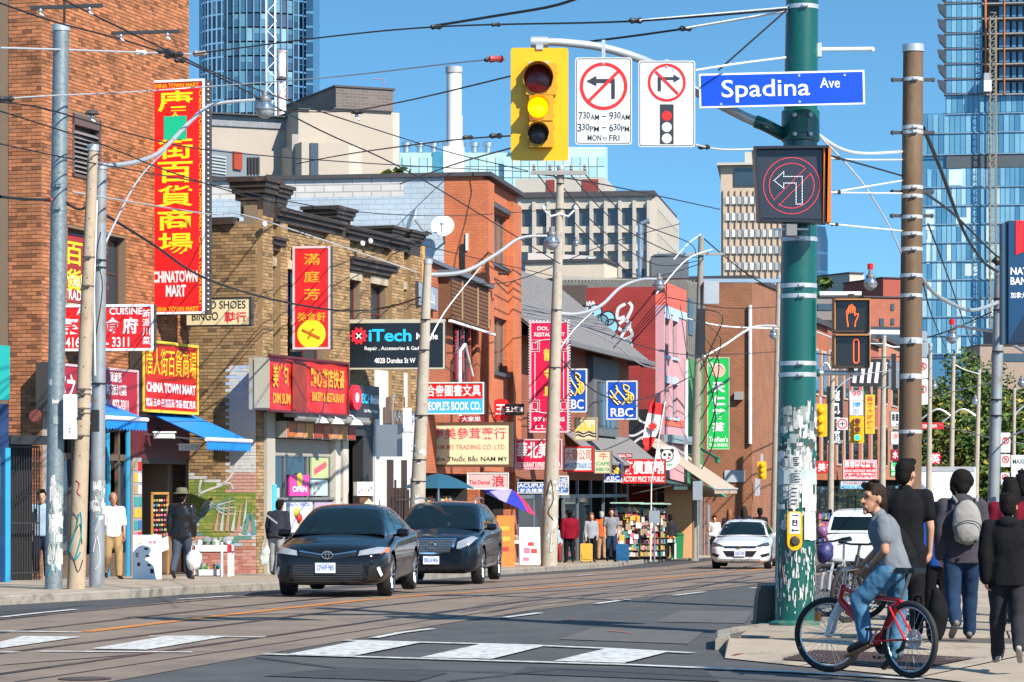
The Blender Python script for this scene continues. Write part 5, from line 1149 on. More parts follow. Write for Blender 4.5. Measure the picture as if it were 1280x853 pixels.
far_box(t,fs,1183,1310,-60,118,26,M('slab_dark',(.05,.055,.07),.5),2)
rg=random.Random(12);cnt=0;rest=MB()
rowsY=[118,141,170]+[];yy=118.0;k=0
while yy<420:
 hgt=(23.5,24,27)[k] if k<3 else 23.2
 if k==3:
  far_box(t,fs,1183,1310,yy,yy+17,.4,M('plant_louvre',(.07,.085,.10),.6),-.05,'louvre_band');yy+=17.6;k+=1;continue
 x0=1153 if yy>141 else 1183
 px_=x0
 while px_<1296:
  w_=6.1 if k>2 else 6.8
  mode=rg.random();mi=rg.choices((0,1,2,3,4),(4,4,3,2,1))[0] if k>3 else rg.choices((0,1,2),(5,3,2))[0]
  def q(ya,yb_,mi):
   global cnt
   a,b=fs.x(px_),fs.x(px_+w_-.7);c,d=fs.z(1220,yb_),fs.z(1220,ya)
   if cnt<300 and px_<1262:MB().add([(a,0,c),(b,rg.uniform(-.03,.03),c),(b,0,d),(a,0,d)],[(0,1,2,3)]).build('pane',gr[mi],t);cnt+=1
   else:rest.add([(a,0,c),(b,0,c),(b,0,d),(a,0,d)],[(0,1,2,3)],mi)
  q(yy+.6,yy+hgt-.6,mi)
  px_+=w_
 far_box(t,fs,x0,1310,yy+hgt-.6,yy+hgt+.6,.2,M('mullion_pale',(.2,.32,.42),.4),-.25,'spandrel')
 yy+=hgt;k+=1
o=rest.build('pane_grid',gr,t);o['kind']='stuff'
for a,b,yt,yb_ in ((1157,1168,262,288),(1186,1202,212,232),(1195,1211,272,283),(1206,1222,330,345),(1230,1234,212,236),(1158,1162,300,330)):far_box(t,fs,a,b,yt,yb_,.1,gr[4],-.06,'lit_pane')  # paler panes laid over the glass grid
for k in range(9):
 ya=-52+k*19.0
 for j in range(7):far_box(t,fs,1183+j*6.5,1188.9+j*6.5,ya,ya+16.4,.2,gr[j%2],-.4,'pane')
 far_box(t,fs,1180,1230,ya+16.7,ya+18.5,2,M('slab_edge',(.10,.12,.15),.6),-.6,'slab');far_box(t,fs,1228,1310,ya+16.7,ya+18.3,2.6,M('slab_edge_pale',(.3,.28,.27),.6),-.9,'slab')
 for j in range(4):far_box(t,fs,1249+j*8,1254+j*8,ya+3,ya+16,.2,gr[2],.6,'pane')
 m=MB();z0,z1=fs.z(1176,ya+18),fs.z(1176,ya+2);a,b=fs.x(1183),fs.x(1171.5);m.prism([(a,z0),(a,z1),(b,z1+.3),(b+.3,z1-.8)],-.5,3);m.build('balcony',M('balcony_dark',(.05,.06,.08),.5),t)
far_box(t,fs,1231,1233.5,-60,118,.3,M('strip_orange',(.5,.15,.04),.6),-1.0,'netting');far_box(t,fs,1255,1256.5,-60,118,.3,M('strip_orange'),-1.1,'netting')
o=thing('hoist_mast','brown lattice building hoist running up the face of the glass skyscraper','hoist',fs.w(fs.x(1241),-2.2,0))
m=MB();zt_=92.;a=.55
for sx in (-a,a):
 for sy in (-a,a):MB().box(sx-.1,sx+.1,sy-.1,sy+.1,0,zt_).build('chord',M('hoist_brown',(.2,.17,.13),.6),o)
z=25
while z<zt_:m.bar((-a,-a,z),(a,-a,z+1.3),.12,.12);m.bar((-a,-a-.02,z+1.3),(a,-a-.02,z+1.3),.14,.14);z+=1.3
q_=m.build('lattice',M('hoist_brown'),o);q_['kind']='stuff'
o=thing('hoist_cabin','white hoist cabin parked part way up the skyscraper mast','hoist cabin',fs.w(fs.x(1234),-2.4,fs.z(1234,115,-2.4)))
MB().box(-.7,.7,-.7,.7,0,2.1).build('cabin',M('cabin_white',(.6,.58,.58),.5),o);MB().box(-.65,.65,-.6,.6,2.15,3.4).build('roof_cage',M('cabin_grey',(.3,.3,.32),.5),o)
def small(label,px0,px1,yt,Y,mat,name='far_building',d=10,wins=None,yb=None):
 f=fr2(px0,Y,px1,Y+1);t=thing(name,label,'building',f);far_box(t,f,px0,px1,yt,yb,d,mat)
 far_box(t,f,px0-.5,px1+.5,yt-1.5,yt,d,M('coping_dark'),-.2,'coping')
 for a,b,c,e in wins or ():far_box(t,f,a,b,c,e,.1,glassd,-.12,'window')
 return t,f
fbr=brickmat('brick_far_red',(.42,.12,.07),(.36,.10,.06),(.3,.15,.1),2)
small('distant red brick building left of the brown pole',1104,1130,348,330,M('far_red',(.33,.07,.05),.8))
small('red brick house gable behind the pedestrian signal',1080,1129,372,300,fbr,wins=[(1114,1118,380,388),(1114,1118,398,406),(1100,1105,398,408)])
small('pale roof stair block above the pedestrian signal',1062,1080,342,340,conc2)
small('grey flat roof behind the pedestrian signal',1020,1090,372,320,M('far_grey',(.2,.18,.17),.8),wins=[(1022,1040,380,388)])
small('white low roof building far down the street',1086,1135,410,260,M('far_white',(.55,.56,.57),.7),wins=[(1090,1130,418,428)])
small('flat brown concrete building behind the trees at the right edge',1225,1320,432,420,M('far_brownconc',(.32,.24,.19),.8),wins=[(1240,1300,442,452)])
small('dark low building edge below the bank sign',1252,1320,412,430,M('far_dark',(.16,.13,.13),.8))
f9=fr2(1015,165,1135,215)
X9=lambda px,d=0:f9.x(px,d);Z9=lambda px,py,d=0:f9.z(px,py,d)
for i,(a,b,yt,mat,lab) in enumerate(((1005,1034,405,M('front_rust',(.42,.12,.05),.8,var=.2,vs=1),'rust orange shop house far down the left side of the street'),(1034,1062,412,M('front_brown',(.33,.13,.08),.8,var=.2,vs=1),'brown brick shop house far down the street behind the yellow signal'),(1062,1098,428,M('front_redbrown',(.45,.12,.08),.8,var=.2,vs=1),'red brown shop house far down the street above the white 99 sign'),(1098,1136,432,M('front_salmon',(.5,.2,.12),.8,var=.2,vs=1),'salmon shop house far down the street beside the brown pole'))):
 t=thing('far_shop',lab,'building',f9);H_=Z9((a+b)/2,yt);gh=Z9((a+b)/2,600)
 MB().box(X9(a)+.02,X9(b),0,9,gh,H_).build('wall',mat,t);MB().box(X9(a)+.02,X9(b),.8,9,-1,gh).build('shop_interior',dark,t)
 MB().box(X9(a),X9(b),-.3,.2,H_+.001,H_+.3).build('cornice',M('coping_dark'),t)
 nn=3
 for r_ in range(2):
  for k in range(nn):
   x0=X9(a)+(X9(b)-X9(a))*(k+.2)/nn;x1=X9(a)+(X9(b)-X9(a))*(k+.75)/nn
   zz=gh+.9+r_*(H_-gh-1)/2;f=MB().box(x0,x1,-.08,-.002,zz,zz+(H_-gh)*.3).build('window',M('far_frame',(.5,.42,.35),.6),t);MB().box(x0+.2,x1-.2,-.12,-.082,zz+.15,zz+(H_-gh)*.3-.15).build('pane',glassd,f)
 for k in range(4):
  x0=X9(a)+(X9(b)-X9(a))*(k+.1)/4;MB().box(x0,x0+(X9(b)-X9(a))/5,.1,.15,.1,gh-.4).build('shopfront_pane',glassd,t)
def fsign(label,px0,py0,px1,py1,Y,mat,lines,vert=None,bm=None,group=None,name='shop_sign'):
 r,w,h=blade(name,label,px0,py0,px1,py1,Y,.3,mat,border=.06,bm=bm,ang=0.0,group=group)
 if vert:
  s,c=vert;n=len(s)
  for i,ch in enumerate(s):tx(r,w,h,ch,.2,.8,.04+.92*(1-(i+.92)/n),.04+.92*(1-(i+.08)/n),c,.03)
 for s,a,b,c,d,m_ in lines:tx(r,w,h,s,a,b,c,d,m_,.035)
 return r
wh=M('sign_white');sb=M('sign_black')
fsign('black vertical restaurant sign with white characters behind the yellow signal back',1034,483,1054,556,150,sb,[('647-349-6211',.05,.95,.02,.08,whitel)],('龍鳳麵館',whitel))
fsign('white vertical sign with red numerals 99 and blue characters',1061,488,1080,552,158,wh,[('99',.2,.8,.88,.98,lr)],None,M('frame_grey',(.3,.3,.32),.5))
r=fsign('blue lettered lower part of the white vertical sign',1061.5,501,1079.5,520,157.5,wh,[],('博海',M('letter_blue3')))
fsign('yellow vertical sign with red characters far down the street',1081,493,1094,543,160,M('sign_yellow_far',(.9,.5,.02),.45),[],('香港大班粥麵',lr))
fsign('white sign with grey characters left of the brown pole, upper of two',1113,514,1134,534,172,wh,[('書畫文具',.08,.92,.35,.85,lblk),('ART',.3,.7,.08,.25,lblk)],bm=M('frame_grey'))
fsign('white sign with faint pink characters left of the brown pole, lower of two',1113,539,1134,556,172,wh,[('南號',.15,.85,.35,.85,lpale)],bm=M('frame_grey'))
fsign('red restaurant sign with white characters above the cyclist',1054,575,1096,599,150,red,[('聚春園粵菜館',.04,.96,.58,.95,whitel),('KING NOODLE HOUSE',.04,.96,.36,.5,whitel),('粥粉麵飯·燒臘點心',.04,.96,.18,.32,whitel),('LICENSED 416 598 1817',.04,.96,.03,.14,whitel)],bm=M('frame_palepink'))
fsign('red awning sign piece right behind the green pole',1020,576,1044,592,140,red,[('美食',.1,.9,.15,.85,whitel)])
fsign('green sign with white characters below the white signs',1113,578,1132,596,168,M('sign_green'),[('德士活',.05,.95,.4,.95,whitel),('ABERDEEN',.05,.95,.08,.3,whitel)])
fsign('small dark sign with white characters left of the brown pole',1114,562,1131,576,169,M('sign_dark_red'),[('水果',.1,.9,.2,.85,whitel)])
fsign('blue and white pharmacy awning behind the white minivan',1050,601,1086,612,130,M('sign_pale_blue',(.4,.6,.75),.5),[('PHARMACY',.1,.9,.55,.9,lpale),('MEDICAL CLINIC',.05,.95,.1,.45,M('letter_blue3'))])
fsign('red square sign with a white character above the white truck',1160,566,1178,581,175,red,[('英',.15,.85,.1,.9,whitel)])
fsign('thin red and black street banner sign on the pole right of the brown pole',1150,528,1180,537,170,red,[('CHINATOWN',.1,.7,.2,.7,whitel)],name='banner_sign')
fsign('grey blue plain sign behind the lamp far down the street',1098,452,1130,486,190,M('clad_slate',(.2,.24,.28),.6),[])
o=thing('graffiti_billboard','white and grey graffiti board above the 99 sign','graffiti',W(1087,466,162));MB().box(-1.1,1.1,0,.2,-.8,.8).build('panel',gk,o)
for k in range(5):MB().bar((-.9+k*.42,-.02,-.6),(-.75+k*.42,-.02,.6),.02,.22).build('letter_stroke',gw,o)
for i,(a,b,Y) in enumerate(((1052,1075,128),(1078,1098,131),(1022,1040,126))):
 f=fb(a,Y,0.0);shelves('market_rack',('rack of red and white goods behind the white minivan','rack of bright goods behind the cyclist\'s head','rack of mixed goods behind the green pole')[i],f,f.x((a+b)/2),0,(b-a)*Y/F,.1,2.1,5,random.Random(i+20),mats=GOODS[:5])
def leafmat(n,c):return M(n,c,.75,var=.35,vs=1.2,spec=.3)
LM=[leafmat('leaf_dark',(.04,.085,.02)),leafmat('leaf_mid',(.085,.14,.03)),leafmat('leaf_light',(.16,.21,.04)),leafmat('leaf_yellow',(.36,.30,.05))]
barkm=M('bark',(.09,.07,.05),.9,var=.3,vs=6,bump=.5,bs=30)
def tree(label,px,pyt,Y,rad,seed,n=2600,group=None,ls=.34,name='street_tree',th=None,kz=1.25,wy=.25):
 r5=random.Random(seed);g=gz(Y);b=W(px,HY,Y);t=thing(name,label,'tree',(b.x,Y,g),0,group);H=W(px,pyt,Y).z-g;th=th or H*.3
 T=MB();T.tube([(0,0,-.2),(.05,0,th*.6),(-.05,.05,th),(0,0,H*.7)],[rad*.085,rad*.065,rad*.055,rad*.02],8)
 T.build('trunk',barkm,t)
 cl=[]
 for i in range(16):
  a=r5.uniform(0,6.28);z=th+(H-th)*r5.uniform(.1,.93);rr=rad*(1-abs((z-th)/(H-th)-.42)*1.1)*r5.uniform(.35,.85)
  c=Vector((rr*math.cos(a),rr*math.sin(a),z));cl.append((c,rad*r5.uniform(.28,.5)))
  m=MB();m.tube([(0,0,th*.8+(z-th)*.35),c*.55+Vector((0,0,z*.35+.0)),c],[rad*.03,rad*.018,.01],5);m.build('limb',barkm,t)
 C=MB()
 for i in range(n):
  c,rr=r5.choice(cl);d=Vector((r5.gauss(0,1),r5.gauss(0,1),r5.gauss(0,1))).normalized()*rr*(r5.random()**.35)
  p=c+Vector((d.x,d.y,d.z*.8));s=ls*r5.uniform(.6,1.4)
  u=Vector((r5.gauss(0,1),r5.gauss(0,1),r5.gauss(0,.6))).normalized();v=u.cross(Vector((r5.gauss(0,1),r5.gauss(0,1),r5.gauss(0,1)))).normalized()
  mi=r5.choices((0,1,2,3),(4,5,3,wy*4))[0]
  C.add([p-u*s,p+v*s*.45,p+u*s,p-v*s*.45],[(0,1,2,3)],mi)
 o=C.build('crown',LM,t);o['kind']='stuff';return t
for i,(px,py,Y,rad,lab) in enumerate(((1152,462,215,4.6,'street tree directly right of the brown pole'),(1205,438,230,5.2,'tallest green tree behind the concrete poles at right'),(1232,462,222,4.2,'bushy tree just left of the steel pole at right'),(1268,480,215,4.4,'green tree at the right edge behind the speed sign'),(1185,500,190,3.6,'lower tree above the white truck'),(1258,520,180,3.8,'low leafy tree behind the steel pole near the right edge'),(1222,530,175,3.4,'small tree behind the man with the grey backpack'),(1300,500,200,4.4,'tree cut by the right edge'))):
 tree(lab,px,py,Y,rad,40+i,n=4800,group='street trees at the right',ls=.25,wy=.5 if i in (1,4) else .2,th=2.0)
tree('dark tree beyond the pedestrian signal',1095,392,310,4.2,60,n=1500,ls=.5);tree('small dark roof tree beside the green pole',1030,345,330,2.2,61,n=600,ls=.5,name='far_tree',th=18);
tree('bushy roof plant beside the orange building roof line',495,203,118,1.1,62,n=320,ls=.35,name='roof_plant',th=12.2,wy=.8)
galv=M('arm_galvanised',(.55,.56,.57),.4,.5,var=.08)
greenp=M('pole_green_paint',(.003,.085,.07),.3,var=.12,vs=3,dirt=(.006,.13,.105),da=.2,ds=3,coat=.3)
tan_p=M('pole_tan_concrete',(.43,.34,.245),.85,var=.2,vs=3,bump=.2,bs=40,dirt=(.27,.18,.11),da=.35,ds=4)
brownp=M('pole_brown_steel',(.15,.09,.05),.7,.1,var=.3,vs=1.2,dirt=(.24,.16,.09),da=.5,ds=1.5,streak=4)
paperm=[M('poster_paper_%d'%i,c,.85,var=.35,vs=30,dirt=[q*.35 for q in c],da=.45,ds=45) for i,c in enumerate(((.62,.62,.6),(.48,.48,.47),(.7,.7,.68),(.3,.36,.34)))]
def pole(label,pxt,pyt,pxb,pyb,Y,rt_,rb,mat,cat='pole',name='utility_pole',cap=True,zb=None,ox=0):
 g=gz(Y)+.12 if zb is None else zb
 b=W(pxb,HY,Y);zt=W(0,pyt,Y).z;k=(zt-g);xt=W(pxt,HY,Y).x
 yb_=pyb
 t=thing(name,label,cat,(b.x,Y,g));lean=xt-b.x
 m=MB();m.tube([(0,0,-.15),(0,0,0),(lean,0,k)],[rb,rb,rt_],28);m.build('shaft',mat,t)
 if cap:MB().lathe([(rt_+.012,k-.09),(rt_+.015,k+.01),(.001,k+.03)],20,(lean,0,0)).build('cap',galv,t)
 at=lambda z:lean*z/k
 t['h']=k;return t,(lambda py:(at(W(0,py,Y).z-g),W(0,py,Y).z-g)),(lambda z:rb+(rt_-rb)*z/k)
def bands(t,P_,rad,pys,mat=galv,w=.045):
 for py in pys:
  x,z=P_(py);r_=rad(z)+.006;MB().lathe([(r_-.005,-w/2),(r_,-w/2),(r_,w/2),(r_-.005,w/2)],24,(x,0,z)).box(x-.02,x+.05,-r_-.04,-r_+.01,z-.015,z+.015).build('band',mat,t)
def scraps(t,P_,rad,pa,pb,n,seed,smin=.03,smax=.12,hk=1,jt=.25,a0=-2.9,a1=-.2,mats=None,name='torn_posters'):
 r6=random.Random(seed);m=MB();mats=mats or paperm
 for i in range(n):
  x,z=P_(r6.uniform(pa,pb));a=r6.uniform(a0,a1);w=r6.uniform(smin,smax);h=r6.uniform(smin,smax)*r6.choice((1,1,1.6))*hk;r_=rad(z)+.002+.0025*(i%5);mi=r6.randrange(len(mats))
  nseg=3;da=w/r_;j=[r6.uniform(-jt,jt)*h for _ in range(8)]
  vs=[]
  for k in range(nseg+1):
   aa=a+da*k/nseg;vs+=[(x+r_*math.cos(aa),r_*math.sin(aa),z+j[k]),(x+r_*math.cos(aa),r_*math.sin(aa),z+h+j[k+4])]
  m.add(vs,[(2*k,2*k+2,2*k+3,2*k+1) for k in range(nseg)],mi)
 o=m.build(name,mats,t);o['kind']='stuff'
def lamp(label,px,py,Y,s=1.0,group='globe street lamps',mat=None):
 o=thing('street_lamp',label,'street lamp',W(px,py,Y),0,group)
 MB().lathe([(.001,.30),(.05,.29),(.06,.2),(.11,.17),(.13,.1),(.12,.08)],16,(0,0,0)).build('cap',M('lamp_cap',(.2,.19,.2),.5,.4),o).scale=(s,)*3
 MB().lathe([(.12,.08),(.165,.0),(.175,-.04),(.17,-.06)],20).build('reflector',M('lamp_reflector',(.55,.57,.6),.15,.9,var=0),o).scale=(s,)*3
 MB().lathe([(.172,-.062),(.18,-.075),(.165,-.13),(.11,-.2),(.04,-.235),(.001,-.24)],20).build('bowl',M('lamp_bowl',(.42,.45,.48),.08,.2,var=0),o).scale=(s,)*3
 MB().lathe([(.18,-.05),(.195,-.05),(.195,-.075),(.18,-.075)],20).build('ring',M('lamp_cap'),o).scale=(s,)*3
 return o
def arm(t,o,pts,r,mat=galv,Y=None):
 P_=curve([tuple(W(px,py,Y_)-Vector(t.location)) for px,py,Y_ in pts],6);n=len(P_)
 MB().tube(P_,[r*(1.25-.5*i/(n-1)) for i in range(n)],8).build(o,mat,t)
tA,PA,rA=pole('tall galvanised steel pole, leftmost of the three poles at the left',76.5,32,67,739,44.2,.125,.138,steel)
bands(tA,PA,rA,(231,234,262),steel,.05);scraps(tA,PA,rA,600,715,60,1,a0=-2.2,a1=-.9,smax=.16);scraps(tA,PA,rA,470,540,4,2)
tB,PB,rB=pole('leaning tan concrete pole, middle of the three poles at the left',116.5,182,95,738,44.4,.08,.145,tan_p)
bands(tB,PB,rB,(322,358,487,493,511,517,545),M('band_rust',(.12,.09,.07),.6),.02)
for k in range(13):x,z=PB(200+k*37);MB().ball((x-.0,-rB(z)+.002,z),.012,n=6).build('hole',black,tB)
tC,PC,rC=pole('grey steel lamp pole, right one of the three poles at the left',126,205,121,733,45.4,.095,.125,M('pole_grey_blue',(.30,.33,.36),.55,.3,var=.2,vs=4,dirt=(.2,.17,.14),da=.45,ds=2))
bands(tC,PC,rC,(326,335,480),black,.03);scraps(tC,PC,rC,600,650,26,3)
arm(tC,'lamp_arm',[(126,208,45.4),(165,204,46.2),(200,190,47.2),(240,150,48.6),(266,131,49.4),(318,125,50.4)],.036);arm(tC,'brace',[(121,327,45.4),(168,232,46.4),(208,187,47.4)],.016)
lamp('round glass street lamp on the long arm in front of the beige concrete blocks',331,133,50.5,.95)
gm_=[M('graf_'+n,c,.6) for n,c in (('teal',(.02,.3,.33)),('black',(.02,.02,.02)),('pinkish',(.5,.12,.1)),('white',(.6,.6,.6)))]
def graf(t,P_,rad,segs):
 for pts,mi,w in segs:
  m=MB();vs=[];Q=curve(pts,3);out=[]
  for dx,py in Q:
   x,z=P_(py);r_=rad(z)+.006;a=-math.pi/2+dx;out.append(Vector((x+r_*math.cos(a),r_*math.sin(a),z)))
  m.tube(out,w,4,sm=False);m.build('graffiti',gm_[mi],t)
graf(tB,PB,rB,[([(-.9,690),(-.2,665),(.3,640),(.5,670),(-.1,700),(.5,690)],0,.012),([(-.6,640),(0,650),(-.3,668),(.3,655),(.6,680)],1,.008),([(-.3,600),(.1,605),(-.1,615),(.3,620)],2,.012),([(-.8,690),(-.2,700),(.3,715),(.8,700)],1,.008)])
graf(tA,PA,rA,[([(-.6,700),(-.2,680),(.1,705),(.4,680)],1,.008),([(-.5,720),(.1,700),(.4,715)],0,.01)]);graf(tC,PC,rC,[([(-.5,640),(.1,625),(.3,650),(-.2,665)],3,.008),([(-.4,690),(.1,670),(.5,700),(-.1,712)],3,.01),([(-.2,655),(.5,640)],0,.01)])
o=thing('pole_box','white utility box strapped beside the tan concrete pole','utility box',W(88,549,44.0));MB().box(-.1,.1,-.06,.06,0,.7).build('casing',white,o);[MB().box(-.012,.012,-.064,-.061,.1+k*.05,.12+k*.05).build('screw',black,o) for k in range(2)]
MB().box(.1,.18,-.02,.02,.3,.34).build('strap',black,o)
o=thing('banner_cable','white conduit with a black clamp running down between the tan and the grey pole','cable',W(119,540,44.7));MB().tube([(0,0,.9),(-.02,0,2.3),(.02,.05,3.7)],.016,6).build('conduit',white,o);MB().box(-.06,.06,-.06,.06,0,.35).build('clamp',black,o)
tD,PD,rD=pole('concrete lamp pole with a grey sign back, rising from between the two dark cars',535,325,518,650,60.2,.085,.19,concrete)
bands(tD,PD,rD,(400,438,520,575,602),black,.025);arm(tD,'lamp_arm',[(535,344,60.2),(580,340,61),(620,318,62),(650,298,62.8),(683,295,63.4)],.04);arm(tD,'brace',[(530,440,60.2),(556,390,60.6),(604,330,61.6)],.018)
lamp('round glass street lamp hanging left of the tall concrete pole at mid street',689.5,300,63.5,1.0)
scraps(tD,PD,rD,560,640,12,14)
o=thing('street_sign','grey back of a street sign bolted to the concrete lamp pole','sign',W(488,571,59.6),-R(20));MB().box(-.3,.3,0,.012,0,.68).build('plate',M('sign_back_grey',(.36,.4,.43),.4,.5),o);MB().box(-.3,.5,.013,.04,.5,.53).build('bracket',metal,o);MB().box(-.3,.5,.013,.04,.1,.13).build('bracket',metal,o)
for i,(a,b,c,d) in enumerate(((504,510,514,535),(504,541,513,572))):
 o=thing('street_sign',('narrow white sign plate at the top beside the grey sign back','narrow white sign plate just below the other white plate by the grey sign back')[i],'sign',W((a+c)/2,d,59.4));hh_=(d-b)*59.4/F;MB().box(-.09,.09,0,.012,0,hh_).build('plate',white,o);MB().box(.0,.2,.013,.03,hh_*.45,hh_*.5).build('bracket',metal,o)
tE,PE,rE=pole('tall concrete utility pole with a crossarm in the middle of the photo',701,208,686,708,79,.1,.24,concrete)
bands(tE,PE,rE,(230,262,388,460),black,.03);scraps(tE,PE,rE,600,690,40,5);graf(tE,PE,rE,[([(-.6,620),(-.1,600),(.3,625),(-.3,640),(.4,650)],1,.016),([(-.3,670),(.2,660),(.1,690),(.5,680)],3,.02)])
x,z=PE(217);MB().box(x-.85,x+.75,-.2,-.1,z-.06,z+.06).build('crossarm',M('arm_grey_wood',(.3,.29,.27),.8),tE)
for dx in (-.75,-.3,.3,.68):MB().lathe([(.03,0),(.06,.04),(.03,.08),(.06,.12),(.02,.18)],8,(x+dx,-.15,z+.06)).build('insulator',M('insulator',(.3,.25,.22),.3),tE)
x,z=PE(266);
for sx in (-1,1):MB().tube([(x,-.1,z-.05),(x+sx*.25,-.15,z-.12),(x+sx*.45,-.15,z+.08)],.03,6).ball((x+sx*.45,-.15,z+.12),.07,n=8).build('insulator_arm',white,tE)
arm(tE,'lamp_arm',[(690,391,79),(720,393,79.6),(750,383,80.4),(775,360,81.2),(800,350,82),(820,349,82.6)],.05);arm(tE,'brace',[(690,452,79),(715,415,79.5),(745,386,80.2)],.02)
lamp('round glass street lamp in front of the red graffiti building',823.5,354,82.7,1.0);lamp('small lamp head hanging right of the tall concrete pole',720,303,80,.5)
woodp=M('pole_wood_grey',(.30,.26,.21),.85,var=.3,vs=4,bump=.3,bs=30,streak=6)
tF,PF,rF=pole('grey wooden pole with tangled cables in front of the brown brick building',876.5,296,867,690,112,.11,.2,woodp,cap=False)
MB().tube([(.1-rF(1)-.25,-.1,0),(.1-rF(1)-.2,-.1,PF(450)[1])],.07,8).build('conduit',white,tF)
x,z=PF(368);MB().box(x+.15,x+.75,-.3,.1,z-.4,z+.5).build('transformer',M('trans_grey',(.45,.47,.5),.4,.4),tF)
for k in range(5):MB().tube([tuple(c) for c in curve([(x+.1,-.2,z-.6-k*.5),(x+.9-k*.08,-.25,z-.9-k*.9),(x+.5,-.25,z-2-k),(x+.05,-.2,z-3-k*1.0)],4)],.025,5).build('cable',black,tF)
MB().box(x-.1,x+.2,-.3,-.1,z-2.4,z-.6).build('splice_box',black,tF)
x,z=PF(318);MB().box(x-.7,x+.9,-.2,-.08,z-.05,z+.05).build('crossarm',M('arm_grey_wood'),tF)
tG,PG,rG=pole('concrete pole half hidden by the left edge of the green pole',974,345,968,650,116,.12,.2,concrete)
x,z=PG(352);MB().box(x-3.3,x+.2,-.15,-.05,z-.05,z+.1).build('crossarm',metal,tG);arm(tG,'lamp_arm',[(972,408,116),(940,410,115),(905,432,114.5),(880,446,114)],.05)
lamp('small street lamp against the left edge of the green pole',967,418,108,.9)
for i,(pt,yt,pb,Y,r0,r1,lab) in enumerate(((1041,440,1037,130,.1,.17,'concrete pole just right of the green pole behind the yellow signal back'),(1105,420,1102,150,.12,.2,'slim concrete pole left of the brown pole'),(1163,430,1160,95,.06,.12,'thin tan pole directly right of the brown pole'),(1192,446,1187,135,.09,.16,'concrete pole above the white truck'),(1224,463,1218,140,.09,.16,'concrete pole above the man with the grey backpack'),(1268,486,1266,170,.1,.15,'short distant pole right of the steel pole'))):
 tt,Pq,rq=pole(lab,pt,yt,pb,600,Y,r0,r1,concrete)
 if i in (0,1):arm(tt,'lamp_arm',[((pt,yt+(10 if i else 30),Y)),(pt+(-10 if not i else 10),yt+14,Y),(pt+26*(1 if i else -1),yt+(14 if i else 44),Y)],.06)
 if i in (3,4):arm(tt,'lamp_arm',[(pb+2,515,Y),(pb+12,512,Y),(pb-22,512-24*(i==4)+14,Y),(pb-38,516+10*(i==3),Y)] if False else [(pb+1,520,Y),(pb-16,512,Y),(pb-40,528,Y)],.05)
arm(tt,'lamp_arm',[(1268,520,170),(1275,512,170),(1290,500,170)],.06)
for i,(px,py,Y,s_,lab) in enumerate(((1088,352,70,.95,'round glass street lamp with a red collar left of the brown pole'),(1190,420,75,.9,'round street lamp with a red collar in front of the glass skyscraper'),(1219,501,120,.9,'small street lamp before the trees, left of the steel pole'),(1113,455,125,.9,'small street lamp left of the brown pole above the white signs'),(1168,482,120,.8,'small street lamp just right of the brown pole'),(1277,478,110,.9,'street lamp at the right edge below the bank sign'))):
 lp=lamp(lab,px,py,Y,s_)
 if i<2:MB().lathe([(.07,.3),(.075,.3),(.075,.44),(.001,.46)],12).build('collar',red,lp)
tI,PI_,rI=pole('thick brown steel pole right of the pedestrian signal',1141.5,57,1136,720,38,.135,.165,brownp)
bands(tI,PI_,rI,(100,160,166,235,246,272,293,312,345,370,425,428,470,472,540),M('band_pale',(.6,.58,.56),.4,.4),.05)
for py_ in (100,166,240,270):x,z=PI_(py_);MB().box(x-.28,x+.28,-.03,.03,z-.02,z+.02).ball((x-.27,0,z),.035,n=6).ball((x+.27,0,z),.035,n=6).build('clamp',M('clamp_black',(.05,.05,.05),.5),tI)
x,z=PI_(470);MB().box(x-.26,x-.2,-.02,.02,z-.2,z+.3).build('hook_strip',black,tI)
tJ,PJ,rJ=pole('grey steel pole with parking signs near the right edge',1250,340,1239,620,62,.12,.13,M('pole_grey_blue'))
arm(tJ,'lamp_arm',[(1250,415,62),(1225,412,62.5),(1200,408,63.5),(1190,413,65)],.04);arm(tJ,'span_tube',[(1248,378,62),(1215,388,55),(1175,372,45),(1150,345,40)],.035)
arm(tJ,'span_tube',[(1252,418,62),(1268,432,60),(1290,446,58)],.035)
bands(tJ,PJ,rJ,(374,388,440,500,520),black,.04)
tH,PH,rH=pole('thick green painted signal pole covered with torn posters at the corner',1003,-30,993,795,32.5,.185,.237,greenp,cap=False,zb=.118,cat='signal pole',name='signal_pole')
MB().lathe([(.30,0),(.30,.04),(.245,.07),(.24,.07)],28).build('base_plate',M('base_green',(.01,.12,.1),.6,dirt=(.2,.18,.12)),tH)
bands(tH,PH,rH,(10,358,371,455,469,300,280),galv,.05)
mq=MB();x,z=PH(158);mq.lathe([(rH(z)+.012,-.18),(rH(z)+.025,-.17),(rH(z)+.025,.17),(rH(z)+.012,.18)],28,(x,0,z));mq.build('collar',greenp,tH)
for dx in (-.09,.09):
 for dz in (-.12,.1):MB().ball((x+dx,-rH(z)-.04,z+dz),.03,n=8).build('bolt',galv,tH)
MB().box(x-.06,x+.06,-rH(z)-.05,-rH(z)-.02,z-.1,z+.1).build('bolt_plate',M('base_green'),tH)
scraps(tH,PH,rH,515,600,330,7,smin=.02,smax=.11,jt=.12,mats=paperm+[greenp,greenp,M('poster_dark',(.05,.07,.07),.8),M('poster_mid',(.2,.24,.24),.8,var=.3,vs=30)]);scraps(tH,PH,rH,575,640,60,8,smin=.04,smax=.15,jt=.06);scraps(tH,PH,rH,640,750,120,9,smin=.006,smax=.03,hk=3);scraps(tH,PH,rH,690,770,50,19,smin=.005,smax=.022,hk=3.5)
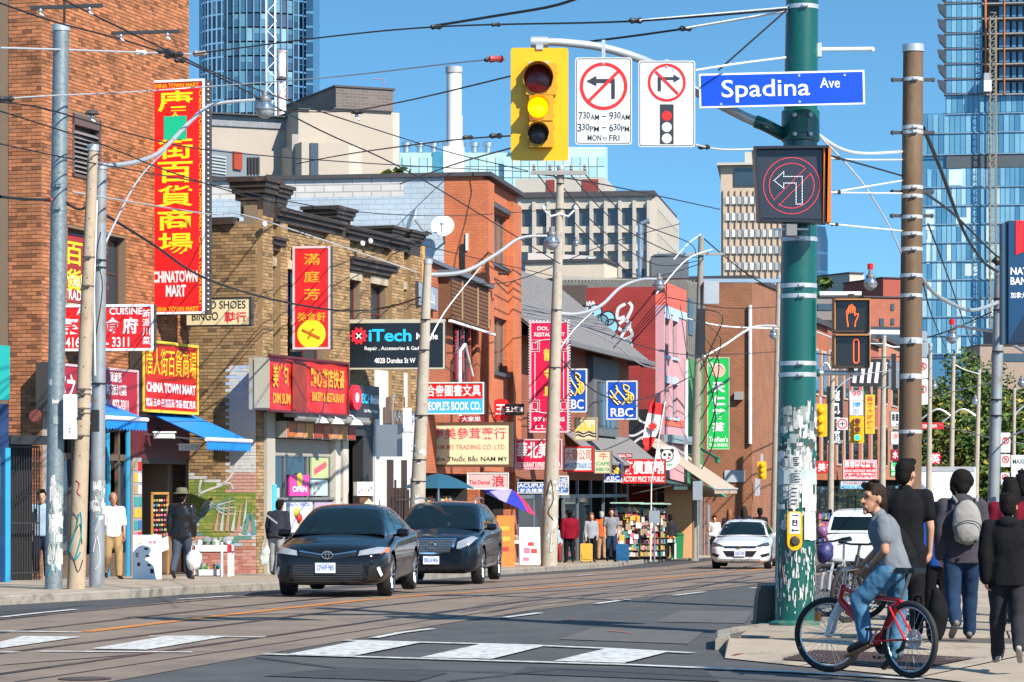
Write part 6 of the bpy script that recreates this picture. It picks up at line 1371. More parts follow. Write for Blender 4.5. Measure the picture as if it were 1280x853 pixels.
def wrap(px0,px1,py0,py1,mat,name='flyer',txt=None,dr=.014):
 x,z0=PH(py1);z1=PH(py0)[1];r_=rH(z0)+dr;cxp=W(0,0,32.5);X0=lambda px:W(px,HY,32.5).x-tH.location.x-x
 a0=math.acos(max(-1,min(1,X0(px0)/r_)));a1=math.acos(max(-1,min(1,X0(px1)/r_)));m=MB();vs=[];n=6
 for k in range(n+1):
  a=-(a0+(a1-a0)*k/n);c=.008*math.sin(k*1.3);vs+=[(x+(r_+c)*math.cos(a),(r_+c)*math.sin(a),z0+c),(x+r_*math.cos(a),r_*math.sin(a),z1)]
 m.add(vs,[(2*k,2*k+2,2*k+3,2*k+1) for k in range(n)]);o=m.build(name,mat,tH)
 for k in range(5 if txt else 0):
  zz=z1-(z1-z0)*(.15+.16*k);mm_=MB();mm_.box(x+X0((px0+px1)/2)-.035,x+X0((px0+px1)/2)+.035-.01*(k%3),-r_-.004,-r_-.002,zz-.006,zz+.004);mm_.build('print_line',black,o) if abs(X0((px0+px1)/2))<.1 else None
for a,b,c,d,i in ((1000,1014,600,635,2),(984,996,606,636,0),(1003,1018,640,675,2),(971,1018,586,607,1),(985,1000,570,585,2),(975,981,650,662,0),(1004,1012,588,640,0),(980,999,590,606,2)):wrap(a,b,c,d,paperm[i],txt=True)
wrap(972,1019,588,606,M('tape_clear',(.42,.47,.46),.25),dr=.02,name='tape')
graf(tH,PH,rH,[([(-.75,655),(-.6,690),(-.8,700),(-.6,730)],2,.004)]);
o=thing('push_button','yellow pedestrian push button box with a white arrow plate on the green pole','push button',W(993,688,32.2))
m=MB();m.prism([(-.075,.04),(-.03,0),(.03,0),(.075,.04),(.085,.08),(.085,.42),(.06,.445),(-.06,.445),(-.085,.42),(-.085,.08)],-.05,.06);m.build('housing',M('signal_yellow',(.85,.42,.0),.35,var=.04),o)
MB().box(-.06,.06,-.056,-.051,.19,.43).build('plate',whitel,o);MB().lathe([(.001,-.085),(.035,-.085),(.045,-.06),(.06,-.051),(.06,-.05)],20,(0,0,.105),axis='y').build('button',M('button_dark',(.06,.05,.04),.4),o)
MB().prism([(-.045,.23),(-.02,.25),(-.02,.237),(.045,.237),(.045,.223),(-.02,.223),(-.02,.21)],-.059,-.057).build('arrow',black,o)
MB().prism([(.045,.40),(.02,.415),(.02,.405),(-.03,.405),(-.045,.393),(.02,.393),(.02,.385)],-.059,-.057).build('arrow',black,o)
m=MB();m.box(-.03,.03,-.0585,-.057,.28,.35);m.build('symbol_field',black,o);MB().bar((-.012,-.06,.29),(0,-.06,.33),.002,.01).bar((.012,-.06,.29),(0,-.06,.33),.002,.01).bar((0,-.06,.31),(0,-.06,.34),.002,.012).build('walking_symbol',whitel,o)
o=thing('green_cabinet','small dark green ground cabinet left of the green pole foot','cabinet',(W(957,HY,32.9).x,32.9,.118));MB().prism([(-.13,0),(.13,0),(.13,.46),(-.07,.46),(-.11,.3)],-.2,.25).build('body',M('cabinet_green',(.02,.07,.05),.55,dirt=(.06,.07,.05)),o);MB().box(-.15,.15,-.22,.27,-.005,.03).build('base',M('base_green'),o);MB().box(-.1,.1,-.21,-.201,.06,.4).build('door',black,o)
tM=thing('traffic_mast','curved grey mast arm carrying the traffic light and turn signs','mast arm',tuple(PH(165) and (tH.location.x+PH(165)[0],32.5,PH(165)[1]+.118)))
pts=[(978,168,32.5),(955,156,32.3),(930,146,32.3),(880,120,32.15),(850,103,32.0),(825,86,31.7),(795,72,31.4),(750,59,31.2),(700,53,31.05),(676,53,31.0)]
P_=curve([tuple(W(*p)-Vector(tM.location)) for p in pts],4);n=len(P_);MB().tube(P_,[.062-.02*i/(n-1) for i in range(n)],12).build('arm',galv,tM);MB().tube(P_[:7],.075,12).build('sleeve',greenp,tM)
e=P_[-1];MB().tube([Vector(e)+Vector((-.11,0,0)),Vector(e)+Vector((.08,0,0))],.062,14).build('end_cap',galv,tM)
o=thing('rod_bracket','white rod sticking out to the right of the green pole above the street sign','rod',(tH.location.x+PH(61)[0]+.19,32.5,W(0,62,32.5).z));MB().tube([(0,0,0),(.62,0,.005)],.024,8).build('rod',white,o);MB().box(-.02,.04,-.05,.05,-.09,.07).build('plate',galv,o);MB().ball((.63,0,0),.032,n=8).build('tip',white,o)
sy=M('signal_yellow');visor=M('visor_yellow',(.62,.3,.01),.4)
Y=30.9;o=thing('traffic_light','yellow traffic light with its amber lamp lit, hanging from the mast arm','traffic light',W(674.5,201,Y));s_=Y/F;Hh=141*s_;w2=36*s_
def rrect(x0,x1,z0,z1,r,n=5):
 out=[]
 for cx_,cz_,a in ((x1-r,z1-r,0),(x0+r,z1-r,90),(x0+r,z0+r,180),(x1-r,z0+r,270)):
  for k in range(n+1):out.append((cx_+r*math.cos(R(a+90*k/n)),cz_+r*math.sin(R(a+90*k/n))))
 return out
MB().prism(rrect(-w2,w2,0,Hh,.035),0,.01).build('backplate',sy,o)
lens=[(101,17.5,'red',(.10,.004,.006),0),(137,12.5,'amber',(1.,.42,.0),1),(170,12.5,'green',(.035,.04,.045),0)]
for py,rr_,nm,c,lit in lens:
 z=(201-py)*s_;r_=rr_*s_;x=-.018
 hw_=(17 if nm=='red' else 13.5)*s_*1.12;xh=x+.035
 MB().prism(rrect(xh-hw_,xh+hw_,z-hw_-.005,z+hw_+.005,.015),-.13,-.002).build('section',visor,o)
 MB().lathe([(r_,-.16),(r_*.97,-.145),(r_*.6,-.165),(.001,-.172)],28,(x,0,z),axis='y').build('lens',M('lens_'+nm,c,.15,var=0,emit=1.6 if lit else 0,bump=.15,bs=90),o)
 m=MB();vs=[];n=22
 for k in range(n+1):
  a=R(-25)+(math.pi+R(50))*k/n;dep=.06+.14*max(0,math.sin(a))**.6+.03;rr2=r_*1.06
  vs+=[(x+rr2*math.cos(a),-.13,z+rr2*math.sin(a)),(x+rr2*1.03*math.cos(a),-.13-dep,z+rr2*1.03*math.sin(a)),(x+(rr2-.006)*math.cos(a),-.13,z+(rr2-.006)*math.sin(a)),(x+(rr2*1.03-.006)*math.cos(a),-.13-dep,z+(rr2*1.03-.006)*math.sin(a))]
 m.add(vs,[(4*k,4*k+4,4*k+5,4*k+1) for k in range(n)]+[(4*k+2,4*k+3,4*k+7,4*k+6) for k in range(n)]+[(4*k+1,4*k+5,4*k+7,4*k+3) for k in range(n)],sm=True);m.build('visor',visor,o)
 for dz in (-.08,.08):
  for dx in (-1,1):MB().box(xh+dx*(hw_+.008)-.008,xh+dx*(hw_+.008)+.008,-.1,-.06,z+dz*1-.012,z+dz+.012).build('hinge',visor,o)
MB().box(-.12,.1,-.06,-.003,(201-83)*s_,(201-78)*s_).build('top_bracket',galv,o);MB().box(-.04,.04,-.02,.06,Hh-.02,Hh+.03).build('hanger',galv,o)
def arrowbox(par,pts,y,mat):MB().prism(pts,y-.001,y).build('arrow',mat,par)
def ring(par,cx_,cz_,r0,r1,y,mat):MB().lathe([(r0,y),(r1,y)],40,(cx_,0,cz_),axis='y').build('ring',mat,par)
sgw=M('sign_sheet_white',(.62,.63,.63),.35,var=.03);sgr=M('sign_sheet_red',(.75,.02,.015),.35,var=0);sgk=M('sign_sheet_black',(.03,.03,.04),.4,var=0)
Y=31.0;k=Y/F
for i,(x0,y0,x1,y1) in enumerate(((719,72,790,181),(798,76,869,184))):
 w,h=(x1-x0)*k,(y1-y0)*k;o=thing('turn_sign',('white no left turn sign with rush hour times, next to the yellow traffic light','white no right turn on red sign with a small signal picture')[i],'sign',W((x0+x1)/2,y1,Y),R(0))
 MB().prism(rrect(-w/2,w/2,0,h,.03),0,.005).build('plate',sgw,o)
 m=MB();A=rrect(-w/2+.012,w/2-.012,.012,h-.012,.026);B_=rrect(-w/2+.019,w/2-.019,.019,h-.019,.02);n=len(A)
 m.add([(a,-.002,b) for a,b in A]+[(a,-.002,b) for a,b in B_],[(j,(j+1)%n,(j+1)%n+n,j+n)[::-1] for j in range(n)]);m.build('border',sgk,o)
 if i==0:
  c=h*.67;r_=w*.42;ring(o,0,c,r_*.86,r_,-.004,sgr);ax=M('sign_sheet_black')
  arrowbox(o,[(-.19,c+.055),(-.08,c+.115),(-.08,c+.08),(.125,c+.08),(.125,c-.14),(.085,c-.14),(.085,c+.035),(-.08,c+.035),(-.08,c-.0)],-.0025,ax)
  MB().bar((-.17,-.0065,c-.17),(.17,-.0065,c+.17),.001,.034).build('slash',sgr,o)
  for s,a,b,z0,z1 in (('7',.06,.13,.285,.375),('30',.14,.26,.30,.375),('AM',.27,.42,.285,.345),('-',.47,.54,.32,.33),('9',.60,.67,.285,.375),('30',.68,.80,.30,.375),('AM',.81,.96,.285,.345),('3',.04,.11,.15,.24),('30',.12,.25,.165,.24),('PM',.26,.42,.15,.21),('-',.47,.54,.19,.2),('6',.60,.67,.15,.24),('30',.68,.80,.165,.24),('PM',.81,.95,.15,.21),('MON',.22,.46,.045,.11),('TO',.48,.56,.05,.085),('FRI',.60,.78,.045,.11)):
   text(o,s,(a-.5)*w,(b-.5)*w,z0*h,z1*h,-.003,sgk,.008)
 else:
  c=h*.745;r_=w*.335;ring(o,0,c,r_*.86,r_,-.004,sgr)
  arrowbox(o,[(.15,c+.045),(.075,c+.09),(.075,c+.062),(-.1,c+.062),(-.1,c-.095),(-.065,c-.095),(-.065,c+.03),(.075,c+.03),(.075,c)],-.0025,sgk)
  MB().bar((-.125,-.0065,c+.125),(.125,-.0065,c-.125),.001,.026).build('slash',sgr,o)
  MB().box(-.075,.075,-.004,-.002,.035,.42*h+.07).build('signal_picture',sgk,o)
  for q,(cc) in enumerate((sgw,sgw,sgr)):MB().lathe([(.001,0),(.055,0)],20,(0,-.006,.095+q*.125),axis='y').build('dot',cc,o)
 for zz in ((.93 if i else .93),):MB().lathe([(.001,-.008),(.012,-.008),(.012,0)],10,(0,0,h*zz),axis='y').build('bolt',galv,o)
 zt_=W(0,50 if i==0 else 74,Y).z-W(0,y1,Y).z
 MB().box(-.02,.02,.006,.05,.1,zt_).build('bracket',galv,o)
Y=31.9;k=Y/F;w,h=207*k,43*k;o=thing('street_name_sign','blue street name sign reading Spadina Ave on the green pole','street sign',W(978,133,Y));o.rotation_euler=(0,R(-1.4),0)
MB().box(-w/2,w/2,0,.02,0,h).build('plate',M('plate_white_edge',(.75,.77,.8),.4),o);MB().box(-w/2+.022,w/2-.022,-.003,-.001,.022,h-.022).build('panel',M('street_blue',(.0,.06,.62),.35,var=.03),o)
text(o,'Spadina',-.365*w,.168*w,h*.14,h*.80,-.005,whitel,.012);text(o,'Ave',.23*w,.35*w,h*.50,h*.80,-.005,whitel,.008)
for a,b in ((.105,.88),(.105,.12),(-.37,.1),(.38,.86)):MB().lathe([(.001,-.01),(.014,-.01),(.014,-.003)],10,(a*w,0,b*h),axis='y').build('bolt',galv,o)
Y=31.9;k=Y/F;o=thing('led_turn_panel','black LED panel showing a lit red no left turn symbol on the green pole','LED sign',W(990,279,Y));z1=95*k
bkp=M('led_black',(.018,.019,.024),.35)
MB().prism([(-.44,z1),(.415,z1+.01),(.40,0),(-.38,.02)],0,.25).build('case',bkp,o)
MB().prism([(-.41,z1-.03),(.345,z1-.03),(.335,.045),(-.36,.06)],-.008,-.002).build('screen',M('led_screen',(.03,.032,.045),.25,var=.05),o)
MB().prism([(-.44,z1),(.415,z1+.01),(.415,z1-.02),(-.44,z1-.03)],-.09,-.001).build('hood',bkp,o);MB().prism([(-.44,z1-.03),(-.415,z1-.03),(-.36,.03),(-.38,.02)],-.09,-.001).build('hood',bkp,o)
m=MB();m.add([(.352,-.10,z1-.01),(.43,.2,z1+.0),(.405,.2,0),(.352,-.02,.0)],[(0,1,2,3)[::-1]]);m.box(.38,.445,.0,.2,.01,z1+.0);m.build('side_orange',M('side_orange',(.8,.16,.0),.4,var=.05),o)
cx_,cz_=-.005,z1*.49;er=M('led_red',(1.,.03,.05),.5,var=0,emit=1.5);ew=M('led_white',(.9,.95,1.),.5,var=0,emit=1.4)
def leds(pts,mat):
 m=MB()
 for x,z in pts:m.lathe([(.001,-.013),(.0042,-.013)],6,(cx_+x,0,cz_+z),axis='y')
 q=m.build('led_dots',mat,o);q['kind']='stuff'
leds([(r_*math.cos(t*2*math.pi/n),r_*math.sin(t*2*math.pi/n)) for r_,n in ((.32,120),) for t in range(n)]+[(.255*math.cos(t*2*math.pi/96),.255*math.sin(t*2*math.pi/96)) for t in range(96) if abs((t*360/96)%180-45)>11]+[(-.18-.02+a*.012*1.28,-.18+.02+a*.012*1.28) for a in range(24)]+[(-.14+.0+a*.012*1.28,-.2-.02+.0+a*.012*1.28) for a in range(24)],er)
def path_leds(P_,st=.017):
 out=[]
 for (a,b),(c,d) in zip(P_,P_[1:]):n=max(1,int(math.hypot(c-a,d-b)/st));out+=[(a+(c-a)*k_/n,b+(d-b)*k_/n) for k_ in range(n)]
 return out
leds(path_leds([(-.2,.06),(-.09,.16),(-.09,.105),(.12,.105),(.12,-.21),(.05,-.21),(.05,.03),(-.09,.03),(-.09,-.03),(-.2,.06)]),ew)
x,z=0,0;MB().box(-.06,.06,.02,.2,-.14,-.001).build('mount',M('mount_grey',(.2,.2,.2),.5),o);MB().box(-.2,.2,.1,.14,-.07,-.05).build('mount_bar',galv,o)
Y=32.4;k=Y/F;o=thing('pedestrian_signal','pedestrian signal with a red hand over a lit zero beside the green pole','pedestrian signal',W(1065,460,Y));w,h=45*k,87*k
pb=M('ped_housing',(.05,.03,.015),.4);pe=M('led_orange',(1.,.10,.02),.5,var=0,emit=1.6);rim_o=M('ped_rim',(.45,.2,.05),.4)
for q,(z0,z1) in enumerate(((0,h*.49),(h*.51,h))):
 MB().box(-w/2,w/2,0,.22,z0,z1).build('section',pb,o);m=MB()
 m.box(-w/2+.01,w/2-.01,-.09,-.001,z1-.025,z1-.01);m.box(-w/2+.0,-w/2+.012,-.06,-.001,z0+.03,z1-.01);m.box(w/2-.012,w/2,-.06,-.001,z0+.03,z1-.01);m.build('visor',rim_o,o)
 MB().box(-w/2+.03,w/2-.03,-.004,-.001,z0+.03,z1-.04).build('face',M('ped_face',(.015,.013,.012),.2),o)
def glow(pts,r_=.0055):MB().tube([(a*.85,-.012,b) for a,b in pts],r_,6).build('lit_symbol',pe,o)
zc=h*.75
glow([(-.055,zc-.13),(-.07,zc-.03),(-.075,zc+.05),(-.06,zc+.08),(-.05,zc+.02)]);glow([(-.05,zc+.02),(-.045,zc+.11),(-.03,zc+.12),(-.022,zc+.03)]);glow([(-.022,zc+.03),(-.012,zc+.13),(.005,zc+.13),(.008,zc+.03)]);glow([(.008,zc+.03),(.02,zc+.11),(.035,zc+.1),(.035,zc+.0)]);glow([(.035,zc),(.06,zc+.02),(.085,zc+.02),(.07,zc-.03),(.045,zc-.07),(.04,zc-.13)])
zc=h*.245;glow([(.02,zc-.12),(.02,zc+.11),(.035,zc+.13),(.075,zc+.13),(.09,zc+.11),(.09,zc-.12),(.075,zc-.14),(.035,zc-.14),(.02,zc-.12)])
for py_ in (367,466):
 z=W(0,py_,Y).z-o.location.z;xg=tH.location.x+.17-o.location.x
 MB().tube([(xg,.1,z),(xg+.12,.1,z)],.045,10).build('sleeve',greenp,o);MB().tube([(xg+.1,.1,z),(0.12,.1,z)],.03,10).build('arm',white if py_<400 else galv,o);MB().box(-.03,.03,.04,.16,min(z,h)-.0,max(z,0.0)+.0).build('mount',pb,o) if py_<400 else MB().box(-.03,.03,.04,.16,z,0).build('mount',pb,o)
def plate(label,px0,py0,px1,py1,Y,kind='p',ang=0):
 k=Y/F;w,h=(px1-px0)*k,(py1-py0)*k;o=thing('parking_sign',label,'sign',W((px0+px1)/2,py1,Y),ang)
 MB().prism(rrect(-w/2,w/2,0,h,.02),0,.01).build('plate',sgw if kind!='g' else M('sign_back_grey'),o)
 if kind=='p':ring(o,0,h*.6,w*.28,w*.38,-.003,sgr);text(o,'P',-w*.12,w*.12,h*.47,h*.73,-.002,sgk,.03);MB().bar((-w*.22,-.005,h*.6+w*.22),(w*.22,-.005,h*.6-w*.22),.001,w*.08).build('slash',sgr,o)
 if kind=='d':ring(o,0,h*.6,w*.28,w*.38,-.003,sgr);text(o,'8',-w*.1,w*.1,h*.45,h*.75,-.002,sgk,.04)
 if kind=='g':text(o,'←',-w*.3,w*.3,h*.5,h*.7,-.002,sgk,.02)
 MB().box(-.02,.02,.011,.04,h*.2,h*.25).build('bracket',metal,o);return o,w,h
plate('grey arrow plate, topmost of the plates on the brown pole',1147,414,1159,447,38,'g');plate('no parking plate, second of the plates on the brown pole',1147,448,1160,473,38);plate('round symbol plate, lowest of the plates on the brown pole',1147,474,1160,506,38,'d')
plate('upper no parking plate on the steel pole at right',1251,541,1263,566,62);plate('middle no parking plate on the steel pole at right',1251,568,1263,584,62);plate('lower no parking plate on the steel pole at right',1251,591,1262,606,62,'d')
o,w,h=plate('white speed limit sign reading MAX 40 cut by the right edge',1264,569,1296,612,61,'n');text(o,'MAXIMUM',-w*.44,w*.44,h*.74,h*.88,-.002,sgk,.02);text(o,'40',-w*.38,w*.4,h*.1,h*.62,-.002,sgk,.05)
MB().box(-.03,.03,.02,.06,-(W(0,612,61).z-gz(61)),h).build('post',metal,o)
Y=52;f=Fr(tuple(W(1256,HY,Y).xy)+(gz(Y),),0)
r,w,h=signpx(f,'bank_sign','tall dark blue bank sign with a red emblem cut by the right edge','sign',1260,276,1322,430,.4,M('bank_navy',(.005,.05,.13),.35,var=.06),border=.02)
MB().prism([(-w*.35,h*.72),(w*.5,h*.86),(w*.5,h),(-w*.35,h)],-.03,-.012).build('emblem',M('bank_red',(.8,.01,.02),.4),r);MB().prism([(-.5*w,h*.01),(w*.1,h*.42),(w*.5,h*.3),(w*.5,.01)],-.018,-.0125).build('panel',M('bank_navy_dark',(.004,.02,.05),.4),r)
tx(r,w,h,'NATIONAL',-.05+.1,.95,.56,.62,whitel,.03);tx(r,w,h,'BANK',.05,.5,.48,.54,whitel,.03);tx(r,w,h,'加拿大國家銀行',.05,.8,.37,.42,whitel,.02);MB().box(-w/2-.1,-w/2-.001,.05,.35,h*.0,h*.98).build('side',M('bank_side',(.02,.08,.14),.5),r)
def fsig(label,px0,py0,px1,py1,Y,back=False,lit=None):
 k=Y/F;w,h=(px1-px0)*k,(py1-py0)*k;o=thing('traffic_light',label,'traffic light',W((px0+px1)/2,py1,Y))
 MB().prism(rrect(-w/2,w/2,0,h,.05),0,.03).build('backplate',sy,o)
 for q in range(3):
  z=h*(.2+.3*q);m=MB().prism(rrect(-w*.24,w*.24,z-h*.12,z+h*.12,.04),-.2,-.001) if not back else MB().lathe([(.001,-.2),(w*.2,-.18),(w*.28,0)],14,(0,0,z),axis='y');m.build('section',visor if not back else sy,o)
  if not back:MB().lathe([(.001,-.22),(w*.2,-.21)],14,(0,0,z),axis='y').build('lens',M('lens_far_%d'%(lit==q),(.02,.7,.25) if lit==q else (.12,.03,.02),.3,var=0,emit=1.2 if lit==q else 0),o)
 MB().box(-.05,.05,.04,.12,0,h+.3).build('mount',galv,o)
fsig('far yellow signal seen from behind at the right edge of the green pole',1018,505,1034,546,120,back=True);fsig('far yellow traffic light showing green, in front of the 99 sign',1062,520,1080,554,122,lit=0)
fsig('small yellow signal on the pole left of the green pole',947,577,958,599,110,back=True)
o=thing('turn_sign','round red ringed sign on white beside the far green traffic light','sign',W(1053,530,124));MB().box(-.24,.24,0,.03,-.27,.27).build('plate',sgw,o);ring(o,0,0,.17,.22,-.004,sgr);MB().box(-.02,.02,-.003,-.001,-.12,.12).box(-.12,.12,-.006,-.004,-.02,.02).build('arrow',sgk,o)
def wire(label,pts,r=.012,mat=None,name='overhead_wire',cat='wire',extras=()):
 P_=[W(*p) for p in pts];o=thing(name,label,cat,P_[0],0,'overhead wires across the street')
 Q=curve([tuple(p-P_[0]) for p in P_],6) if len(P_)>2 else [tuple(p-P_[0]) for p in P_]
 MB().tube(Q,r,6,caps=False).build('strand',mat or wire_m,o)
 for e in extras:
  p=W(*e[:3])-P_[0];s=e[3];MB().lathe([(.01,-s),(s*.45,-s*.6),(s*.3,0),(s*.45,s*.6),(.01,s)],8,p,axis='x').build('insulator',e[4] if len(e)>4 else M('insulator_black',(.03,.025,.025),.5),o)
 return o
wire('tram span wire from the left edge rising to the green pole top',[(240,68,50),(420,45,44),(560,33,39),(760,28,34),(860,22,32.8),(985,12,32.4)],.013,wire_m,extras=[(545,34,39.6,.09),(620,31,36.4,.07),(795,26,33.4,.09),(250,67,50,.14,M('insulator'))])
wire('white tail of the upper span wire beside the green pole',[(800,26,33.3),(985,10,32.4)],.016,white);wire('second white stay below it by the green pole',[(855,36,32.9),(985,14,32.4)],.016,white,extras=[(857,36,32.9,.08)])
wire('dark wire from the picture top sagging behind the yellow light',[(733,-6,36),(690,8,37),(620,20,38.5),(540,33,40.5)],.02,wire_m);wire('black wire passing above the turn signs',[(738,52,34),(800,44,33.6),(870,34,33)],.014)
wire('light cable from the left edge at mid height to the tower',[(0,60,43),(70,62,44),(180,66,46),(240,68,48)],.016,wire_w,extras=[(176,66,46,.11,white)])
wire('light cable across the left poles above the vent',[(0,124,42),(60,120,43),(150,116,45),(240,110,47),(420,96,45),(560,80,40),(620,74,38)],.012,wire_w,extras=[(8,124,42,.12),(620,74,38,.12,M('insul_red',(.4,.05,.05),.5)),(612,75,38.2,.08)])
wire('black wire from the top left corner down past the lamp',[(0,4,40),(70,28,42),(170,55,44),(260,90,47),(400,163,55),(520,220,62),(700,330,76)],.014,extras=[(205,64,45.5,.12),(214,70,45.7,.12),(225,76,46,.1)])
wire('black wire from the top edge crossing the glass tower',[(75,-2,40),(150,35,42),(215,66,44),(300,104,50),(420,146,60),(560,190,80),(660,214,79)],.014,extras=[(220,68,44.2,.12)])
wire('black wire from the left edge below the vent to the tall vertical sign',[(0,128,41),(60,137,42.5),(180,172,46),(280,190,52),(470,205,62),(660,215,78)],.012)
wire('thin black wire crossing low over the tall red sign',[(0,139,41),(120,178,44),(210,214,47),(330,252,54),(500,300,66),(690,345,79)],.011)
wire('thin black wire from the left edge over the poles to the hotel',[(0,180,41),(110,203,44),(250,228,50),(420,262,60),(560,270,72),(697,262,79)],.011)
wire('black wire rising from the lamp to behind the yellow light',[(330,138,60),(420,140,52),(500,128,44),(640,95,36)],.012,extras=[(448,140,50,.1)])
wire('black wire rising across the chimney to the traffic light',[(370,205,60),(440,192,52),(560,176,42),(640,170,34)],.012,extras=[(585,172,40,.08),(620,170,36,.09)])
wire('thin wire rising behind the roofline to the traffic light',[(500,230,60),(570,205,48),(640,185,36)],.012)
wire('black service cable curving from the poles over the shoe sign to the phone sign',[(122,263,45.4),(190,305,48),(250,345,52),(330,372,58),(420,388,62),(480,385,63),(525,372,60)],.022)
wire('white stay wire from the steel pole across the tall red sign',[(90,240,44),(160,252,46),(262,268,52),(320,273,58),(520,340,61)],.014,wire_w)
wire('black thick cable from the left edge to the steel pole',[(0,246,42),(30,249,43),(66,250,44)],.025,extras=[(60,250,43.9,.08,M('insul_red'))])
wire('bundle of cables at the pole heads right of the steel pole',[(80,252,44.2),(100,262,44.4),(118,250,45)],.02)
wire('black wire down the side of the grey pole',[(126,290,45.1),(121,320,45.1),(128,360,45.1),(118,430,45.1)],.01)
wire('long wire from the mid pole crossarm to the right pole',[(668,217,78.8),(760,232,85),(900,262,110)],.02)
for i,(a,b) in enumerate(((672,218),(690,217),(712,217),(730,217))):
 wire(('leftmost','second','third','rightmost')[i]+' wire running down street from the crossarm of the tall concrete pole',[(a,b,78.8),(a+60,b+75-i*6,90),(a+130,b+128-i*14,104),(876-i*2,330-i*4,112)],.018)
wire('black wire crossing in front of the hotel to the graffiti wall',[(560,348,68),(640,352,76),(760,305,88),(850,280,100)],.014,extras=[(628,342,75,.12)])
wire('thin wire from the gabled roof to the pink front',[(700,400,79),(760,425,90),(800,455,100),(828,462,112)],.02,wire_w,extras=[(806,457,104,.2)])
wire('dark cable swooping below the bank signs',[(690,437,79),(745,490,86),(800,500,94),(865,470,110)],.02)
wire('white cable pair left end to the wooden pole',[(842,325,100),(860,305,106),(876,293,112)],.025,white);wire('lower white cable to the wooden pole',[(820,368,98),(858,325,106),(890,312,112)],.025,white)
wire('white overhead feeder between wooden pole and green pole, upper',[(857,398,112),(905,408,112),(972,411,114)],.03,white);wire('black wire from the wooden pole to the concrete pole',[(878,297,112),(930,340,113),(972,365,116)],.025)
wire('black wires looping low across the brown building',[(735,410,84),(850,443,100),(970,440,116)],.016)
wire('thin wire from pedestrian signal to brown pole at the horizon of roofs',[(835,372,104),(905,385,108),(968,384,114)],.02)
wire('diagonal black stay from the sign arm to the green pole collar',[(898,88,32.1),(984,12,32.3)],.012);wire('white stay from the turn sign to the green pole',[(869,88,31.5),(920,80,31.9),(982,72,32.4)],.012,white)
wire('grey stay from the turn sign under the lamp to the green pole',[(869,181,31.4),(900,187,31.6),(941,187,31.8)],.012,wire_w,extras=[(880,184,31.5,.07)])
for i,(pts,m_,lab) in enumerate((([(1022,168,32.5),(1050,186,34),(1080,192,36),(1128,190,38)],white,'white curved span tube from the green pole to the brown pole'),([(1038,198,33),(1070,200,35),(1128,200,38)],white,'white upper stay between the LED panel and the brown pole'),([(1038,195,33),(1075,205,35),(1128,220,38)],wire_m,'thin dark stay slanting to the brown pole'),([(1038,241,33),(1128,226,38)],white,'white stay slanting up from the LED panel to the brown pole'),([(1038,241,33),(1128,242,38)],white,'level white stay from the LED panel to the brown pole'),([(1035,280,33),(1128,289,38)],white,'lowest white stay from the LED panel to the brown pole'),([(1024,170,32.6),(1075,225,35),(1110,280,37),(1127,318,38)],white,'long white stay curving down to the brown pole'))):
 wire(lab,pts,.02 if i==0 else .012,m_,extras=[] if i in (0,6) else [(pts[0][0]+8,pts[0][1]+(pts[-1][1]-pts[0][1])*.09,33.4,.05)])
wire('black cable from the brown pole top sagging to the steel pole',[(1154,160,38),(1175,210,42),(1205,290,50),(1230,328,58),(1248,340,62)],.03);wire('twin black cable sagging beside it',[(1154,240,38),(1185,262,44),(1210,285,50),(1240,315,58),(1256,328,60)],.02,extras=[(1254,326,60,.25)])
wire('long black wire from the brown pole down to the far poles',[(1154,355,38),(1165,395,50),(1180,430,80),(1190,450,130)],.012);wire('thin black wire across the skyscraper',[(1160,280,60),(1190,360,80),(1222,455,130)],.02)
wire('thin wire from the round lamp to the steel pole',[(1150,425,60),(1190,412,62),(1240,390,62)],.015);wire('white wire looping between the far poles',[(1192,455,135),(1205,462,136),(1224,468,140)],.03,white);wire('grey wire in front of the trees sloping down right',[(1150,500,100),(1240,478,62)],.012,wire_w)
wire('grey wire in front of the trees sloping up right',[(1170,530,140),(1240,548,120),(1290,556,110)],.02,wire_w);wire('white cable from the right edge to the steel pole',[(1248,560,62),(1265,545,60),(1290,535,58)],.02,white)
wire('pale cables along the far side street',[(1020,415,116),(1060,428,130),(1103,430,150)],.03,white);wire('dark wire across the far red houses',[(1020,442,116),(1070,447,130),(1128,446,150)],.03);wire('second dark wire across the far red houses',[(1044,488,120),(1070,470,130),(1128,462,150)],.025,wire_w)
for i,(px,py,Y) in enumerate(((83,9,41),(182,41,43.5),(115,143,44.2),(352,100,55),(446,142,52))):
 o=thing('wire_hanger',('black trolley wire spreader bar near the top left corner','black spreader bar above the orange brick wall edge','small dark wire hanger over the louvred vent','dark wire hanger above the street lamp','small dark wire hanger before the beige building')[i],'wire hanger',W(px,py,Y),-R(10))
 if i<2:MB().box(-.55,.55,-.03,.03,-.02,.03).build('bar',M('clamp_black'),o)
 else:MB().lathe([(.12,0),(.09,.05),(.001,.08)],10).build('bar',M('clamp_black'),o)
 for dx in ((-.4,.35) if i<2 else (0,)):MB().tube([(dx,0,0),(dx,0,-.09),(dx+.06,0,-.13)],.02,6).ball((dx,0,-.04),.04,n=8).build('clamp',metal,o)
TS=bpy.data.scenes.new('scratch')
def evalmesh(me,mods):
 o=bpy.data.objects.new('tmp',me);TS.collection.objects.link(o)
 for ty,kw in mods:
  md=o.modifiers.new('m',ty)
  for a,b in kw.items():setattr(md,a,b)
 vl=TS.view_layers[0];vl.update();dg=vl.depsgraph;dg.update()
 out=bpy.data.meshes.new_from_object(o.evaluated_get(dg));bpy.data.objects.remove(o);return out
rubber=M('tyre_rubber',(.018,.018,.019),.8,var=.2,bump=.2,bs=50);rimm=M('rim_alloy',(.5,.51,.53),.25,.9,var=.05);rimd=M('rim_dark',(.1,.1,.11),.3,.8,var=.05)
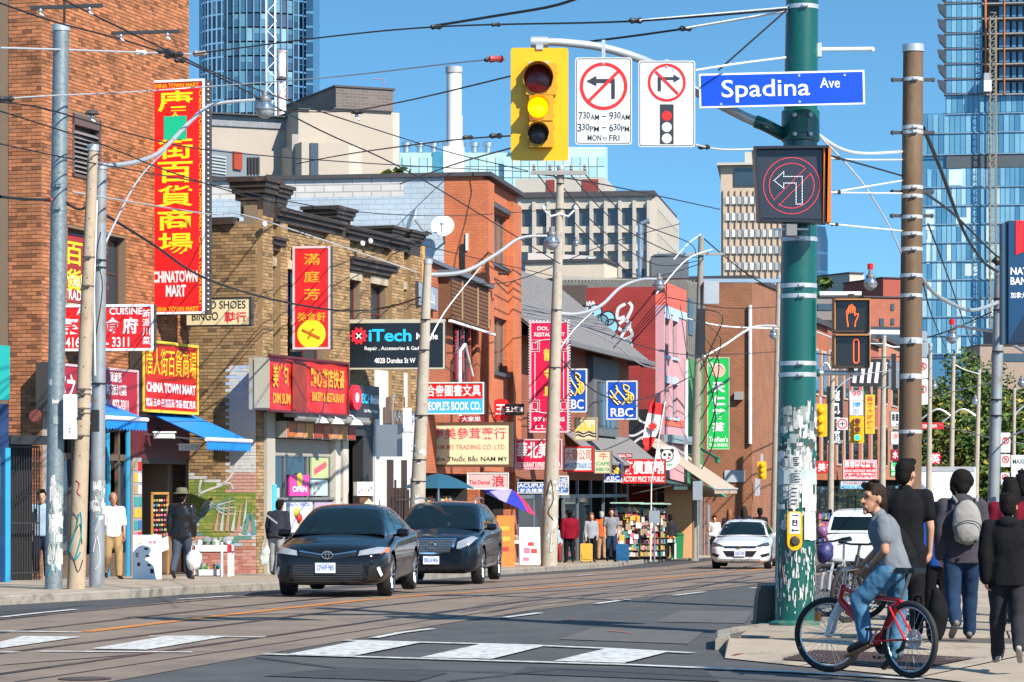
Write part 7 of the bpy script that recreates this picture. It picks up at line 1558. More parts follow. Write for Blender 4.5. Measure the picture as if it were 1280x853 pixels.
cglass=M('car_glass',(.006,.014,.02),.02,var=.3,vs=1.5,spec=.12);chrome=M('chrome',(.7,.7,.72),.08,1,var=0);headl=M('headlight_lens',(.5,.52,.55),.08,.5,var=.4,vs=9)
blackp=M('car_trim_black',(.012,.012,.013),.35,var=.1);amber=M('indicator_amber',(.7,.18,.01),.2,var=.1);plate_m=M('licence_plate',(.68,.7,.74),.4,var=.05);tail=M('tail_light_red',(.5,.01,.01),.15,var=.2)
def smoothpts(P_,n):return curve(P_,n)
def interp(tab,y):
 for (a,b),(c,d) in zip(tab,tab[1:]):
  if y<=c:t=(y-a)/(c-a);t=t*t*(3-2*t)*.5+t*.5;return b+(d-b)*t
 return tab[-1][1]
def make_car(name,label,cat,loc,ang,sp,paintm):
 r=thing(name,label,cat,loc,ang);L,Wd=sp['L'],sp['W']
 ys=[0,.03,.08,.16,.28,.45]+[.6+.2*i for i in range(int((L-1.2)/.2))]+[L-.45,L-.28,L-.16,L-.08,L-.03,L]
 V=[];nr=0
 for y in ys:
  w=interp(sp['w'],y)*Wd;t=interp(sp['top'],y);sh=interp(sp['sh'],y);b=interp(sp['bot'],y)
  half=[(0,b),(w*.55,b),(w*.86,b+.01),(w*.95,b+.06),(w*.985,b+.16),(w,(b+sh)*.5-.02),(w*.992,sh-.16),(w*.995,sh-.09),(w*.965,sh-.02),(w*.9,sh+(t-sh)*.35),(w*.72,sh+(t-sh)*.8),(w*.4,t),(0,t+.012)]
  ring=half+[(-x,z) for x,z in half[-2:0:-1]];nr=len(ring)
  V+=[(x,y,z) for x,z in ring]
 n=len(ys);fs=[(i*nr+j,i*nr+(j+1)%nr,(i+1)*nr+(j+1)%nr,(i+1)*nr+j) for i in range(n-1) for j in range(nr)]
 fs=[f[::-1] for f in fs];fs+=[tuple(range(nr)),tuple(range((n-1)*nr,n*nr))[::-1]]
 me=bpy.data.meshes.new('b');me.from_pydata(V,[],fs);bm=bmesh.new();bm.from_mesh(me);bmesh.ops.recalc_face_normals(bm,faces=bm.faces);bm.to_mesh(me);bm.free()
 me=evalmesh(me,[('SUBSURF',dict(levels=1))])
 cut=MB()
 for y in sp['ax']:
  for s in (-1,1):cut.lathe([(.001,0),(sp['R']+.055,0),(sp['R']+.055,.42),(.001,.42)],40,((s*(Wd-.3)) if s>0 else -(Wd-.3)-.42,y,sp['R']+.02),axis='x',sm=False)
 cme=cut.mesh('c',paintm);bm=bmesh.new();bm.from_mesh(cme);bmesh.ops.remove_doubles(bm,verts=bm.verts,dist=.0005);bmesh.ops.recalc_face_normals(bm,faces=bm.faces);bm.to_mesh(cme);bm.free()
 co=bpy.data.objects.new('cut',cme);TS.collection.objects.link(co)
 me=evalmesh(me,[('BOOLEAN',dict(operation='DIFFERENCE',object=co,solver='EXACT'))]);bpy.data.objects.remove(co)
 me.materials.clear();me.materials.append(paintm);me.materials.append(blackp)
 for p in me.polygons:
  p.use_smooth=True;p.material_index=0;c=p.center
  if abs(c.x)<Wd*.93 and any(math.hypot(c.y-y,c.z-sp['R'])<sp['R']+.052 for y in sp['ax']) and abs(c.x)>.4:p.material_index=1
 me.set_sharp_from_angle(angle=R(38));me.name='body';bo=bpy.data.objects.new('body',me);COL.objects.link(bo);bo.parent=r
 V=[];G0,G1=sp['gh'][0][0],sp['gh'][-1][0];N=26;wb_,wr_,zr=sp['wb'],sp['wr'],sp['H']
 for i in range(N+1):
  y=G0+(G1-G0)*i/N;z=interp(sp['gh'],y);zb=interp(sp['sh'],y)-.06;zb=min(zb,z-.005);h=(z-zb)/(zr-zb);wt=wb_-(wb_-wr_)*h;wq=wb_*(1-.10*max(0,1-h*1.6))
  half=[(wq+.02,zb-.05),(wq,zb),((wq*.45+wt*.55)+.02*h,zb+(z-zb)*.5),(wt+.015,z-.09*h),(wt-.03,z-.035*h),(wt-.12,z-.005*h),(wt*.45,z+.012*h),(0,z+.018*h)]
  ring=half+[(-a,b) for a,b in half[-2::-1]];nr=len(ring);V+=[(a,y,b) for a,b in ring]
 fs=[(i*nr+j,(i+1)*nr+j,(i+1)*nr+j+1,i*nr+j+1) for i in range(N) for j in range(nr-1)]
 me=bpy.data.meshes.new('g');me.from_pydata(V,[],fs);bm=bmesh.new();bm.from_mesh(me);bmesh.ops.recalc_face_normals(bm,faces=bm.faces);bm.to_mesh(me);bm.free()
 me=evalmesh(me,[('SUBSURF',dict(levels=1))]);me.materials.clear();me.materials.append(paintm)
 for p in me.polygons:p.use_smooth=True
 me.name='roof';go=bpy.data.objects.new('roof',me);COL.objects.link(go);go.parent=r
 def bvh(me):return BVHTree.FromPolygons([v.co.copy() for v in me.vertices],[tuple(p.vertices) for p in me.polygons])
 TB,TG=bvh(bo.data),bvh(me)
 def patch(nm,poly,axis,mat,tree,off=.006,st=.06,par=None,sm=True,both=False):
  """A panel, lens or pane that follows the shell: polygon drawn from the front (x,z) or the side (y,z)."""
  for sgn in ((1,-1) if both else (1,)):
   pts=[Vector((a*(sgn if axis in 'fb' else 1),b)) for a,b in poly];k=len(pts)
   edge=[]
   for i in range(k):
    a,b=pts[i],pts[(i+1)%k];m_=max(1,int((b-a).length/st));edge+=[a.lerp(b,j/m_) for j in range(m_)]
   x0,x1=min(p.x for p in edge),max(p.x for p in edge);z0,z1=min(p.y for p in edge),max(p.y for p in edge);inn=[]
   ax_=x0+st/2
   def inside(q):
    c=False
    for i in range(k):
     a,b=pts[i],pts[(i+1)%k]
     if (a.y>q.y)!=(b.y>q.y) and q.x<(b.x-a.x)*(q.y-a.y)/(b.y-a.y)+a.x:c=not c
    return c
   while ax_<x1:
    az=z0+st/2
    while az<z1:
     q=Vector((ax_,az))
     if inside(q):inn.append(q)
     az+=st
    ax_+=st
   ne=len(edge);o=delaunay_2d_cdt(edge+inn,[],[list(range(ne))],1,1e-5)
   vs=[]
   for q in o[0]:
    if axis=='f':org,d=Vector((q.x,-2,q.y)),Vector((0,1,0))
    elif axis=='b':org,d=Vector((q.x,L+2,q.y)),Vector((0,-1,0))
    else:org,d=Vector((3*sgn if both else 3*(1 if axis=='r' else -1),q.x,q.y)),Vector((-1 if (sgn>0 if both else axis=='r') else 1,0,0))
    hit,nn,_,_=tree.ray_cast(org,d)
    if hit is None:
     hit,nn,_,_=tree.find_nearest(org+d*(2 if axis in 'fb' else 2.1))
    if nn.dot(d)>0:nn=-nn
    vs.append(hit+nn*off)
   m=MB();m.add(vs,[tuple(f) for f in o[2]],0,sm)
   f=m.f[0];a,b,c=(Vector(m.v[f[0]]),Vector(m.v[f[1]]),Vector(m.v[f[2]]))
   if (b-a).cross(c-a).dot(d)>0:m.f=[q[::-1] for q in m.f]
   m.build(nm,mat,par or r)
 sp['detail'](r,patch,TB,TG)
 Rr=sp['R'];tw=sp.get('tw',.11)
 wm=MB();wm.lathe([(Rr*.66,-tw),(Rr*.93,-tw),(Rr,-tw*.75),(Rr+.002,0),(Rr,tw*.75),(Rr*.93,tw),(Rr*.66,tw)],40,axis='x')
 wm.lathe([(Rr*.66,tw),(Rr*.66,-tw)],40,axis='x');tme=wm.mesh('tyre',rubber)
 rm=MB();k=sp.get('spokes',10)
 rm.lathe([(Rr*.62,tw+.001),(Rr*.67,tw+.004),(Rr*.68,tw-.01)],40,axis='x');rm.lathe([(.001,tw-.012),(.05,tw-.012),(.07,tw-.03),(.07,tw-.06)],20,axis='x')
 for i in range(k):
  a=2*math.pi*i/k;rm.bar((tw-.035,.05*math.cos(a),.05*math.sin(a)),(tw-.012,Rr*.65*math.cos(a),Rr*.65*math.sin(a)),.03 if k>7 else .05,.03)
 rm.lathe([(Rr*.62,tw-.09),(.001,tw-.09)],30,axis='x',m=1);rme=rm.mesh('rim',[sp.get('rim',rimm),blackp])
 for y in sp['ax']:
  for s in (-1,1):
   wo=bpy.data.objects.new('wheel',tme);COL.objects.link(wo);wo.parent=r;wo.location=(s*(Wd-tw-.015),y,Rr+.002);wo.rotation_euler=(0,0,0 if s>0 else math.pi)
   ro=bpy.data.objects.new('rim',rme);COL.objects.link(ro);ro.parent=wo
 MB().box(-Wd+.35,Wd-.35,.5,L-.4,.22,.4).build('underbody',blackp,r)
 for s in (-1,1):
  y=sp['mir'];m=MB();m.lathe([(.001,-.09),(.06,-.075),(.075,0),(.06,.1),(.001,.12)],12,(s*(Wd+.06),y,sp['mz']),axis='x');m.bar((s*(Wd-.08),y+.02,sp['mz']-.05),(s*(Wd+.04),y,sp['mz']-.03),.05,.04);m.build('wing_mirror',sp.get('mirm',paintm),r)
 return r
def plate_on(r,x,y,z,s,w=.32,h=.16,col=None):
 o=MB().box(x-w/2,x+w/2,y,y+.012,z-h/2,z+h/2).build('licence_plate',plate_m,r);text(o,s,x-w*.42,x+w*.42,z-h*.25,z+h*.28,y-.002,col or M('plate_blue',(.03,.12,.45),.5),.02)
 text(o,'ONTARIO',x-w*.2,x+w*.2,z+h*.34,z+h*.43,y-.002,M('plate_blue'),.0)
def common(r,patch,TG,H,side,ws,belt=None):
 patch('windscreen',ws,'f',cglass,TG,.004)
 for q in side:patch('side_window',q,'r',cglass,TG,.004,both=True,st=.08)
def camry_detail(r,patch,TB,TG):
 common(r,patch,TG,1.45,[[(1.42,1.0),(2.28,1.02),(2.28,1.34),(2.0,1.36),(1.75,1.24)],[(2.35,1.02),(3.2,1.04),(3.2,1.30),(2.9,1.35),(2.35,1.35)],[(3.27,1.05),(3.75,1.09),(3.4,1.24),(3.27,1.28)]],[(-.70,.99),(-.35,1.0),(0,1.01),(.35,1.0),(.70,.99),(.60,1.28),(.55,1.36),(0,1.385),(-.55,1.36),(-.60,1.28)])
 for s in (-1,1):
  patch('headlight',[(s*.48,.66),(s*.84,.70),(s*.875,.78),(s*.76,.79),(s*.5,.735)][::s],'f',headl,TB,.006,st=.05)
  for k in range(3):MB().ball((s*(.56+.1*k),.13+.05*k*k,.712+.01*k),.032,n=10).build('lamp_bulb',chrome,r)
  patch('indicator',[(s*.80,.67),(s*.885,.70),(s*.89,.77),(s*.86,.77)][::s],'f',amber,TB,.009,st=.05)
  patch('daytime_light',[(s*.76,.47),(s*.80,.49),(s*.835,.36),(s*.81,.33)][::s],'f',M('drl_white',(.8,.8,.8),.2,var=0),TB,.012,st=.05)
  patch('air_intake',[(s*.66,.50),(s*.84,.53),(s*.88,.35),(s*.78,.27),(s*.62,.27)][::s],'f',blackp,TB,.005,st=.06)
 patch('grille',[(-.56,.54),(.56,.54),(.64,.27),(.5,.22),(-.5,.22),(-.64,.27)],'f',blackp,TB,.006,st=.07);patch('upper_grille',[(-.46,.72),(-.1,.70),(.1,.70),(.46,.72),(.44,.66),(.1,.61),(-.1,.61),(-.44,.66)],'f',blackp,TB,.005)
 for k in range(8):
  z=.26+k*.034;patch('grille_bar',[(-.55,z),(.55,z),(.55,z+.012),(-.55,z+.012)],'f',M('grille_grey',(.09,.09,.1),.3,.5),TB,.014,st=.1)
 patch('chrome_strip',[(-.46,.715),(-.09,.665),(-.09,.68),(-.45,.735)],'f',chrome,TB,.014,st=.08);patch('chrome_strip',[(.46,.715),(.45,.735),(.09,.68),(.09,.665)],'f',chrome,TB,.014,st=.08)
 m=MB();m.tube([(.085*math.cos(t*.3927),-.022,.67+.06*math.sin(t*.3927)) for t in range(17)],.009,5);m.tube([(.03*math.cos(t*.785),-.022,.67+.058*math.sin(t*.785)) for t in range(9)],.008,5);m.tube([(.075*math.cos(t*.785),-.022,.70+.018*math.sin(t*.785)) for t in range(9)],.008,5);m.build('emblem',chrome,r)
 plate_on(r,-.03,-.04,.47,'CFWF·985');patch('hood_line',[(-.62,.80),(.62,.80),(.62,.806),(-.62,.806)],'f',blackp,TB,.002,st=.1)
 for y0 in (1.35,2.32,3.22):patch('door_seam',[(y0,.35),(y0+.01,.35),(y0+.01,.93),(y0,.93)],'r',blackp,TB,.002,both=True,st=.1)
 for y0 in (2.1,3.0):patch('door_handle',[(y0,.84),(y0+.2,.84),(y0+.2,.87),(y0,.87)],'r',chrome,TB,.02,both=True,st=.1)
 for y in (1.9,2.9):
  for x in (-.36,.36):MB().lathe([(.1,1.0),(.15,1.06),(.13,1.2),(.001,1.22)],10,(x,y,0)).build('headrest',blackp,r)
cam_sp=dict(L=4.85,W=.91,H=1.45,R=.335,ax=(.98,3.76),mir=1.5,mz=1.0,w=[(0,.70),(.05,.82),(.15,.92),(.35,.975),(.8,1),(4.0,1),(4.5,.96),(4.75,.88),(4.85,.74)],top=[(0,.66),(.04,.735),(.1,.79),(.3,.85),(1.15,.99),(1.6,1.0),(3.6,1.04),(4.2,1.09),(4.7,1.06),(4.82,.95),(4.85,.8)],sh=[(0,.60),(.06,.68),(.2,.75),(.8,.84),(1.5,.93),(4.2,1.0),(4.7,.95),(4.85,.75)],bot=[(0,.26),(.1,.2),(.4,.18),(4.4,.2),(4.85,.32)],gh=[(1.08,.985),(1.3,1.10),(1.6,1.27),(1.9,1.39),(2.2,1.44),(2.7,1.45),(3.2,1.42),(3.6,1.31),(4.0,1.16),(4.2,1.08)],wb=.80,wr=.58,detail=camry_detail,spokes=10,rim=rimm)
navy=M('car_paint_black',(.006,.007,.009),.12,.0,var=.1,coat=.35,spec=.2);navy2=M('car_paint_midnight',(.007,.012,.022),.14,.1,var=.1,coat=.35,spec=.2);whitep=M('car_paint_white',(.75,.76,.78),.2,.0,var=.03,coat=.8)
xf=W(411,HY,44.2);make_car('sedan_car','glossy black sedan with an Ontario plate, nearer of the two dark cars','car',(xf.x,43.9,gz(44)),-R(5.5),cam_sp,navy)
def lexus_detail(r,patch,TB,TG):
 common(r,patch,TG,1.69,[[(1.5,1.13),(2.35,1.15),(2.35,1.55),(2.1,1.55),(1.85,1.42)],[(2.42,1.15),(3.3,1.17),(3.3,1.5),(3.0,1.55),(2.42,1.56)],[(3.38,1.18),(3.95,1.22),(3.7,1.4),(3.38,1.49)]],[(-.74,1.12),(0,1.14),(.74,1.12),(.66,1.42),(.58,1.56),(0,1.585),(-.58,1.56),(-.66,1.42)])
 patch('grille_surround',[(-.5,.93),(.5,.93),(.42,.66),(.36,.62),(-.36,.62),(-.42,.66)],'f',chrome,TB,.008,st=.06);patch('grille',[(-.45,.905),(.45,.905),(.375,.68),(.34,.65),(-.34,.65),(-.375,.68)],'f',M('grille_dark',(.04,.04,.045),.3,.5),TB,.014,st=.06)
 for k in range(6):z=.675+k*.038;patch('grille_bar',[(-.37-k*.011,z),(.37+k*.011,z),(.37+k*.011,z+.014),(-.37-k*.011,z+.014)],'f',M('grille_silver',(.35,.35,.36),.2,.8),TB,.022,st=.1)
 m=MB();m.tube([(.085*math.cos(t*.3927),-.045,.79+.062*math.sin(t*.3927)) for t in range(17)],.01,5);m.tube([(.01,-.045,.84),(-.04,-.045,.765),(.06,-.045,.765)],.01,5);m.build('emblem',chrome,r)
 for s in (-1,1):
  patch('headlight',[(s*.50,.73),(s*.56,.72),(s*.78,.82),(s*.88,.93),(s*.78,.97),(s*.52,.86)][::s],'f',headl,TB,.008,st=.05)
  for k in range(3):MB().ball((s*(.57+.1*k),.12+.06*k*k,.80+.05*k),.04,n=10).build('lamp_bulb',chrome,r)
  MB().lathe([(.001,-.02),(.05,-.015),(.055,0)],14,(s*.74,.13,.5),axis='y').build('fog_lamp',chrome,r)
  MB().tube([tuple(c) for c in curve([(s*.62,2.0,1.62),(s*.62,2.15,1.71),(s*.61,3.2,1.72),(s*.6,3.4,1.63)],4)],.018,6).build('roof_rail',metal,r)
 plate_on(r,-.0,-.05,.5,'BRLA·406');patch('lower_intake',[(-.6,.38),(.6,.38),(.65,.28),(-.65,.28)],'f',blackp,TB,.006,st=.1);patch('skirt_trim',[(1.45,.33),(3.4,.33),(3.4,.4),(1.45,.4)],'r',M('trim_silver',(.35,.35,.36),.3,.6),TB,.01,both=True,st=.15)
 for y0 in (1.4,2.38,3.33):patch('door_seam',[(y0,.42),(y0+.01,.42),(y0+.01,1.05),(y0,1.05)],'r',blackp,TB,.002,both=True,st=.1)
 for y0 in (2.15,3.1):patch('door_handle',[(y0,.98),(y0+.2,.98),(y0+.2,1.01),(y0,1.01)],'r',chrome,TB,.02,both=True,st=.1)
lex_sp=dict(L=4.77,W=.94,H=1.69,R=.365,ax=(.95,3.69),mir=1.6,mz=1.14,w=[(0,.74),(.05,.85),(.15,.93),(.35,.975),(.8,1),(4.0,1),(4.5,.96),(4.77,.85)],top=[(0,.84),(.04,.92),(.12,.97),(.4,1.02),(1.2,1.12),(1.7,1.13),(4.3,1.2),(4.6,1.15),(4.77,1.0)],sh=[(0,.78),(.06,.86),(.2,.91),(.8,.99),(1.5,1.05),(4.2,1.12),(4.6,1.08),(4.77,.95)],bot=[(0,.30),(.1,.25),(.4,.23),(4.3,.26),(4.77,.38)],gh=[(1.12,1.11),(1.35,1.24),(1.65,1.42),(1.95,1.57),(2.2,1.63),(2.7,1.65),(3.4,1.63),(3.9,1.5),(4.3,1.3),(4.45,1.18)],wb=.86,wr=.68,detail=lexus_detail,spokes=10)
lex_sp['H']=1.65
xf=W(540,HY,56);make_car('suv_car','dark blue SUV with a barred grille and roof rails, behind the black sedan','SUV',(xf.x,55.6,gz(56)),-R(6.5),lex_sp,navy2)
def cruze_detail(r,patch,TB,TG):
 common(r,patch,TG,1.46,[[(1.42,1.0),(2.25,1.02),(2.25,1.34),(2.0,1.36),(1.75,1.24)],[(2.32,1.02),(3.1,1.04),(3.1,1.30),(2.9,1.35),(2.32,1.35)]],[(-.70,.99),(0,1.01),(.70,.99),(.60,1.28),(.55,1.37),(0,1.39),(-.55,1.37),(-.60,1.28)])
 patch('upper_grille',[(-.55,.70),(.55,.70),(.45,.63),(-.45,.63)],'f',blackp,TB,.008,st=.1);patch('chrome_strip',[(-.5,.67),(.5,.67),(.5,.685),(-.5,.685)],'f',chrome,TB,.016,st=.1);patch('grille',[(-.5,.55),(.5,.55),(.38,.38),(-.38,.38)],'f',blackp,TB,.008,st=.1)
 patch('hood_line',[(-.7,.78),(.7,.78),(.7,.788),(-.7,.788)],'f',blackp,TB,.003,st=.1);patch('lower_intake',[(-.6,.30),(.6,.30),(.6,.24),(-.6,.24)],'f',blackp,TB,.006,st=.1)
 MB().box(-.07,.07,-.05,-.03,.665,.69).box(-.025,.025,-.052,-.03,.65,.705).build('emblem',M('emblem_gold',(.6,.42,.1),.2,.9),r)
 for s in (-1,1):
  patch('headlight',[(s*.5,.67),(s*.82,.68),(s*.88,.78),(s*.8,.80),(s*.52,.72)][::s],'f',M('headlight_dark',(.08,.08,.09),.08,.3),TB,.008,st=.05);MB().ball((s*.66,.16,.72),.035,n=10).build('lamp_bulb',chrome,r)
  patch('air_intake',[(s*.6,.44),(s*.84,.50),(s*.84,.40),(s*.64,.36)][::s],'f',blackp,TB,.008,st=.06)
  MB().box(s*.3-.0,s*.3+.02,1.1,1.12,.98,1.0).build('wiper',blackp,r)
 plate_on(r,0,-.04,.47,'CBLV·909')
cz=dict(cam_sp);cz.update(L=4.6,W=.895,detail=cruze_detail,ax=(.95,3.62),rim=rimd);cz['w']=[(a if a<4 else a-.25,b) for a,b in cam_sp['w']];cz['top']=[(a if a<4 else a-.25,b) for a,b in cam_sp['top']];cz['sh']=[(a if a<4 else a-.25,b) for a,b in cam_sp['sh']];cz['bot']=[(a if a<4 else a-.25,b) for a,b in cam_sp['bot']]
xf=W(923,HY,83);make_car('sedan_car','white sedan driving towards the camera beyond the crossing, left of the green pole','car',(xf.x,82.5,gz(83)),-R(9),cz,whitep)
def van_detail(r,patch,TB,TG):
 common(r,patch,TG,1.7,[[(1.2,1.15),(2.1,1.15),(2.1,1.55),(1.7,1.5)],[(2.2,1.15),(3.3,1.15),(3.3,1.58),(2.2,1.58)],[(3.4,1.15),(4.5,1.15),(4.4,1.52),(3.4,1.57)]],[(-.74,1.12),(.74,1.12),(.6,1.5),(-.6,1.5)])
 patch('rear_window',[(-.72,1.16),(.72,1.16),(.64,1.52),(-.64,1.52)],'b',cglass,TG,.006,st=.1)
 for s in (-1,1):patch('tail_light',[(s*.78,.8),(s*.93,.8),(s*.93,1.15),(s*.82,1.15)][::-s],'b',tail,TB,.015,st=.08)
 o=MB().box(-.3,.3,4.86,4.9,.62,.76).build('licence_plate',plate_m,r)
van_sp=dict(L=4.95,W=.98,H=1.72,R=.34,ax=(.95,4.0),mir=1.3,mz=1.12,w=[(0,.74),(.15,.93),(.8,1),(4.5,1),(4.8,.97),(4.95,.9)],top=[(0,.8),(.1,.95),(1.0,1.12),(4.7,1.15),(4.9,1.1),(4.95,1.0)],sh=[(0,.75),(.2,.88),(1.5,1.08),(4.7,1.12),(4.95,.98)],bot=[(0,.3),(.4,.22),(4.4,.24),(4.95,.34)],gh=[(.95,1.1),(1.3,1.3),(1.7,1.55),(2.1,1.68),(3.5,1.72),(4.6,1.68),(4.8,1.5),(4.93,1.1)],wb=.88,wr=.68,detail=van_detail)
make_car('minivan','white minivan seen from behind beyond the parked bicycles','minivan',(9.1+.9,74+4.9,gz(76)),math.pi-R(10),van_sp,whitep)
Y=112;xf=W(1181,HY,Y);t=thing('box_truck','white box truck facing the camera behind the two men at the right','truck',(xf.x,Y,gz(Y)),-R(10))
tw_=M('truck_white',(.74,.75,.77),.4,var=.05)
MB().box(-1.15,1.15,1.9,8,.95,W(0,583,Y).z-gz(Y)).build('cargo_box',tw_,t);MB().prism([(0,.5),(0,1.35),(.35,2.3),(.6,2.45),(1.85,2.45),(1.85,.5)],-1.0,1.0,plane='yz').build('cab',tw_,t)
MB().add([(-.88,-.005+.03,1.42),(.88,.025,1.42),(.8,.33,2.24),(-.8,.33,2.24)],[(0,1,2,3)]).build('windscreen',cglass,t)
MB().box(-1.0,1.0,-.03,-.002,.95,1.15).build('stripe',M('stripe_orange',(.75,.2,.02),.4),t);MB().box(-1.0,1.0,-.03,-.002,1.16,1.3).build('stripe',M('letter_blue3'),t);MB().box(-.6,.6,-.05,-.002,.6,.92).build('grille',blackp,t);MB().box(-1.15,1.15,1.88,1.899,W(0,583,Y).z-gz(Y)-.2,W(0,583,Y).z-gz(Y)).build('trim',M('trim_grey',(.4,.4,.42),.4),t)
for s in (-1,1):
 MB().lathe([(.001,-.04),(.12,-.03),(.14,0)],14,(s*.78,0,.78),axis='y').build('headlight',headl,t);MB().box(s*1.15-.08,s*1.15+.08,.3,.36,1.5,1.95).build('wing_mirror',blackp,t)
 for y in (.9,6):MB().lathe([(.2,-.13),(.42,-.13),(.45,0),(.42,.13),(.2,.13)],24,(s*.85,y,.45),axis='x').build('wheel',rubber,t)
tyre_m=rubber;spoke_m=M('spoke_steel',(.4,.4,.42),.4,.6,var=0)
def bicycle(label,front,rear,steer,fc,fork,wr=.335,name='bicycle',seat=None,simple=False,lean=0.0,detail=True):
 """front / rear: wheel centre ground points (x, y, z)."""
 a,b=Vector(rear),Vector(front);d=b-a;ang=math.atan2(d.y,d.x);r=thing(name,label,'bicycle',a,ang);r.rotation_euler=(lean,0,ang);wb=math.hypot(d.x,d.y)
 fm_=M('frame_'+fc[0],fc[1],.25,var=.03,coat=.6);fk=M('frame_'+fork[0],fork[1],.25,var=.03,coat=.6)
 metal=MC['bright_metal'] if detail else M('metal_dull',(.12,.12,.13),.4,.8)
 def wheel(x,rot,nm='wheel'):
  e=bpy.data.objects.new(nm,MB().lathe([(.018,-.05),(.025,-.03),(.018,0),(.025,.03),(.018,.05),(.001,.052)],10,axis='y').mesh(nm,metal));COL.objects.link(e);e.parent=r;e.location=(x,0,wr);e.rotation_euler=(0,0,rot)
  def tor(R_,q,nm,mt,n=48,k=8):
   m=MB();m.v=[((R_+q*math.cos(2*math.pi*j/k))*math.cos(2*math.pi*i/n),q*math.sin(2*math.pi*j/k),(R_+q*math.cos(2*math.pi*j/k))*math.sin(2*math.pi*i/n)) for i in range(n) for j in range(k)]
   m.f=[(i*k+j,i*k+(j+1)%k,((i+1)%n)*k+(j+1)%k,((i+1)%n)*k+j) for i in range(n) for j in range(k)];m.mi=[0]*len(m.f);m.sm=[True]*len(m.f);m.build(nm,mt,e)
  tor(wr-.026,.026,'tyre',tyre_m);tor(wr-.058,.010,'rim',metal if not simple else blackp)
  m=MB()
  for i in range(28 if detail else 18):q=2*math.pi*i/(28 if detail else 18);s=.03*(1 if i%2 else -1);m.bar((.02*math.cos(q+.9),s,.02*math.sin(q+.9)),((wr-.06)*math.cos(q),0,(wr-.06)*math.sin(q)),.0028,.0028)
  o=m.build('spokes',spoke_m,e);o['kind']='stuff';return e
 w1=wheel(0,0);w2=wheel(wb,steer)
 if detail:
  m=MB();m.lathe([(.02,-.06),(.09,-.055),(.09,-.05),(.02,-.05)],24,axis='y');m.build('sprocket',metal,w1);MB().tube([(0,.06,0),(.03,.07,-.08),(.09,.07,-.11)],.02,6).build('derailleur',blackp,w1)
  MB().box(.09,.13,-.03,.03,.12,.2).build('reflector',amber,w2)
 T=lambda pts,q,nm,mt:MB().tube(pts,q,8).build(nm,mt,r)
 bb=(wb*.40,0,.29);hd=(wb-.19,0,.80);hd2=(wb-.145,0,.66);st=(wb*.10,0,.68)
 T([bb,hd2],.031,'down_tube',fm_);T([st,(wb*.55,0,.70),(hd[0],0,.76)],.021,'top_tube',fm_);T([bb,st],.027,'seat_tube',fm_);T([hd2,hd],.027,'head_tube',fm_)
 for s in (-.06,.06):T([(0,s,wr),(bb[0],s*.5,.31)],.011,'chain_stay',fm_);T([(0,s,wr),(wb*.2,s*.8,.62),st],.010,'seat_stay',fm_)
 T([st,(st[0]-.11,0,.93)],.014,'seat_post',metal);m=MB();m.prism([(x_+st[0]-.06,y_) for x_,y_ in ((-.17,-.07),(-.10,-.078),(-.02,-.04),(.12,-.018),(.12,.018),(-.02,.04),(-.10,.078),(-.17,.07))],.92,.965,plane='xy');m.build('saddle',blackp,r)
 ca,sa=math.cos(steer),math.sin(steer)
 fx=lambda l,s,z:(wb+l*ca-s*sa,l*sa+s*ca,z)
 for s in (-.06,.06):MB().tube([fx(0,s,wr),fx(-.05,s,wr+.16),fx(-.13,s,.64)],.021,8).build('fork_leg',fk,r)
 T([fx(-.13,-.07,.65),fx(-.13,.07,.65)],.022,'fork_crown',fk);T([hd,(hd[0]-.03,0,.92)],.016,'stem',metal)
 hb=(hd[0]-.03,0,.93);H_=lambda l,s,z:(hb[0]+l*ca-s*sa,l*sa+s*ca,z)
 MB().tube([H_(-.06,-.31,.95),H_(0,-.12,.93),H_(.01,0,.93),H_(0,.12,.93),H_(-.06,.31,.95)],.013,8).build('handlebar',metal if not simple else blackp,r)
 for s in (-1,1):MB().tube([H_(-.04,s*.22,.945),H_(-.07,s*.34,.952)],.018,8).build('grip',blackp,r);MB().tube([H_(.0,s*.2,.94),H_(.07,s*.27,.92)],.006,5).build('brake_lever',metal,r)
 m=MB();m.lathe([(.02,-.07),(.10,-.065),(.10,-.06),(.02,-.055)],28,bb,axis='y');m.build('chainring',blackp,r)
 for s,q in ((-1,-.9),(1,2.24)):
  px_,pz_=bb[0]+.17*math.cos(q),bb[2]+.17*math.sin(q)*1.0;T([(bb[0],s*.08,bb[2]),(px_,s*.095,pz_)],.011,'crank',metal);MB().box(px_-.05,px_+.05,s*.15-.05,s*.15+.05,pz_-.012,pz_+.012).build('pedal',blackp,r)
 return r
bicycle('red bicycle with a white fork carrying the young man at the corner',(2.86,25.25,.03),(3.47,24.42,.05),R(24),('red',(.62,.008,.015)),('white',(.7,.7,.7)),.34)
bicycle('black bicycle parked behind the green pole, nearest of the parked pair',(3.95,33.0,.12),(4.75,33.7,.12),R(8),('black',(.02,.02,.022)),('black',(.02,.02,.022)),detail=False,simple=True)
bicycle('black bicycle with a tall handlebar between the green pole and the minivan',(4.25,34.0,.12),(5.2,34.3,.12),-R(15),('black',(.02,.02,.022)),('black',(.02,.02,.022)),detail=False,simple=True)
bicycle('grey bicycle leaning on the rack behind the parked black one',(3.9,34.6,.12),(4.3,35.5,.12),-R(20),('grey',(.15,.15,.17)),('grey',(.15,.15,.17)),detail=False,simple=True,lean=R(6))
def V3(*a):return Vector(a)
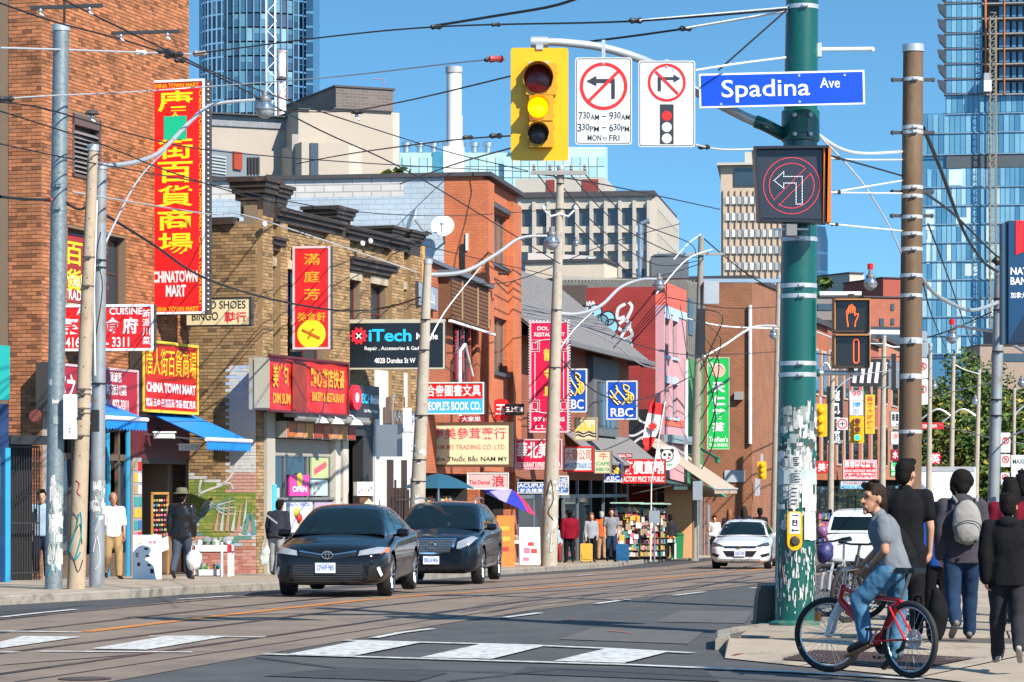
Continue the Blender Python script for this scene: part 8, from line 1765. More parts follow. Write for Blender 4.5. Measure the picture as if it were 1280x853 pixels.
def remesh(prims,vox,mat,name,par,smooth=6,fold=0.0,seed=0):
 m=MB()
 for p in prims:
  if p[0]=='c':
   _,a,b,ra,rb=p;a,b=Vector(a),Vector(b);d=b-a;L=max(d.length,1e-4);q=d.to_track_quat('Z','Y').to_matrix().to_4x4();q.translation=a;k=len(m.v)
   prof=[(max(1e-4,ra*math.cos(t)),ra*math.sin(t)) for t in (-math.pi/2,-.9,-.4)]+[(ra,0),(rb,L)]+[(max(1e-4,rb*math.cos(t)),L+rb*math.sin(t)) for t in (.4,.9,math.pi/2)]
   m.lathe(prof,14);m.v[k:]=[tuple(q@Vector(v)) for v in m.v[k:]]
  elif p[0]=='t':
   _,o_,q3,prof=p;k=len(m.v);n_=20;m.v+=[tuple(o_+q3@Vector((a*math.copysign(abs(math.cos(t))**.8,math.cos(t)),b*math.copysign(abs(math.sin(t))**.8,math.sin(t)),z))) for z,a,b in prof for t in [2*math.pi*i/n_ for i in range(n_)]];L_=len(prof)
   fs=[(k+i*n_+j,k+i*n_+(j+1)%n_,k+(i+1)*n_+(j+1)%n_,k+(i+1)*n_+j) for i in range(L_-1) for j in range(n_)]+[tuple(k+j for j in range(n_))[::-1],tuple(k+(L_-1)*n_+j for j in range(n_))];m.f+=fs;m.mi+=[0]*len(fs);m.sm+=[True]*len(fs)
  else:
   _,c,r3,rot=p;k=len(m.v);m.ball((0,0,0),1,n=16);q=Matrix.Translation(c)@rot@Matrix.Diagonal((*r3,1));m.v[k:]=[tuple(q@Vector(v)) for v in m.v[k:]]
 me=m.mesh('r',mat);bm=bmesh.new();bm.from_mesh(me);bmesh.ops.remove_doubles(bm,verts=bm.verts,dist=1e-4);bm.to_mesh(me);bm.free()
 me=evalmesh(me,[('REMESH',dict(mode='VOXEL',voxel_size=vox)),('SMOOTH',dict(factor=.6,iterations=smooth))])
 me.materials.clear();me.materials.append(mat)
 if fold:
  for v in me.vertices:
   c=v.co;n1=noise.noise(Vector((c.x*7+seed,c.y*7,c.z*9+c.x*5)))*.8+noise.noise(Vector((c.x*19+c.z*9,c.y*17,c.z*13+seed)))*.45;v.co=c+v.normal*(n1*fold)
 me.polygons.foreach_set('use_smooth',[True]*len(me.polygons));me.name=name;o=bpy.data.objects.new(name,me);COL.objects.link(o);o.parent=par;return o
def cloth(n,c,var=.15):return M('cloth_'+n,c,.85,var=var,vs=5,bump=.5,bs=11,spec=.06)
skin=M('skin',(.50,.26,.17),.5,var=.1,vs=8,spec=.35);skin2=M('skin_warm',(.42,.20,.12),.5,var=.1,vs=8,spec=.35)
hairs={'black':M('hair_black',(.008,.006,.005),.7,var=.3,vs=20,bump=.8,bs=60,spec=.15),'brown':M('hair_brown',(.028,.015,.008),.6,var=.4,vs=20,bump=.8,bs=60,spec=.2),'grey':M('hair_grey',(.35,.34,.33),.6,var=.2,vs=20),'auburn':M('hair_auburn',(.22,.07,.03),.6,var=.3,vs=20)}
I4=Matrix.Identity(4)
def hand(w,d,n,s=1.0,curl=.5):
 """Palm, four unequal fingers and a thumb leaving the side of the palm. d along the fingers, n out of the palm."""
 w,d,n=Vector(w),Vector(d).normalized(),Vector(n);n=(n-d*n.dot(d)).normalized();u=d.cross(n);P_=[('c',w,w+d*.03*s,.026*s,.03*s)]
 for k in range(4):
  b=w+d*.075*s+u*(k-1.5)*.021*s;P_.append(('c',w+d*.02*s+u*(k-1.5)*.013*s,b,.017*s,.012*s));l=(.068,.078,.073,.056)[k]*s
  d1=(d*math.cos(curl)+n*math.sin(curl)).normalized();d2=(d*math.cos(curl*2.1)+n*math.sin(curl*2.1)).normalized();m_=b+d1*l*.5;P_+=[('c',b,m_,.0105*s,.0095*s),('c',m_,m_+d2*l*.5,.0095*s,.008*s)]
 b=w+d*.025*s-u*.028*s;t1=b+(d*.7-u*.6+n*.3).normalized()*.035*s;P_+=[('c',b,t1,.014*s,.012*s),('c',t1,t1+(d*.9-u*.1+n*.4).normalized()*.03*s,.012*s,.009*s)];return P_
def person(label,loc,ang,H=1.75,J=None,top=None,sleeve=2,leg=None,shoe=blackp,hair='black',hat=None,skinm=skin,vox=.02,step=.0,jacket=.0,style='short',group=None,arms=(0,0),bend=0.0,build=1.0,leglen=2,hood=False,face=True,look=0.0,sway=0.0,swing=None):
 """Faces -y in its own frame; J overrides joints."""
 r=thing('person',label,'person',loc,ang,group);h=H/1.75;fa=bend
 st=step;j=dict(pel=V3(0,0,.93),che=V3(0,-math.sin(fa)*.38,.93+.38*math.cos(fa)),nek=V3(0,-math.sin(fa)*.53,.93+.53*math.cos(fa)+.01),hed=V3(0,-math.sin(fa)*.62-.02,.93+.66*math.cos(fa)+.02))
 sw=arms if arms!=(0,0) else (st*.5,-st*.5)
 for s,nm,ph,aw in ((-1,'l',-st,sw[0]),(1,'r',st,sw[1])):
  j['hip'+nm]=V3(s*.095,0,.90);j['kne'+nm]=V3(s*.10,-ph*.24-.03-abs(ph)*.05,.49);j['ank'+nm]=V3(s*.10,-ph*.62+.02+(.12*abs(ph) if ph<0 else 0),.085+(.34*abs(ph) if ph<0 else 0));j['toe'+nm]=j['ank'+nm]+V3(s*.02,-.17,-.045-(.26*abs(ph) if ph<0 else 0))
  sh=j['che']+V3(s*.185*build,0,.10);j['sho'+nm]=sh;j['elb'+nm]=sh+V3(s*.045,.02-aw*.18,-.29);j['wri'+nm]=j['elb'+nm]+V3(-s*.01,-.06-aw*.2,-.24)
 for k in j:j[k]=j[k]*h
 if J:j.update({k:Vector(v) for k,v in J.items()})
 B=build;P_=[];pe,ch,nk,hd=j['pel'],j['che'],j['nek'],j['hed'];fin=H>1.2 and vox<.016
 ax=(nk-pe).normalized();rq=Vector((0,0,1)).rotation_difference(ax).to_matrix().to_4x4()
 sd=(j['shor']-j['shol']);yaw=math.atan2(sd.y,sd.x);rq=rq@Matrix.Rotation(yaw,4,'Z')
 q3=rq.to_3x3();cl_=(nk-pe).length
 def torso(e,hem=-.07):
  P9=[(hem*h,(.158*B+e)*h,(.112*B+e)*h),(.06*h,(.152*B+e)*h,(.106*B+e)*h),(cl_*.38,(.146*B+e)*h,(.10*B+e)*h),(cl_*.66,(.168*B+e)*h,(.112*B+e)*h),(cl_*.84,(.162*B+e)*h,(.096*B+e)*h),(cl_*.97,(.085+e)*h,(.07+e)*h)]
  return [('t',pe,q3,P9),('c',j['shol']-(j['shor']-j['shol'])*-.06,j['shor']-(j['shor']-j['shol'])*.06,(.052+e*.8)*h,(.052+e*.8)*h)]
 def limb(a,b,c,ra,rb,rc,e,t=2.0):
  A=[('c',a,b if t>1 else a.lerp(b,t),ra*h+e,(rb*h if t>1 else (ra+(rb-ra)*t)*h)+e)]
  if t>1:A.append(('c',b,c if t>=2 else b.lerp(c,t-1),rb*h+e,rc*h+e))
  return A
 body=torso(0)+[('c',nk-ax*.05*h,hd-V3(0,0,.06)*h,.056*h,.052*h)]
 for s in 'lr':
  body+=limb(j['sho'+s],j['elb'+s],j['wri'+s],.05,.04,.028,0)+limb(j['hip'+s],j['kne'+s],j['ank'+s],.085,.058,.04,0)+[('c',j['ank'+s],j['toe'+s],.038*h,.03*h)]
  dd=j.get('hnd'+s,j['wri'+s]*2-j['elb'+s])-j['wri'+s];sg_=-1 if s=='l' else 1
  if fin:body+=hand(j['wri'+s],dd,j.get('pal'+s,V3(-sg_,-.3,0)),h*1.02,j.get('cur'+s,.55))
  else:body+=hand(j['wri'+s],dd,V3(-sg_,-.3,0),h*1.1,.45)
 hr=Matrix.Rotation(look,4,'Z');f=lambda x,y,z:hd+(hr@V3(x,y,z))*h
 hh=h;h=h*1.13;body+=[('e',f(0,.005,.03),(.075*h,.094*h,.098*h),hr),('e',f(0,-.03,-.035),(.056*h,.062*h,.075*h),hr),('c',f(0,-.09,.02),f(0,-.112,-.018),.009*h,.014*h),('c',f(-.022,-.088,-.058),f(.022,-.088,-.058),.010*h,.010*h),('c',f(-.04,-.078,.042),f(.04,-.078,.042),.014*h,.014*h),('c',f(0,-.075,-.095),f(0,-.08,-.1),.022*h,.02*h)]
 h_=h
 for s in (-1,1):body+=[('e',f(s*.077,.005,.0),(.012*h,.02*h,.032*h),hr)]
 remesh(body,vox*.8 if fin else vox,skinm,'body',r,4)
 for s in (-1,1) if face else ():MB().ball(f(s*.03,-.085,.022),.0065*h,n=8).build('eye',M('eye_dark',(.03,.02,.02),.2),r)
 if face:MB().tube([f(-.02,-.097,-.058),f(0,-.0995,-.057),f(.02,-.097,-.058)],.003,6).build('mouth',M('lips',(.35,.12,.1),.5),r)
 h=hh
 if top is not None:
  e=.018+jacket*.65;tp_=torso(e,-.12 if jacket else -.085)+[('c',nk-ax*.06*h,nk-ax*.0,.07*h+e,.058*h+e*.4)]
  for s in 'lr':tp_+=limb(j['sho'+s],j['elb'+s],j['wri'+s],.055,.044,.032,e*(.9 if sleeve>1 else 1.3),sleeve*.97 if sleeve<2 else 1.97)
  if hood:tp_+=[('e',nk+V3(0,.06,-.01)*h,(.12*h,.085*h,.07*h),I4)]
  remesh(tp_,vox,top,'jacket' if jacket else 'shirt',r,3,.010 if jacket or fin else .006,len(label))
 if leg is not None:
  e=.013;tr=[('e',pe-ax*.02*h,((.158*B+e)*h,(.115*B+e)*h,.115*h),rq)]
  for s in 'lr':tr+=limb(j['hip'+s],j['kne'+s],j['ank'+s],(.104 if vox<.013 else .097),.072,.056,e*.8,leglen*.98)
  remesh(tr,vox,leg,'trousers',r,3,.011 if fin else .005,len(label)+3)
 for s in 'lr':
  a,t=j['ank'+s],j['toe'+s];dn=Vector((0,0,-.018*h));hl_=a+(a-t).normalized()*.05*h+dn*1.5
  o=remesh([('c',a+dn,t,.042*h,.036*h),('c',hl_,t+dn*.2,.034*h,.034*h),('c',a,a+dn,.045*h,.045*h)],vox*.8,shoe,'shoe',r,2)
  lo_=min(v.co.z for v in o.data.vertices)
 hm=hairs[hair];h=h_
 if style!='none':
  hp=[('e',f(0,.018,.05),(.083*h,.095*h,.09*h),hr),('e',f(0,.05,.0),(.074*h,.062*h,.085*h),hr),('e',f(0,-.035,.098),(.062*h,.055*h,.032*h),hr),('c',f(-.04,-.06,.115),f(.045,-.055,.12),.028*h,.024*h)]
  if style=='long':hp+=[('c',f(0,.06,0),f(0,.09,-.28),.075*h,.06*h),('c',f(-.06,.03,0),f(-.07,.04,-.2),.035*h,.03*h),('c',f(.06,.03,0),f(.07,.04,-.2),.035*h,.03*h)]
  if style=='bushy':hp+=[('e',f(0,.01,.075),(.10*h,.11*h,.085*h),hr),('e',f(.05,.03,.04),(.06*h,.07*h,.07*h),hr),('e',f(-.05,.03,.05),(.06*h,.07*h,.07*h),hr)]
  remesh(hp,min(vox,.014),hm,'hair',r,1,.008,3)
 if hat is not None:m=MB();m.lathe([(.105*h,.0),(.098*h,.07),(.07*h,.10),(.001,.105)],18,f(0,.01,.07));m.lathe([(.10*h,.0),(.155*h,-.015),(.155*h,-.02),(.10*h,-.005)],18,f(0,.01,.075));m.build('hat',hat,r)
 return r,j
def feet(px,py,Y):x=W(px,HY,Y).x;return (x,Y,gz(Y)+.125)
def bagthing(label,loc,c,name='bag',r3=(.16,.1,.2),n=7,ang=0,mat=None,cat='bag'):
 o=thing(name,label,cat,loc,ang);r7=random.Random(len(label));pr=[('e',V3(0,0,r3[2]*.9),r3,I4)]+[('e',V3(r7.uniform(-.5,.5)*r3[0],r7.uniform(-.3,.3)*r3[1],r3[2]*r7.uniform(.4,1.4)),tuple(q*.7 for q in r3),I4) for _ in range(n)]
 remesh(pr,.02,mat or M('bag_'+label.split()[0],c,.5,var=.12,vs=8,bump=.5,bs=15),'sack',o,2,.012,5);MB().tube([(-.05,0,r3[2]*1.7),(-.03,0,r3[2]*2.3),(.03,0,r3[2]*2.3),(.05,0,r3[2]*1.7)],.01,5).build('handle',mat or MC['bag_'+label.split()[0]],o);return o
PI=math.pi
blk=cloth('black',(.012,.012,.014));dden=cloth('dark_denim',(.02,.04,.085));grey=cloth('grey',(.22,.235,.26));char_=cloth('charcoal',(.05,.052,.06));whc=cloth('white',(.62,.62,.64),.05)
q0=Vector((3.28,24.74,.04))
def jw(px,py,Y):return W(px,py,Y)-q0
JC=dict(pel=jw(1117,707,24.75),che=jw(1103,668,24.80),nek=jw(1099,644,24.82),hed=jw(1092,625,24.83),hipl=jw(1113,714,24.67),knel=jw(1074,750,24.80),ankl=jw(1082,800,24.83),toel=jw(1063,812,24.98),hipr=jw(1121,714,24.87),kner=jw(1122,762,25.02),ankr=jw(1120,820,25.0),toer=jw(1105,833,25.12),shol=jw(1104,653,24.64),shor=jw(1100,652,24.98),elbl=jw(1106,689,24.58),elbr=jw(1098,687,25.06),wril=jw(1088,708,24.80),wrir=jw(1079,706,25.18),hndl=jw(1080,713,24.88),hndr=jw(1071,710,25.24),pall=Vector((-.2,.3,-.9)),palr=Vector((-.2,.3,-.9)))
JC['curl']=None;del JC['curl']
t,j=person('young man in a grey t-shirt and blue jeans astride the red bicycle',q0,0,1.74,JC,cloth('tee_grey',(.17,.185,.21),.25),.62,cloth('jeans_blue',(.085,.21,.34),.4),M('shoe_dark',(.035,.02,.018),.6),'brown',build=1.12,skinm=M('skin_tan',(.47,.23,.14),.5,var=.1,vs=9,spec=.35),vox=.0115,look=-R(64))
MB().tube([JC['wril']+Vector((0,0,.01)),JC['wril']+Vector((-.012,.01,-.008))],.037,12).build('wrist_watch',M('watch_silver',(.5,.5,.5),.3,.8),t)
hd=JC['hed'];hr=Matrix.Rotation(-R(64),4,'Z');f_=lambda x,y,z:hd+hr@V3(x,y,z)
remesh([('e',f_(0,-.044,-.078),(.058,.060,.047),hr),('c',f_(-.066,.0,-.03),f_(-.034,-.068,-.10),.016,.018),('c',f_(.066,.0,-.03),f_(.034,-.068,-.10),.016,.018)],.01,M('stubble',(.27,.135,.09),.8,var=.2,vs=60),'beard',t,2)
for s in (-1,1):MB().tube([f_(s*.018,-.108,.052),f_(s*.05,-.094,.055)],.0035,5).build('eyebrow',hairs['brown'],t)
for dz in (0,):a,b=JC['ankl'],JC['toel'];MB().bar(a+(a-b).normalized()*.07+Vector((0,0,-.078)),b+(b-a).normalized()*.05+Vector((0,0,-.045)),.09,.018).build('shoe_sole',M('sole_gum',(.3,.13,.05),.6),t)
o=thing('backpack','black backpack hanging low on the back of the cyclist','backpack',W(1131,735,24.9));remesh([('e',V3(0,0,.27),(.11,.13,.25),Matrix.Rotation(R(-14),4,'Y')),('e',V3(.02,0,.15),(.12,.13,.16),I4),('e',V3(-.05,-.02,.42),(.07,.1,.12),I4)],.014,blk,'sack',o,3,.012)
MB().tube([tuple(c) for c in curve([(-.09,-.12,.55),(-.17,-.19,.44),(-.16,-.17,.28),(-.05,-.12,.14)],5)],.011,6).build('strap',blk,o)
cell=dict(vox=.0135)
person('tall man in a black t-shirt seen from behind, standing beyond the cyclist',(3.98,28.3,.125),PI-R(10),1.87,None,blk,.65,blk,hair='black',look=R(-25),step=.12,face=False,**cell)
t,j=person('man in a dark jacket and jeans with a grey backpack, walking away',(4.66,29.0,.125),PI-R(2),1.75,None,cloth('plum_grey',(.055,.05,.062)),2,dden,M('shoe_grey',(.16,.14,.12),.7),hair='black',step=-.35,jacket=.018,style='bushy',hood=True,face=False,arms=(.05,-.1),**cell)
o=thing('backpack','light grey backpack on the man in the dark jacket','backpack',(4.68,28.80,1.13));remesh([('e',V3(0,0,.23),(.155,.08,.24),I4),('e',V3(0,-.05,.14),(.13,.06,.13),I4),('e',V3(0,0,.08),(.14,.08,.08),I4)],.014,cloth('bag_lightgrey',(.27,.26,.25),.1),'sack',o,3,.006)
MB().tube([tuple(c) for c in curve([(-.13,-.04,.05),(-.12,-.095,.2),(0,-.115,.25),(.12,-.095,.2),(.13,-.04,.05)],4)],.006,5).build('zip',char_,o);MB().tube([(-.10,.02,.44),(-.13,.12,.50)],.016,6).build('strap',cloth('bag_lightgrey',(.27,.26,.25)),o);MB().tube([(.10,.02,.44),(.13,.12,.50)],.016,6).build('strap',cloth('bag_lightgrey',(.27,.26,.25)),o);MB().box(.05,.08,-.115,-.105,.02,.05).build('tag',blk,o)
person('boy in a black hooded top walking away at the right edge',(4.50,25.4,.10),PI-R(8),1.56,None,blk,2,cloth('track_black',(.03,.03,.035)),M('shoe_trainer',(.35,.32,.3),.6,var=.6,vs=9),hair='black',step=.32,jacket=.025,hood=True,face=False,skinm=skin2,**cell)
person('woman with long dark hair in a maroon top behind the boy in black',(5.52,31,.125),PI,1.70,None,cloth('maroon',(.13,.008,.02)),2,blk,hair='black',style='long',jacket=.015,face=False,vox=.018,step=.1)
person('child in a dark blue top between the tall man and the backpack man',(5.05,33.2,.125),PI+R(5),1.42,None,cloth('royal_blue',(.015,.06,.25)),2,blk,hair='black',face=False,vox=.018,step=.2,jacket=.01)
bagthing('black shopping bags and coat held beside the tall man in the t-shirt',(4.25,28.0,.2),(.012,.012,.013),r3=(.10,.10,.27),mat=blk)
bagthing('violet cloth bag on the parked bicycle beside the green pole',W(1031,702,33.4),(.03,.03,.14),r3=(.10,.09,.12),n=8);bagthing('pink and purple bag topping the violet one',W(1028,672,33.3),(.2,.08,.2),r3=(.06,.06,.08),n=6)
person('dark dressed person at the right edge behind the boy in black',(5.95,32.6,.125),PI,1.74,None,blk,2,dden,hair='black',face=False,vox=.02,step=.2,jacket=.02)  # added walker, placed so a shadow falls across the right pavement
person('person in a charcoal coat almost hidden at the right edge behind the others',(6.35,34.6,.125),PI+.2,1.8,None,char_,2,blk,hair='black',face=False,vox=.022,step=-.2,jacket=.03)  # added behind the group to put more crowd shadow on the ground
person('dark dressed walker between the backpack man and the right edge, farther off',(5.75,36.2,.125),PI,1.72,None,char_,2,blk,hair='black',face=False,vox=.022,step=.25,jacket=.02)  # third added walker, standing in for a crowd and its shadows
t,j=person('man with a light blue t-shirt half hidden by the tall steel pole',feet(52,722,54.5),R(12),1.74,None,cloth('light_blue',(.28,.38,.5)),.7,cloth('navy',(.02,.025,.05)),hair='black',step=.2);MB().tube([(-.12,-.15,1.38),(-.1,-.16,1.15)],.02,6).build('bag_strap',blk,t)
person('older man in a white shirt and khaki trousers behind the grey pole',feet(141,722,54.5),R(20),1.70,None,whc,1.1,cloth('khaki',(.38,.25,.12)),hair='grey',style='none',step=.25,skinm=skin2,arms=(.3,.1))
bagthing('white plastic bag hanging from the hand of the man in the hat',W(242,712,53.2),(.66,.66,.66),r3=(.15,.1,.2));
person('man in a black leather jacket and khaki hat walking past the mart',feet(227,729,53.4),PI-R(12),1.73,None,M('leather_black',(.012,.012,.013),.28,var=.1,bump=.5,bs=9),2,cloth('slate',(.06,.075,.10)),hair='black',hat=M('hat_khaki',(.13,.12,.07),.8),step=-.3,jacket=.025,face=False,skinm=skin2,arms=(.15,-.1))
o=thing('paper','white paper in the left hand of the man in the hat','paper',W(203,690,53.2));MB().prism([(0,0),(.12,.05),(.1,.3),(-.12,.2)],0,.01).build('sheet',paper,o)
t,j=person('bent man in a dark hooded top with a printed back near the bakery',feet(345,705,60),PI-R(15),1.66,None,cloth('hood_navy',(.03,.032,.045)),2,cloth('pale_grey',(.3,.31,.33)),hair='black',style='short',jacket=.03,hood=True,bend=R(22),face=False,step=.1)
MB().bar((-.12,.24,1.12),(.12,.27,1.3),.004,.04).build('print',M('print_grey',(.3,.3,.32),.6),t);bagthing('white-green plastic bag held low by the bent man near the bakery',W(331,706,59.5),(.5,.56,.52),r3=(.1,.08,.2))
person('stout person in a maroon jacket and black cap beside the tall concrete pole',feet(712,706,89),PI+R(15),1.66,None,cloth('maroon2',(.20,.008,.022)),2,blk,hair='black',hat=blk,jacket=.045,build=1.15,face=False,step=.15)
person('child in pale blue beside the person in maroon',feet(696,704,90),R(10),1.25,None,cloth('pale_blue',(.3,.42,.52)),2,cloth('red_trim',(.3,.03,.03)),hair='brown',step=.2)
person('woman with auburn hair in a grey sweatshirt facing the camera',feet(739,706,91),R(5),1.60,None,cloth('sweat_grey',(.30,.32,.36)),2,blk,hair='auburn',style='long',step=.2,build=.95)
person('grey haired person in an orange top between the two facing the camera',feet(752,700,97),PI,1.70,None,cloth('orange',(.65,.13,.03)),1,cloth('tan',(.4,.25,.15)),hair='grey',step=.1,face=False)
person('man in a grey t-shirt and jeans facing the camera',feet(764,704,92),R(4),1.76,None,grey,.65,dden,hair='brown',step=.25)
def suitcase(label,px,py,Y,c,w=.38,h=.56,nm='suitcase'):
 o=thing(nm,label,'suitcase',feet(px,py,Y));m_=M('case_'+label.split()[0],c,.45,var=.3,vs=6);MB().prism(rrect(-w/2,w/2,.05,h,.05),-.12,.12).build('shell',m_,o);MB().box(-w/2+.05,w/2-.05,-.14,-.121,.12,h*.5).build('pocket',m_,o);MB().tube([(-.1,.08,h),(-.1,.08,h+.35),(.1,.08,h+.35),(.1,.08,h)],.01,6).build('handle',metal,o)
 for s in (-1,1):MB().lathe([(.001,-.02),(.035,-.02),(.035,.02),(.001,.02)],12,(s*w*.35,0,.035),axis='x').build('wheel',rubber,o)
suitcase('yellow patterned suitcase beside the woman in the grey sweatshirt',733,706,90.5,(.65,.38,.05),.4,.62);suitcase('blue suitcase beside the man in the grey t-shirt',778,704,91.5,(.01,.10,.25),.42,.6)
for i,(px,Y,c,hc,lab,an,H_) in enumerate(((857,113,(.02,.14,.55),'black','person in a bright blue shirt by the wooden pole',PI,1.75),(893,115,(.62,.6,.58),'black','person in a white t-shirt above the white sedan',0,1.7),(912,116,(.03,.03,.04),'auburn','leftmost dark dressed walker behind the white sedan',PI,1.62),(930,116,(.02,.025,.05),'brown','middle dark dressed walker behind the white sedan',PI,1.7),(950,117,(.02,.02,.02),'black','rightmost dark dressed walker behind the white sedan',PI,1.65),(826,106,(.25,.03,.03),'black','person in dark red at the right end of the market stall',0,1.6),(838,108,(.03,.03,.035),'black','person in black by the stall near the tan board',PI,1.68))):
 person(lab,feet(px,690,Y if i not in (2,3,4) else 90),an,H_+(.1 if i in (2,3,4) else 0),None,cloth(f'far_{i}',c),1 if i<2 else 2,blk if i!=0 else cloth('shorts',(.05,.05,.06)),hair=hc,step=.2,vox=.03,style='long' if hc in ('auburn','brown') else 'short',face=an==0)
def umbrella(label,px,py_,pyb,Y,rad,cols,h=None,tilt=0.0,hh=.42):
 top=W(px,py_,Y);g=gz(Y)+.12;o=thing('umbrella',label,'umbrella',(top.x,Y,g));z=top.z-g;n=8
 MB().tube([(0,0,0),(0,0,z-.02)],.025,8).build('pole',metal,o);Mt=Matrix.Translation((0,0,z))@Matrix.Rotation(tilt,4,'Y')
 for k in range(n):
  m=MB();vs=[]
  for i in range(5):
   t=i/4
   for s in (0,.5,1):a=2*PI*(k+s)/n;rr=rad*t*(1 if s!=.5 else .955);vs.append(Mt@Vector((rr*math.cos(a),rr*math.sin(a),-hh*t**1.5)))
  m.add(vs,[(3*i+q,3*i+3+q,3*i+4+q,3*i+1+q) for i in range(4) for q in range(2)],0,True);m.build('canopy_panel',cols[k%len(cols)],o)
  a=2*PI*k/n;MB().tube([Mt@Vector((0,0,-.25)),Mt@Vector((rad*.97*math.cos(a),rad*.97*math.sin(a),-hh-.01))],.008,4).build('rib',blackp,o)
 MB().box(-.25,.25,-.25,.25,0,.08).build('base',concrete,o)
um=[M('umb_'+n,c,.6,var=.08) for n,c in (('navy',(.015,.09,.15)),('blue',(.02,.03,.35)),('lilac',(.32,.3,.65)),('red',(.65,.02,.08)),('green',(.03,.35,.15)),('yellow',(.55,.45,.02)),('pinky',(.6,.1,.3)),('orange',(.7,.3,.1)))]
umbrella('dark blue market umbrella between the concrete pole and the dark SUV',548,592,690,66,.85,[um[0]],hh=.35);umbrella('multicoloured umbrella tilted over the stall behind the dark SUV',640,612,690,82,.95,[um[3],um[4],um[5],um[0],um[1],um[2],um[1],um[3]],tilt=R(24));umbrella('green and yellow umbrella by the wooden pole',880,606,690,114,.95,[um[4],um[5],um[7],um[4]],hh=.5)
def board(label,px,py0,py1,Y,w,marks,ang=0,mat=None):
 f=feet(px,py1,Y);o=thing('sandwich_board',label,'sandwich board',f,ang);h=(py1-py0)*Y/F
 for s in (-1,1):m=MB();q=Matrix.Rotation(s*R(9),4,'X');vs=[q@Vector(v) for v in ((-w/2,-.012,-h),(w/2,-.012,-h),(w/2,-.012,0),(-w/2,-.012,0),(-w/2,.012,-h),(w/2,.012,-h),(w/2,.012,0),(-w/2,.012,0))];m.add([v+Vector((0,0,h*.99)) for v in vs],[(0,1,2,3),(5,4,7,6),(0,4,5,1),(2,6,7,3),(1,5,6,2),(0,3,7,4)]);m.build('board',mat or whitel,o)
 for k,(x,z,a,b,c) in enumerate(marks):
  yy=lambda zz:-.016-(h-zz)*math.tan(R(9));z0,z1=z*h,(z+b)*h;MB().add([(x*w,yy(z0),z0),((x+a)*w,yy(z0),z0),((x+a)*w,yy(z1),z1),(x*w,yy(z1),z1)],[(0,1,2,3)]).build('print',GOODS[c] if c<8 else black,o)
board('white sandwich board with small black pictures outside the mart',184,666,722,54.6,.55,[(.05,.8,.12,.06,1),(.2,.8,.12,.06,1),(-.1,.66,.12,.05,8),(-.05,.5,.14,.05,8),(-.35,.3,.1,.08,8),(.0,.3,.12,.05,8),(.1,.14,.14,.1,8),(-.35,.8,.2,.03,6),(-.4,.5,.1,.1,6)],R(8))
board('white sandwich board with red food pictures left of the concrete pole',662,650,697,84,.62,[(-.1,.5,.3,.1,0),(-.3,.3,.3,.15,1),(.05,.3,.3,.12,0),(-.35,.1,.3,.1,1)],R(5))
board('tall orange paper sign behind the rear of the dark SUV',632,632,696,79,.5,[(-.3,.7,.5,.08,3),(-.25,.5,.5,.08,3),(-.3,.3,.5,.08,0)],0,M('board_orange',(.75,.2,.03),.6))
r8=random.Random(77)
def heap(label,loc,w,d,h,n,cols,name='produce_crate',cat='crate',legs=0,item=.05,ang=0):
 o=thing(name,label,cat,loc,ang);b=MB();b.box(-w/2,w/2,0,d,legs,legs+.02);b.box(-w/2,w/2,0,.02,legs,legs+h);b.box(-w/2,w/2,d-.02,d,legs,legs+h);b.box(-w/2,-w/2+.02,0,d,legs,legs+h);b.box(w/2-.02,w/2,0,d,legs,legs+h);b.build('tray',M('tray_white',(.6,.6,.6),.6),o)
 if legs:[MB().box(x,x+.04,y,y+.04,0,legs).build('leg',white,o) for x in (-w/2,w/2-.04) for y in (0,d-.04)]
 for i in range(n):m=MB();m.ball((r8.uniform(-.45,.45)*w,r8.uniform(.1,.9)*d,legs+h+r8.uniform(-.02,.1)),item*r8.uniform(.7,1.3),n=6);m.build('item',r8.choice(cols),o)
Yh=58.8
heap('white table heaped with plastic wrapped goods against the painted wall',feet(266,718,Yh),.78,.6,.16,34,[M('wrap_'+n,c,.3,var=.3,vs=9) for n,c in (('clear',(.6,.62,.65)),('grey',(.35,.38,.4)),('purple',(.3,.25,.4)),('green',(.2,.3,.2)))],'goods_table','table',.5,.075)
o=thing('barrier_post','white barrier frame with a red band right of the goods table','barrier',feet(286,716,Yh-.5));MB().box(-.02,.02,-.02,.02,0,.75).build('post',white,o);MB().box(-.03,.03,-.03,.03,.5,.68).build('band',red,o);MB().box(-.16,-.12,-.02,.02,0,.72).build('post',white,o)
heap('black crate of vegetables on the ground by the goods table',feet(262,716,Yh-.3),.5,.35,.15,14,GOODS[4:7]+[GOODS[5]],item=.05)
for i,(px,Y,w) in enumerate(((800,101,1.5),(812,102.5,1.3),(783,99.5,1.0))):
 shelves('souvenir_rack',('souvenir rack in the middle of the market stall','souvenir rack at the right of the market stall','souvenir rack at the left of the market stall')[i],Fr(feet(px,0,Y)),0,0,w,0,2.0,8,random.Random(30+i),cat='display rack',mats=[GOODS[i] for i in (0,1,1,2,2,2,6,6,3,7)],group='racks of the market stall',item=(.05,.12))
o=thing('cooler','blue cooler box with a white front on the ground by the stall','cooler',feet(826,703,104));MB().box(-.22,.22,-.15,.15,0,.32).build('tub',M('cooler_blue',(.01,.12,.6),.4),o);MB().box(-.23,.23,-.16,.16,.322,.37).build('lid',white,o)
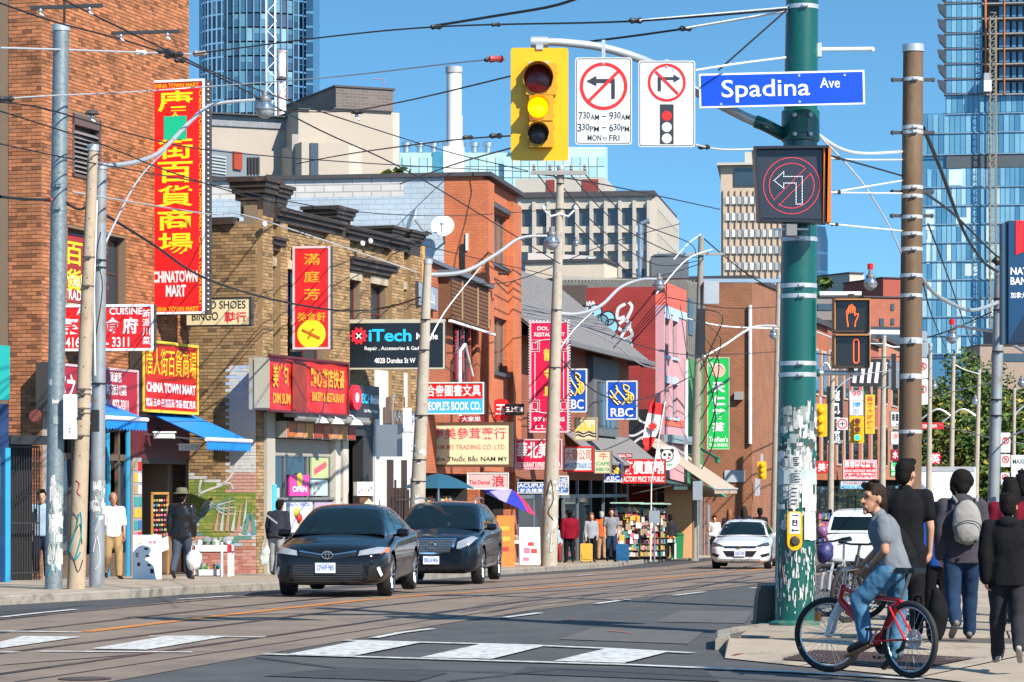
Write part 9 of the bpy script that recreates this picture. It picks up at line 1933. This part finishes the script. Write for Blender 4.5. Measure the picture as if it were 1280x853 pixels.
for i,(px,Y,cs,lab) in enumerate(((832,105,[GOODS[0],GOODS[3]],'crate of oranges and apples on the stall right of the cooler'),(655,84.6,GOODS[5:7],'crate of greens behind the food sandwich board'),(815,103.5,GOODS[:3],'crate of red packets beside the market racks'),(600,74,GOODS[3:6],'crate of fruit behind the dark SUV'),(575,73.4,GOODS[:4],'crate of fruit under the navy umbrella'))):heap(lab,feet(px,0,Y),.8,.5,.14,22,cs,legs=.6,item=.06)
o=thing('door_board','tall tan wooden board standing at the corner by the green front','board',feet(848,690,110));MB().box(-.55,.55,0,.06,0,2.9).build('panel',M('board_tan',(.55,.3,.13),.8,var=.15),o);MB().box(.56,.62,-.02,.08,0,2.9).build('post',woodm,o)
o=thing('bin','green wheeled bin beside the tan board','bin',feet(846,692,108.5));MB().prism([(-.22,0),(.22,0),(.26,.9),(-.26,.9)],-.2,.25).build('tub',M('bin_green',(.01,.2,.07),.5),o);MB().box(-.28,.28,-.23,.28,.91,.97).build('lid',M('bin_green'),o)
fx_=W(815,HY,96);o=thing('flag','red and white maple leaf flag hanging from a leaning staff','flag',(fx_.x,96,gz(96)+.12));zt_=W(0,502,96).z-gz(96)-.12
MB().tube([(-.05,0,0),(-.02,0,zt_*.5),(.45,0,zt_)],.022,8).build('staff',white,o)
fr_,fw_=M('flag_red',(.7,.015,.02),.7,var=.1),M('flag_white',(.75,.75,.75),.7,var=.05)
for band,(u0,u1) in enumerate(((0,.25),(.25,.75),(.75,1))):
 m=MB();n=8;vs=[]
 for i in range(n+1):
  for jj in range(9):
   u=u0+(u1-u0)*i/n;v=jj/8;z=zt_-.12-u*1.45-v*.10;x=.44-u*.42+v*(-.55+.1*u)*(.85 if u<.9 else .7)+.05*math.sin(v*9+u*4);vs.append((x,.08*math.sin(v*8+u*5),z+.25*v*(1-u)))
 m.add(vs,[(i*9+k,i*9+k+1,(i+1)*9+k+1,(i+1)*9+k) for i in range(n) for k in range(8)],0,True);m.build('stripe',(fr_,fw_,fr_)[band],o)
m=MB();m.prism([(0,-.2),(.03,-.08),(.15,-.1),(.12,-.03),(.18,.05),(.1,.06),(.08,.14),(.03,.08),(0,.2),(-.03,.08),(-.08,.14),(-.1,.06),(-.18,.05),(-.12,-.03),(-.15,-.1),(-.03,-.08)],-.14,-.13);m.v=[(x+.02,y,z+zt_-.85) for x,y,z in m.v];m.build('maple_leaf',fr_,o)
o=thing('small_sign','small orange parking machine on the mid sidewalk curb','post',feet(886,0,120));MB().box(-.05,.05,-.05,.05,0,2.2).build('post',metal,o)
for i,(px,Y) in enumerate(((872,104),(818,93))):o=thing('post',('thin metal sign post with a blank grey plate near the wooden pole','thin grey sign post at the curb in front of the market stall')[i],'sign post',feet(px,0,Y));MB().tube([(0,0,0),(0,0,2.9 if i==0 else 1.8)],.03,8).build('post',metal,o);MB().box(-.18,.18,-.05,-.03,2.2 if i==0 else 1.3,2.9 if i==0 else 1.7).build('plate',M('sign_back_grey'),o)
for k,(px,py,s_) in enumerate(((106,850,.22),(560,745,.3),(1010,762,.3))):
 p=G(px,py);m=MB();m.lathe([(.001,.015),(s_,.015),(s_+.02,.012)],28);q=m.build('manhole_cover',railm);q.location=p;q['kind']='structure'
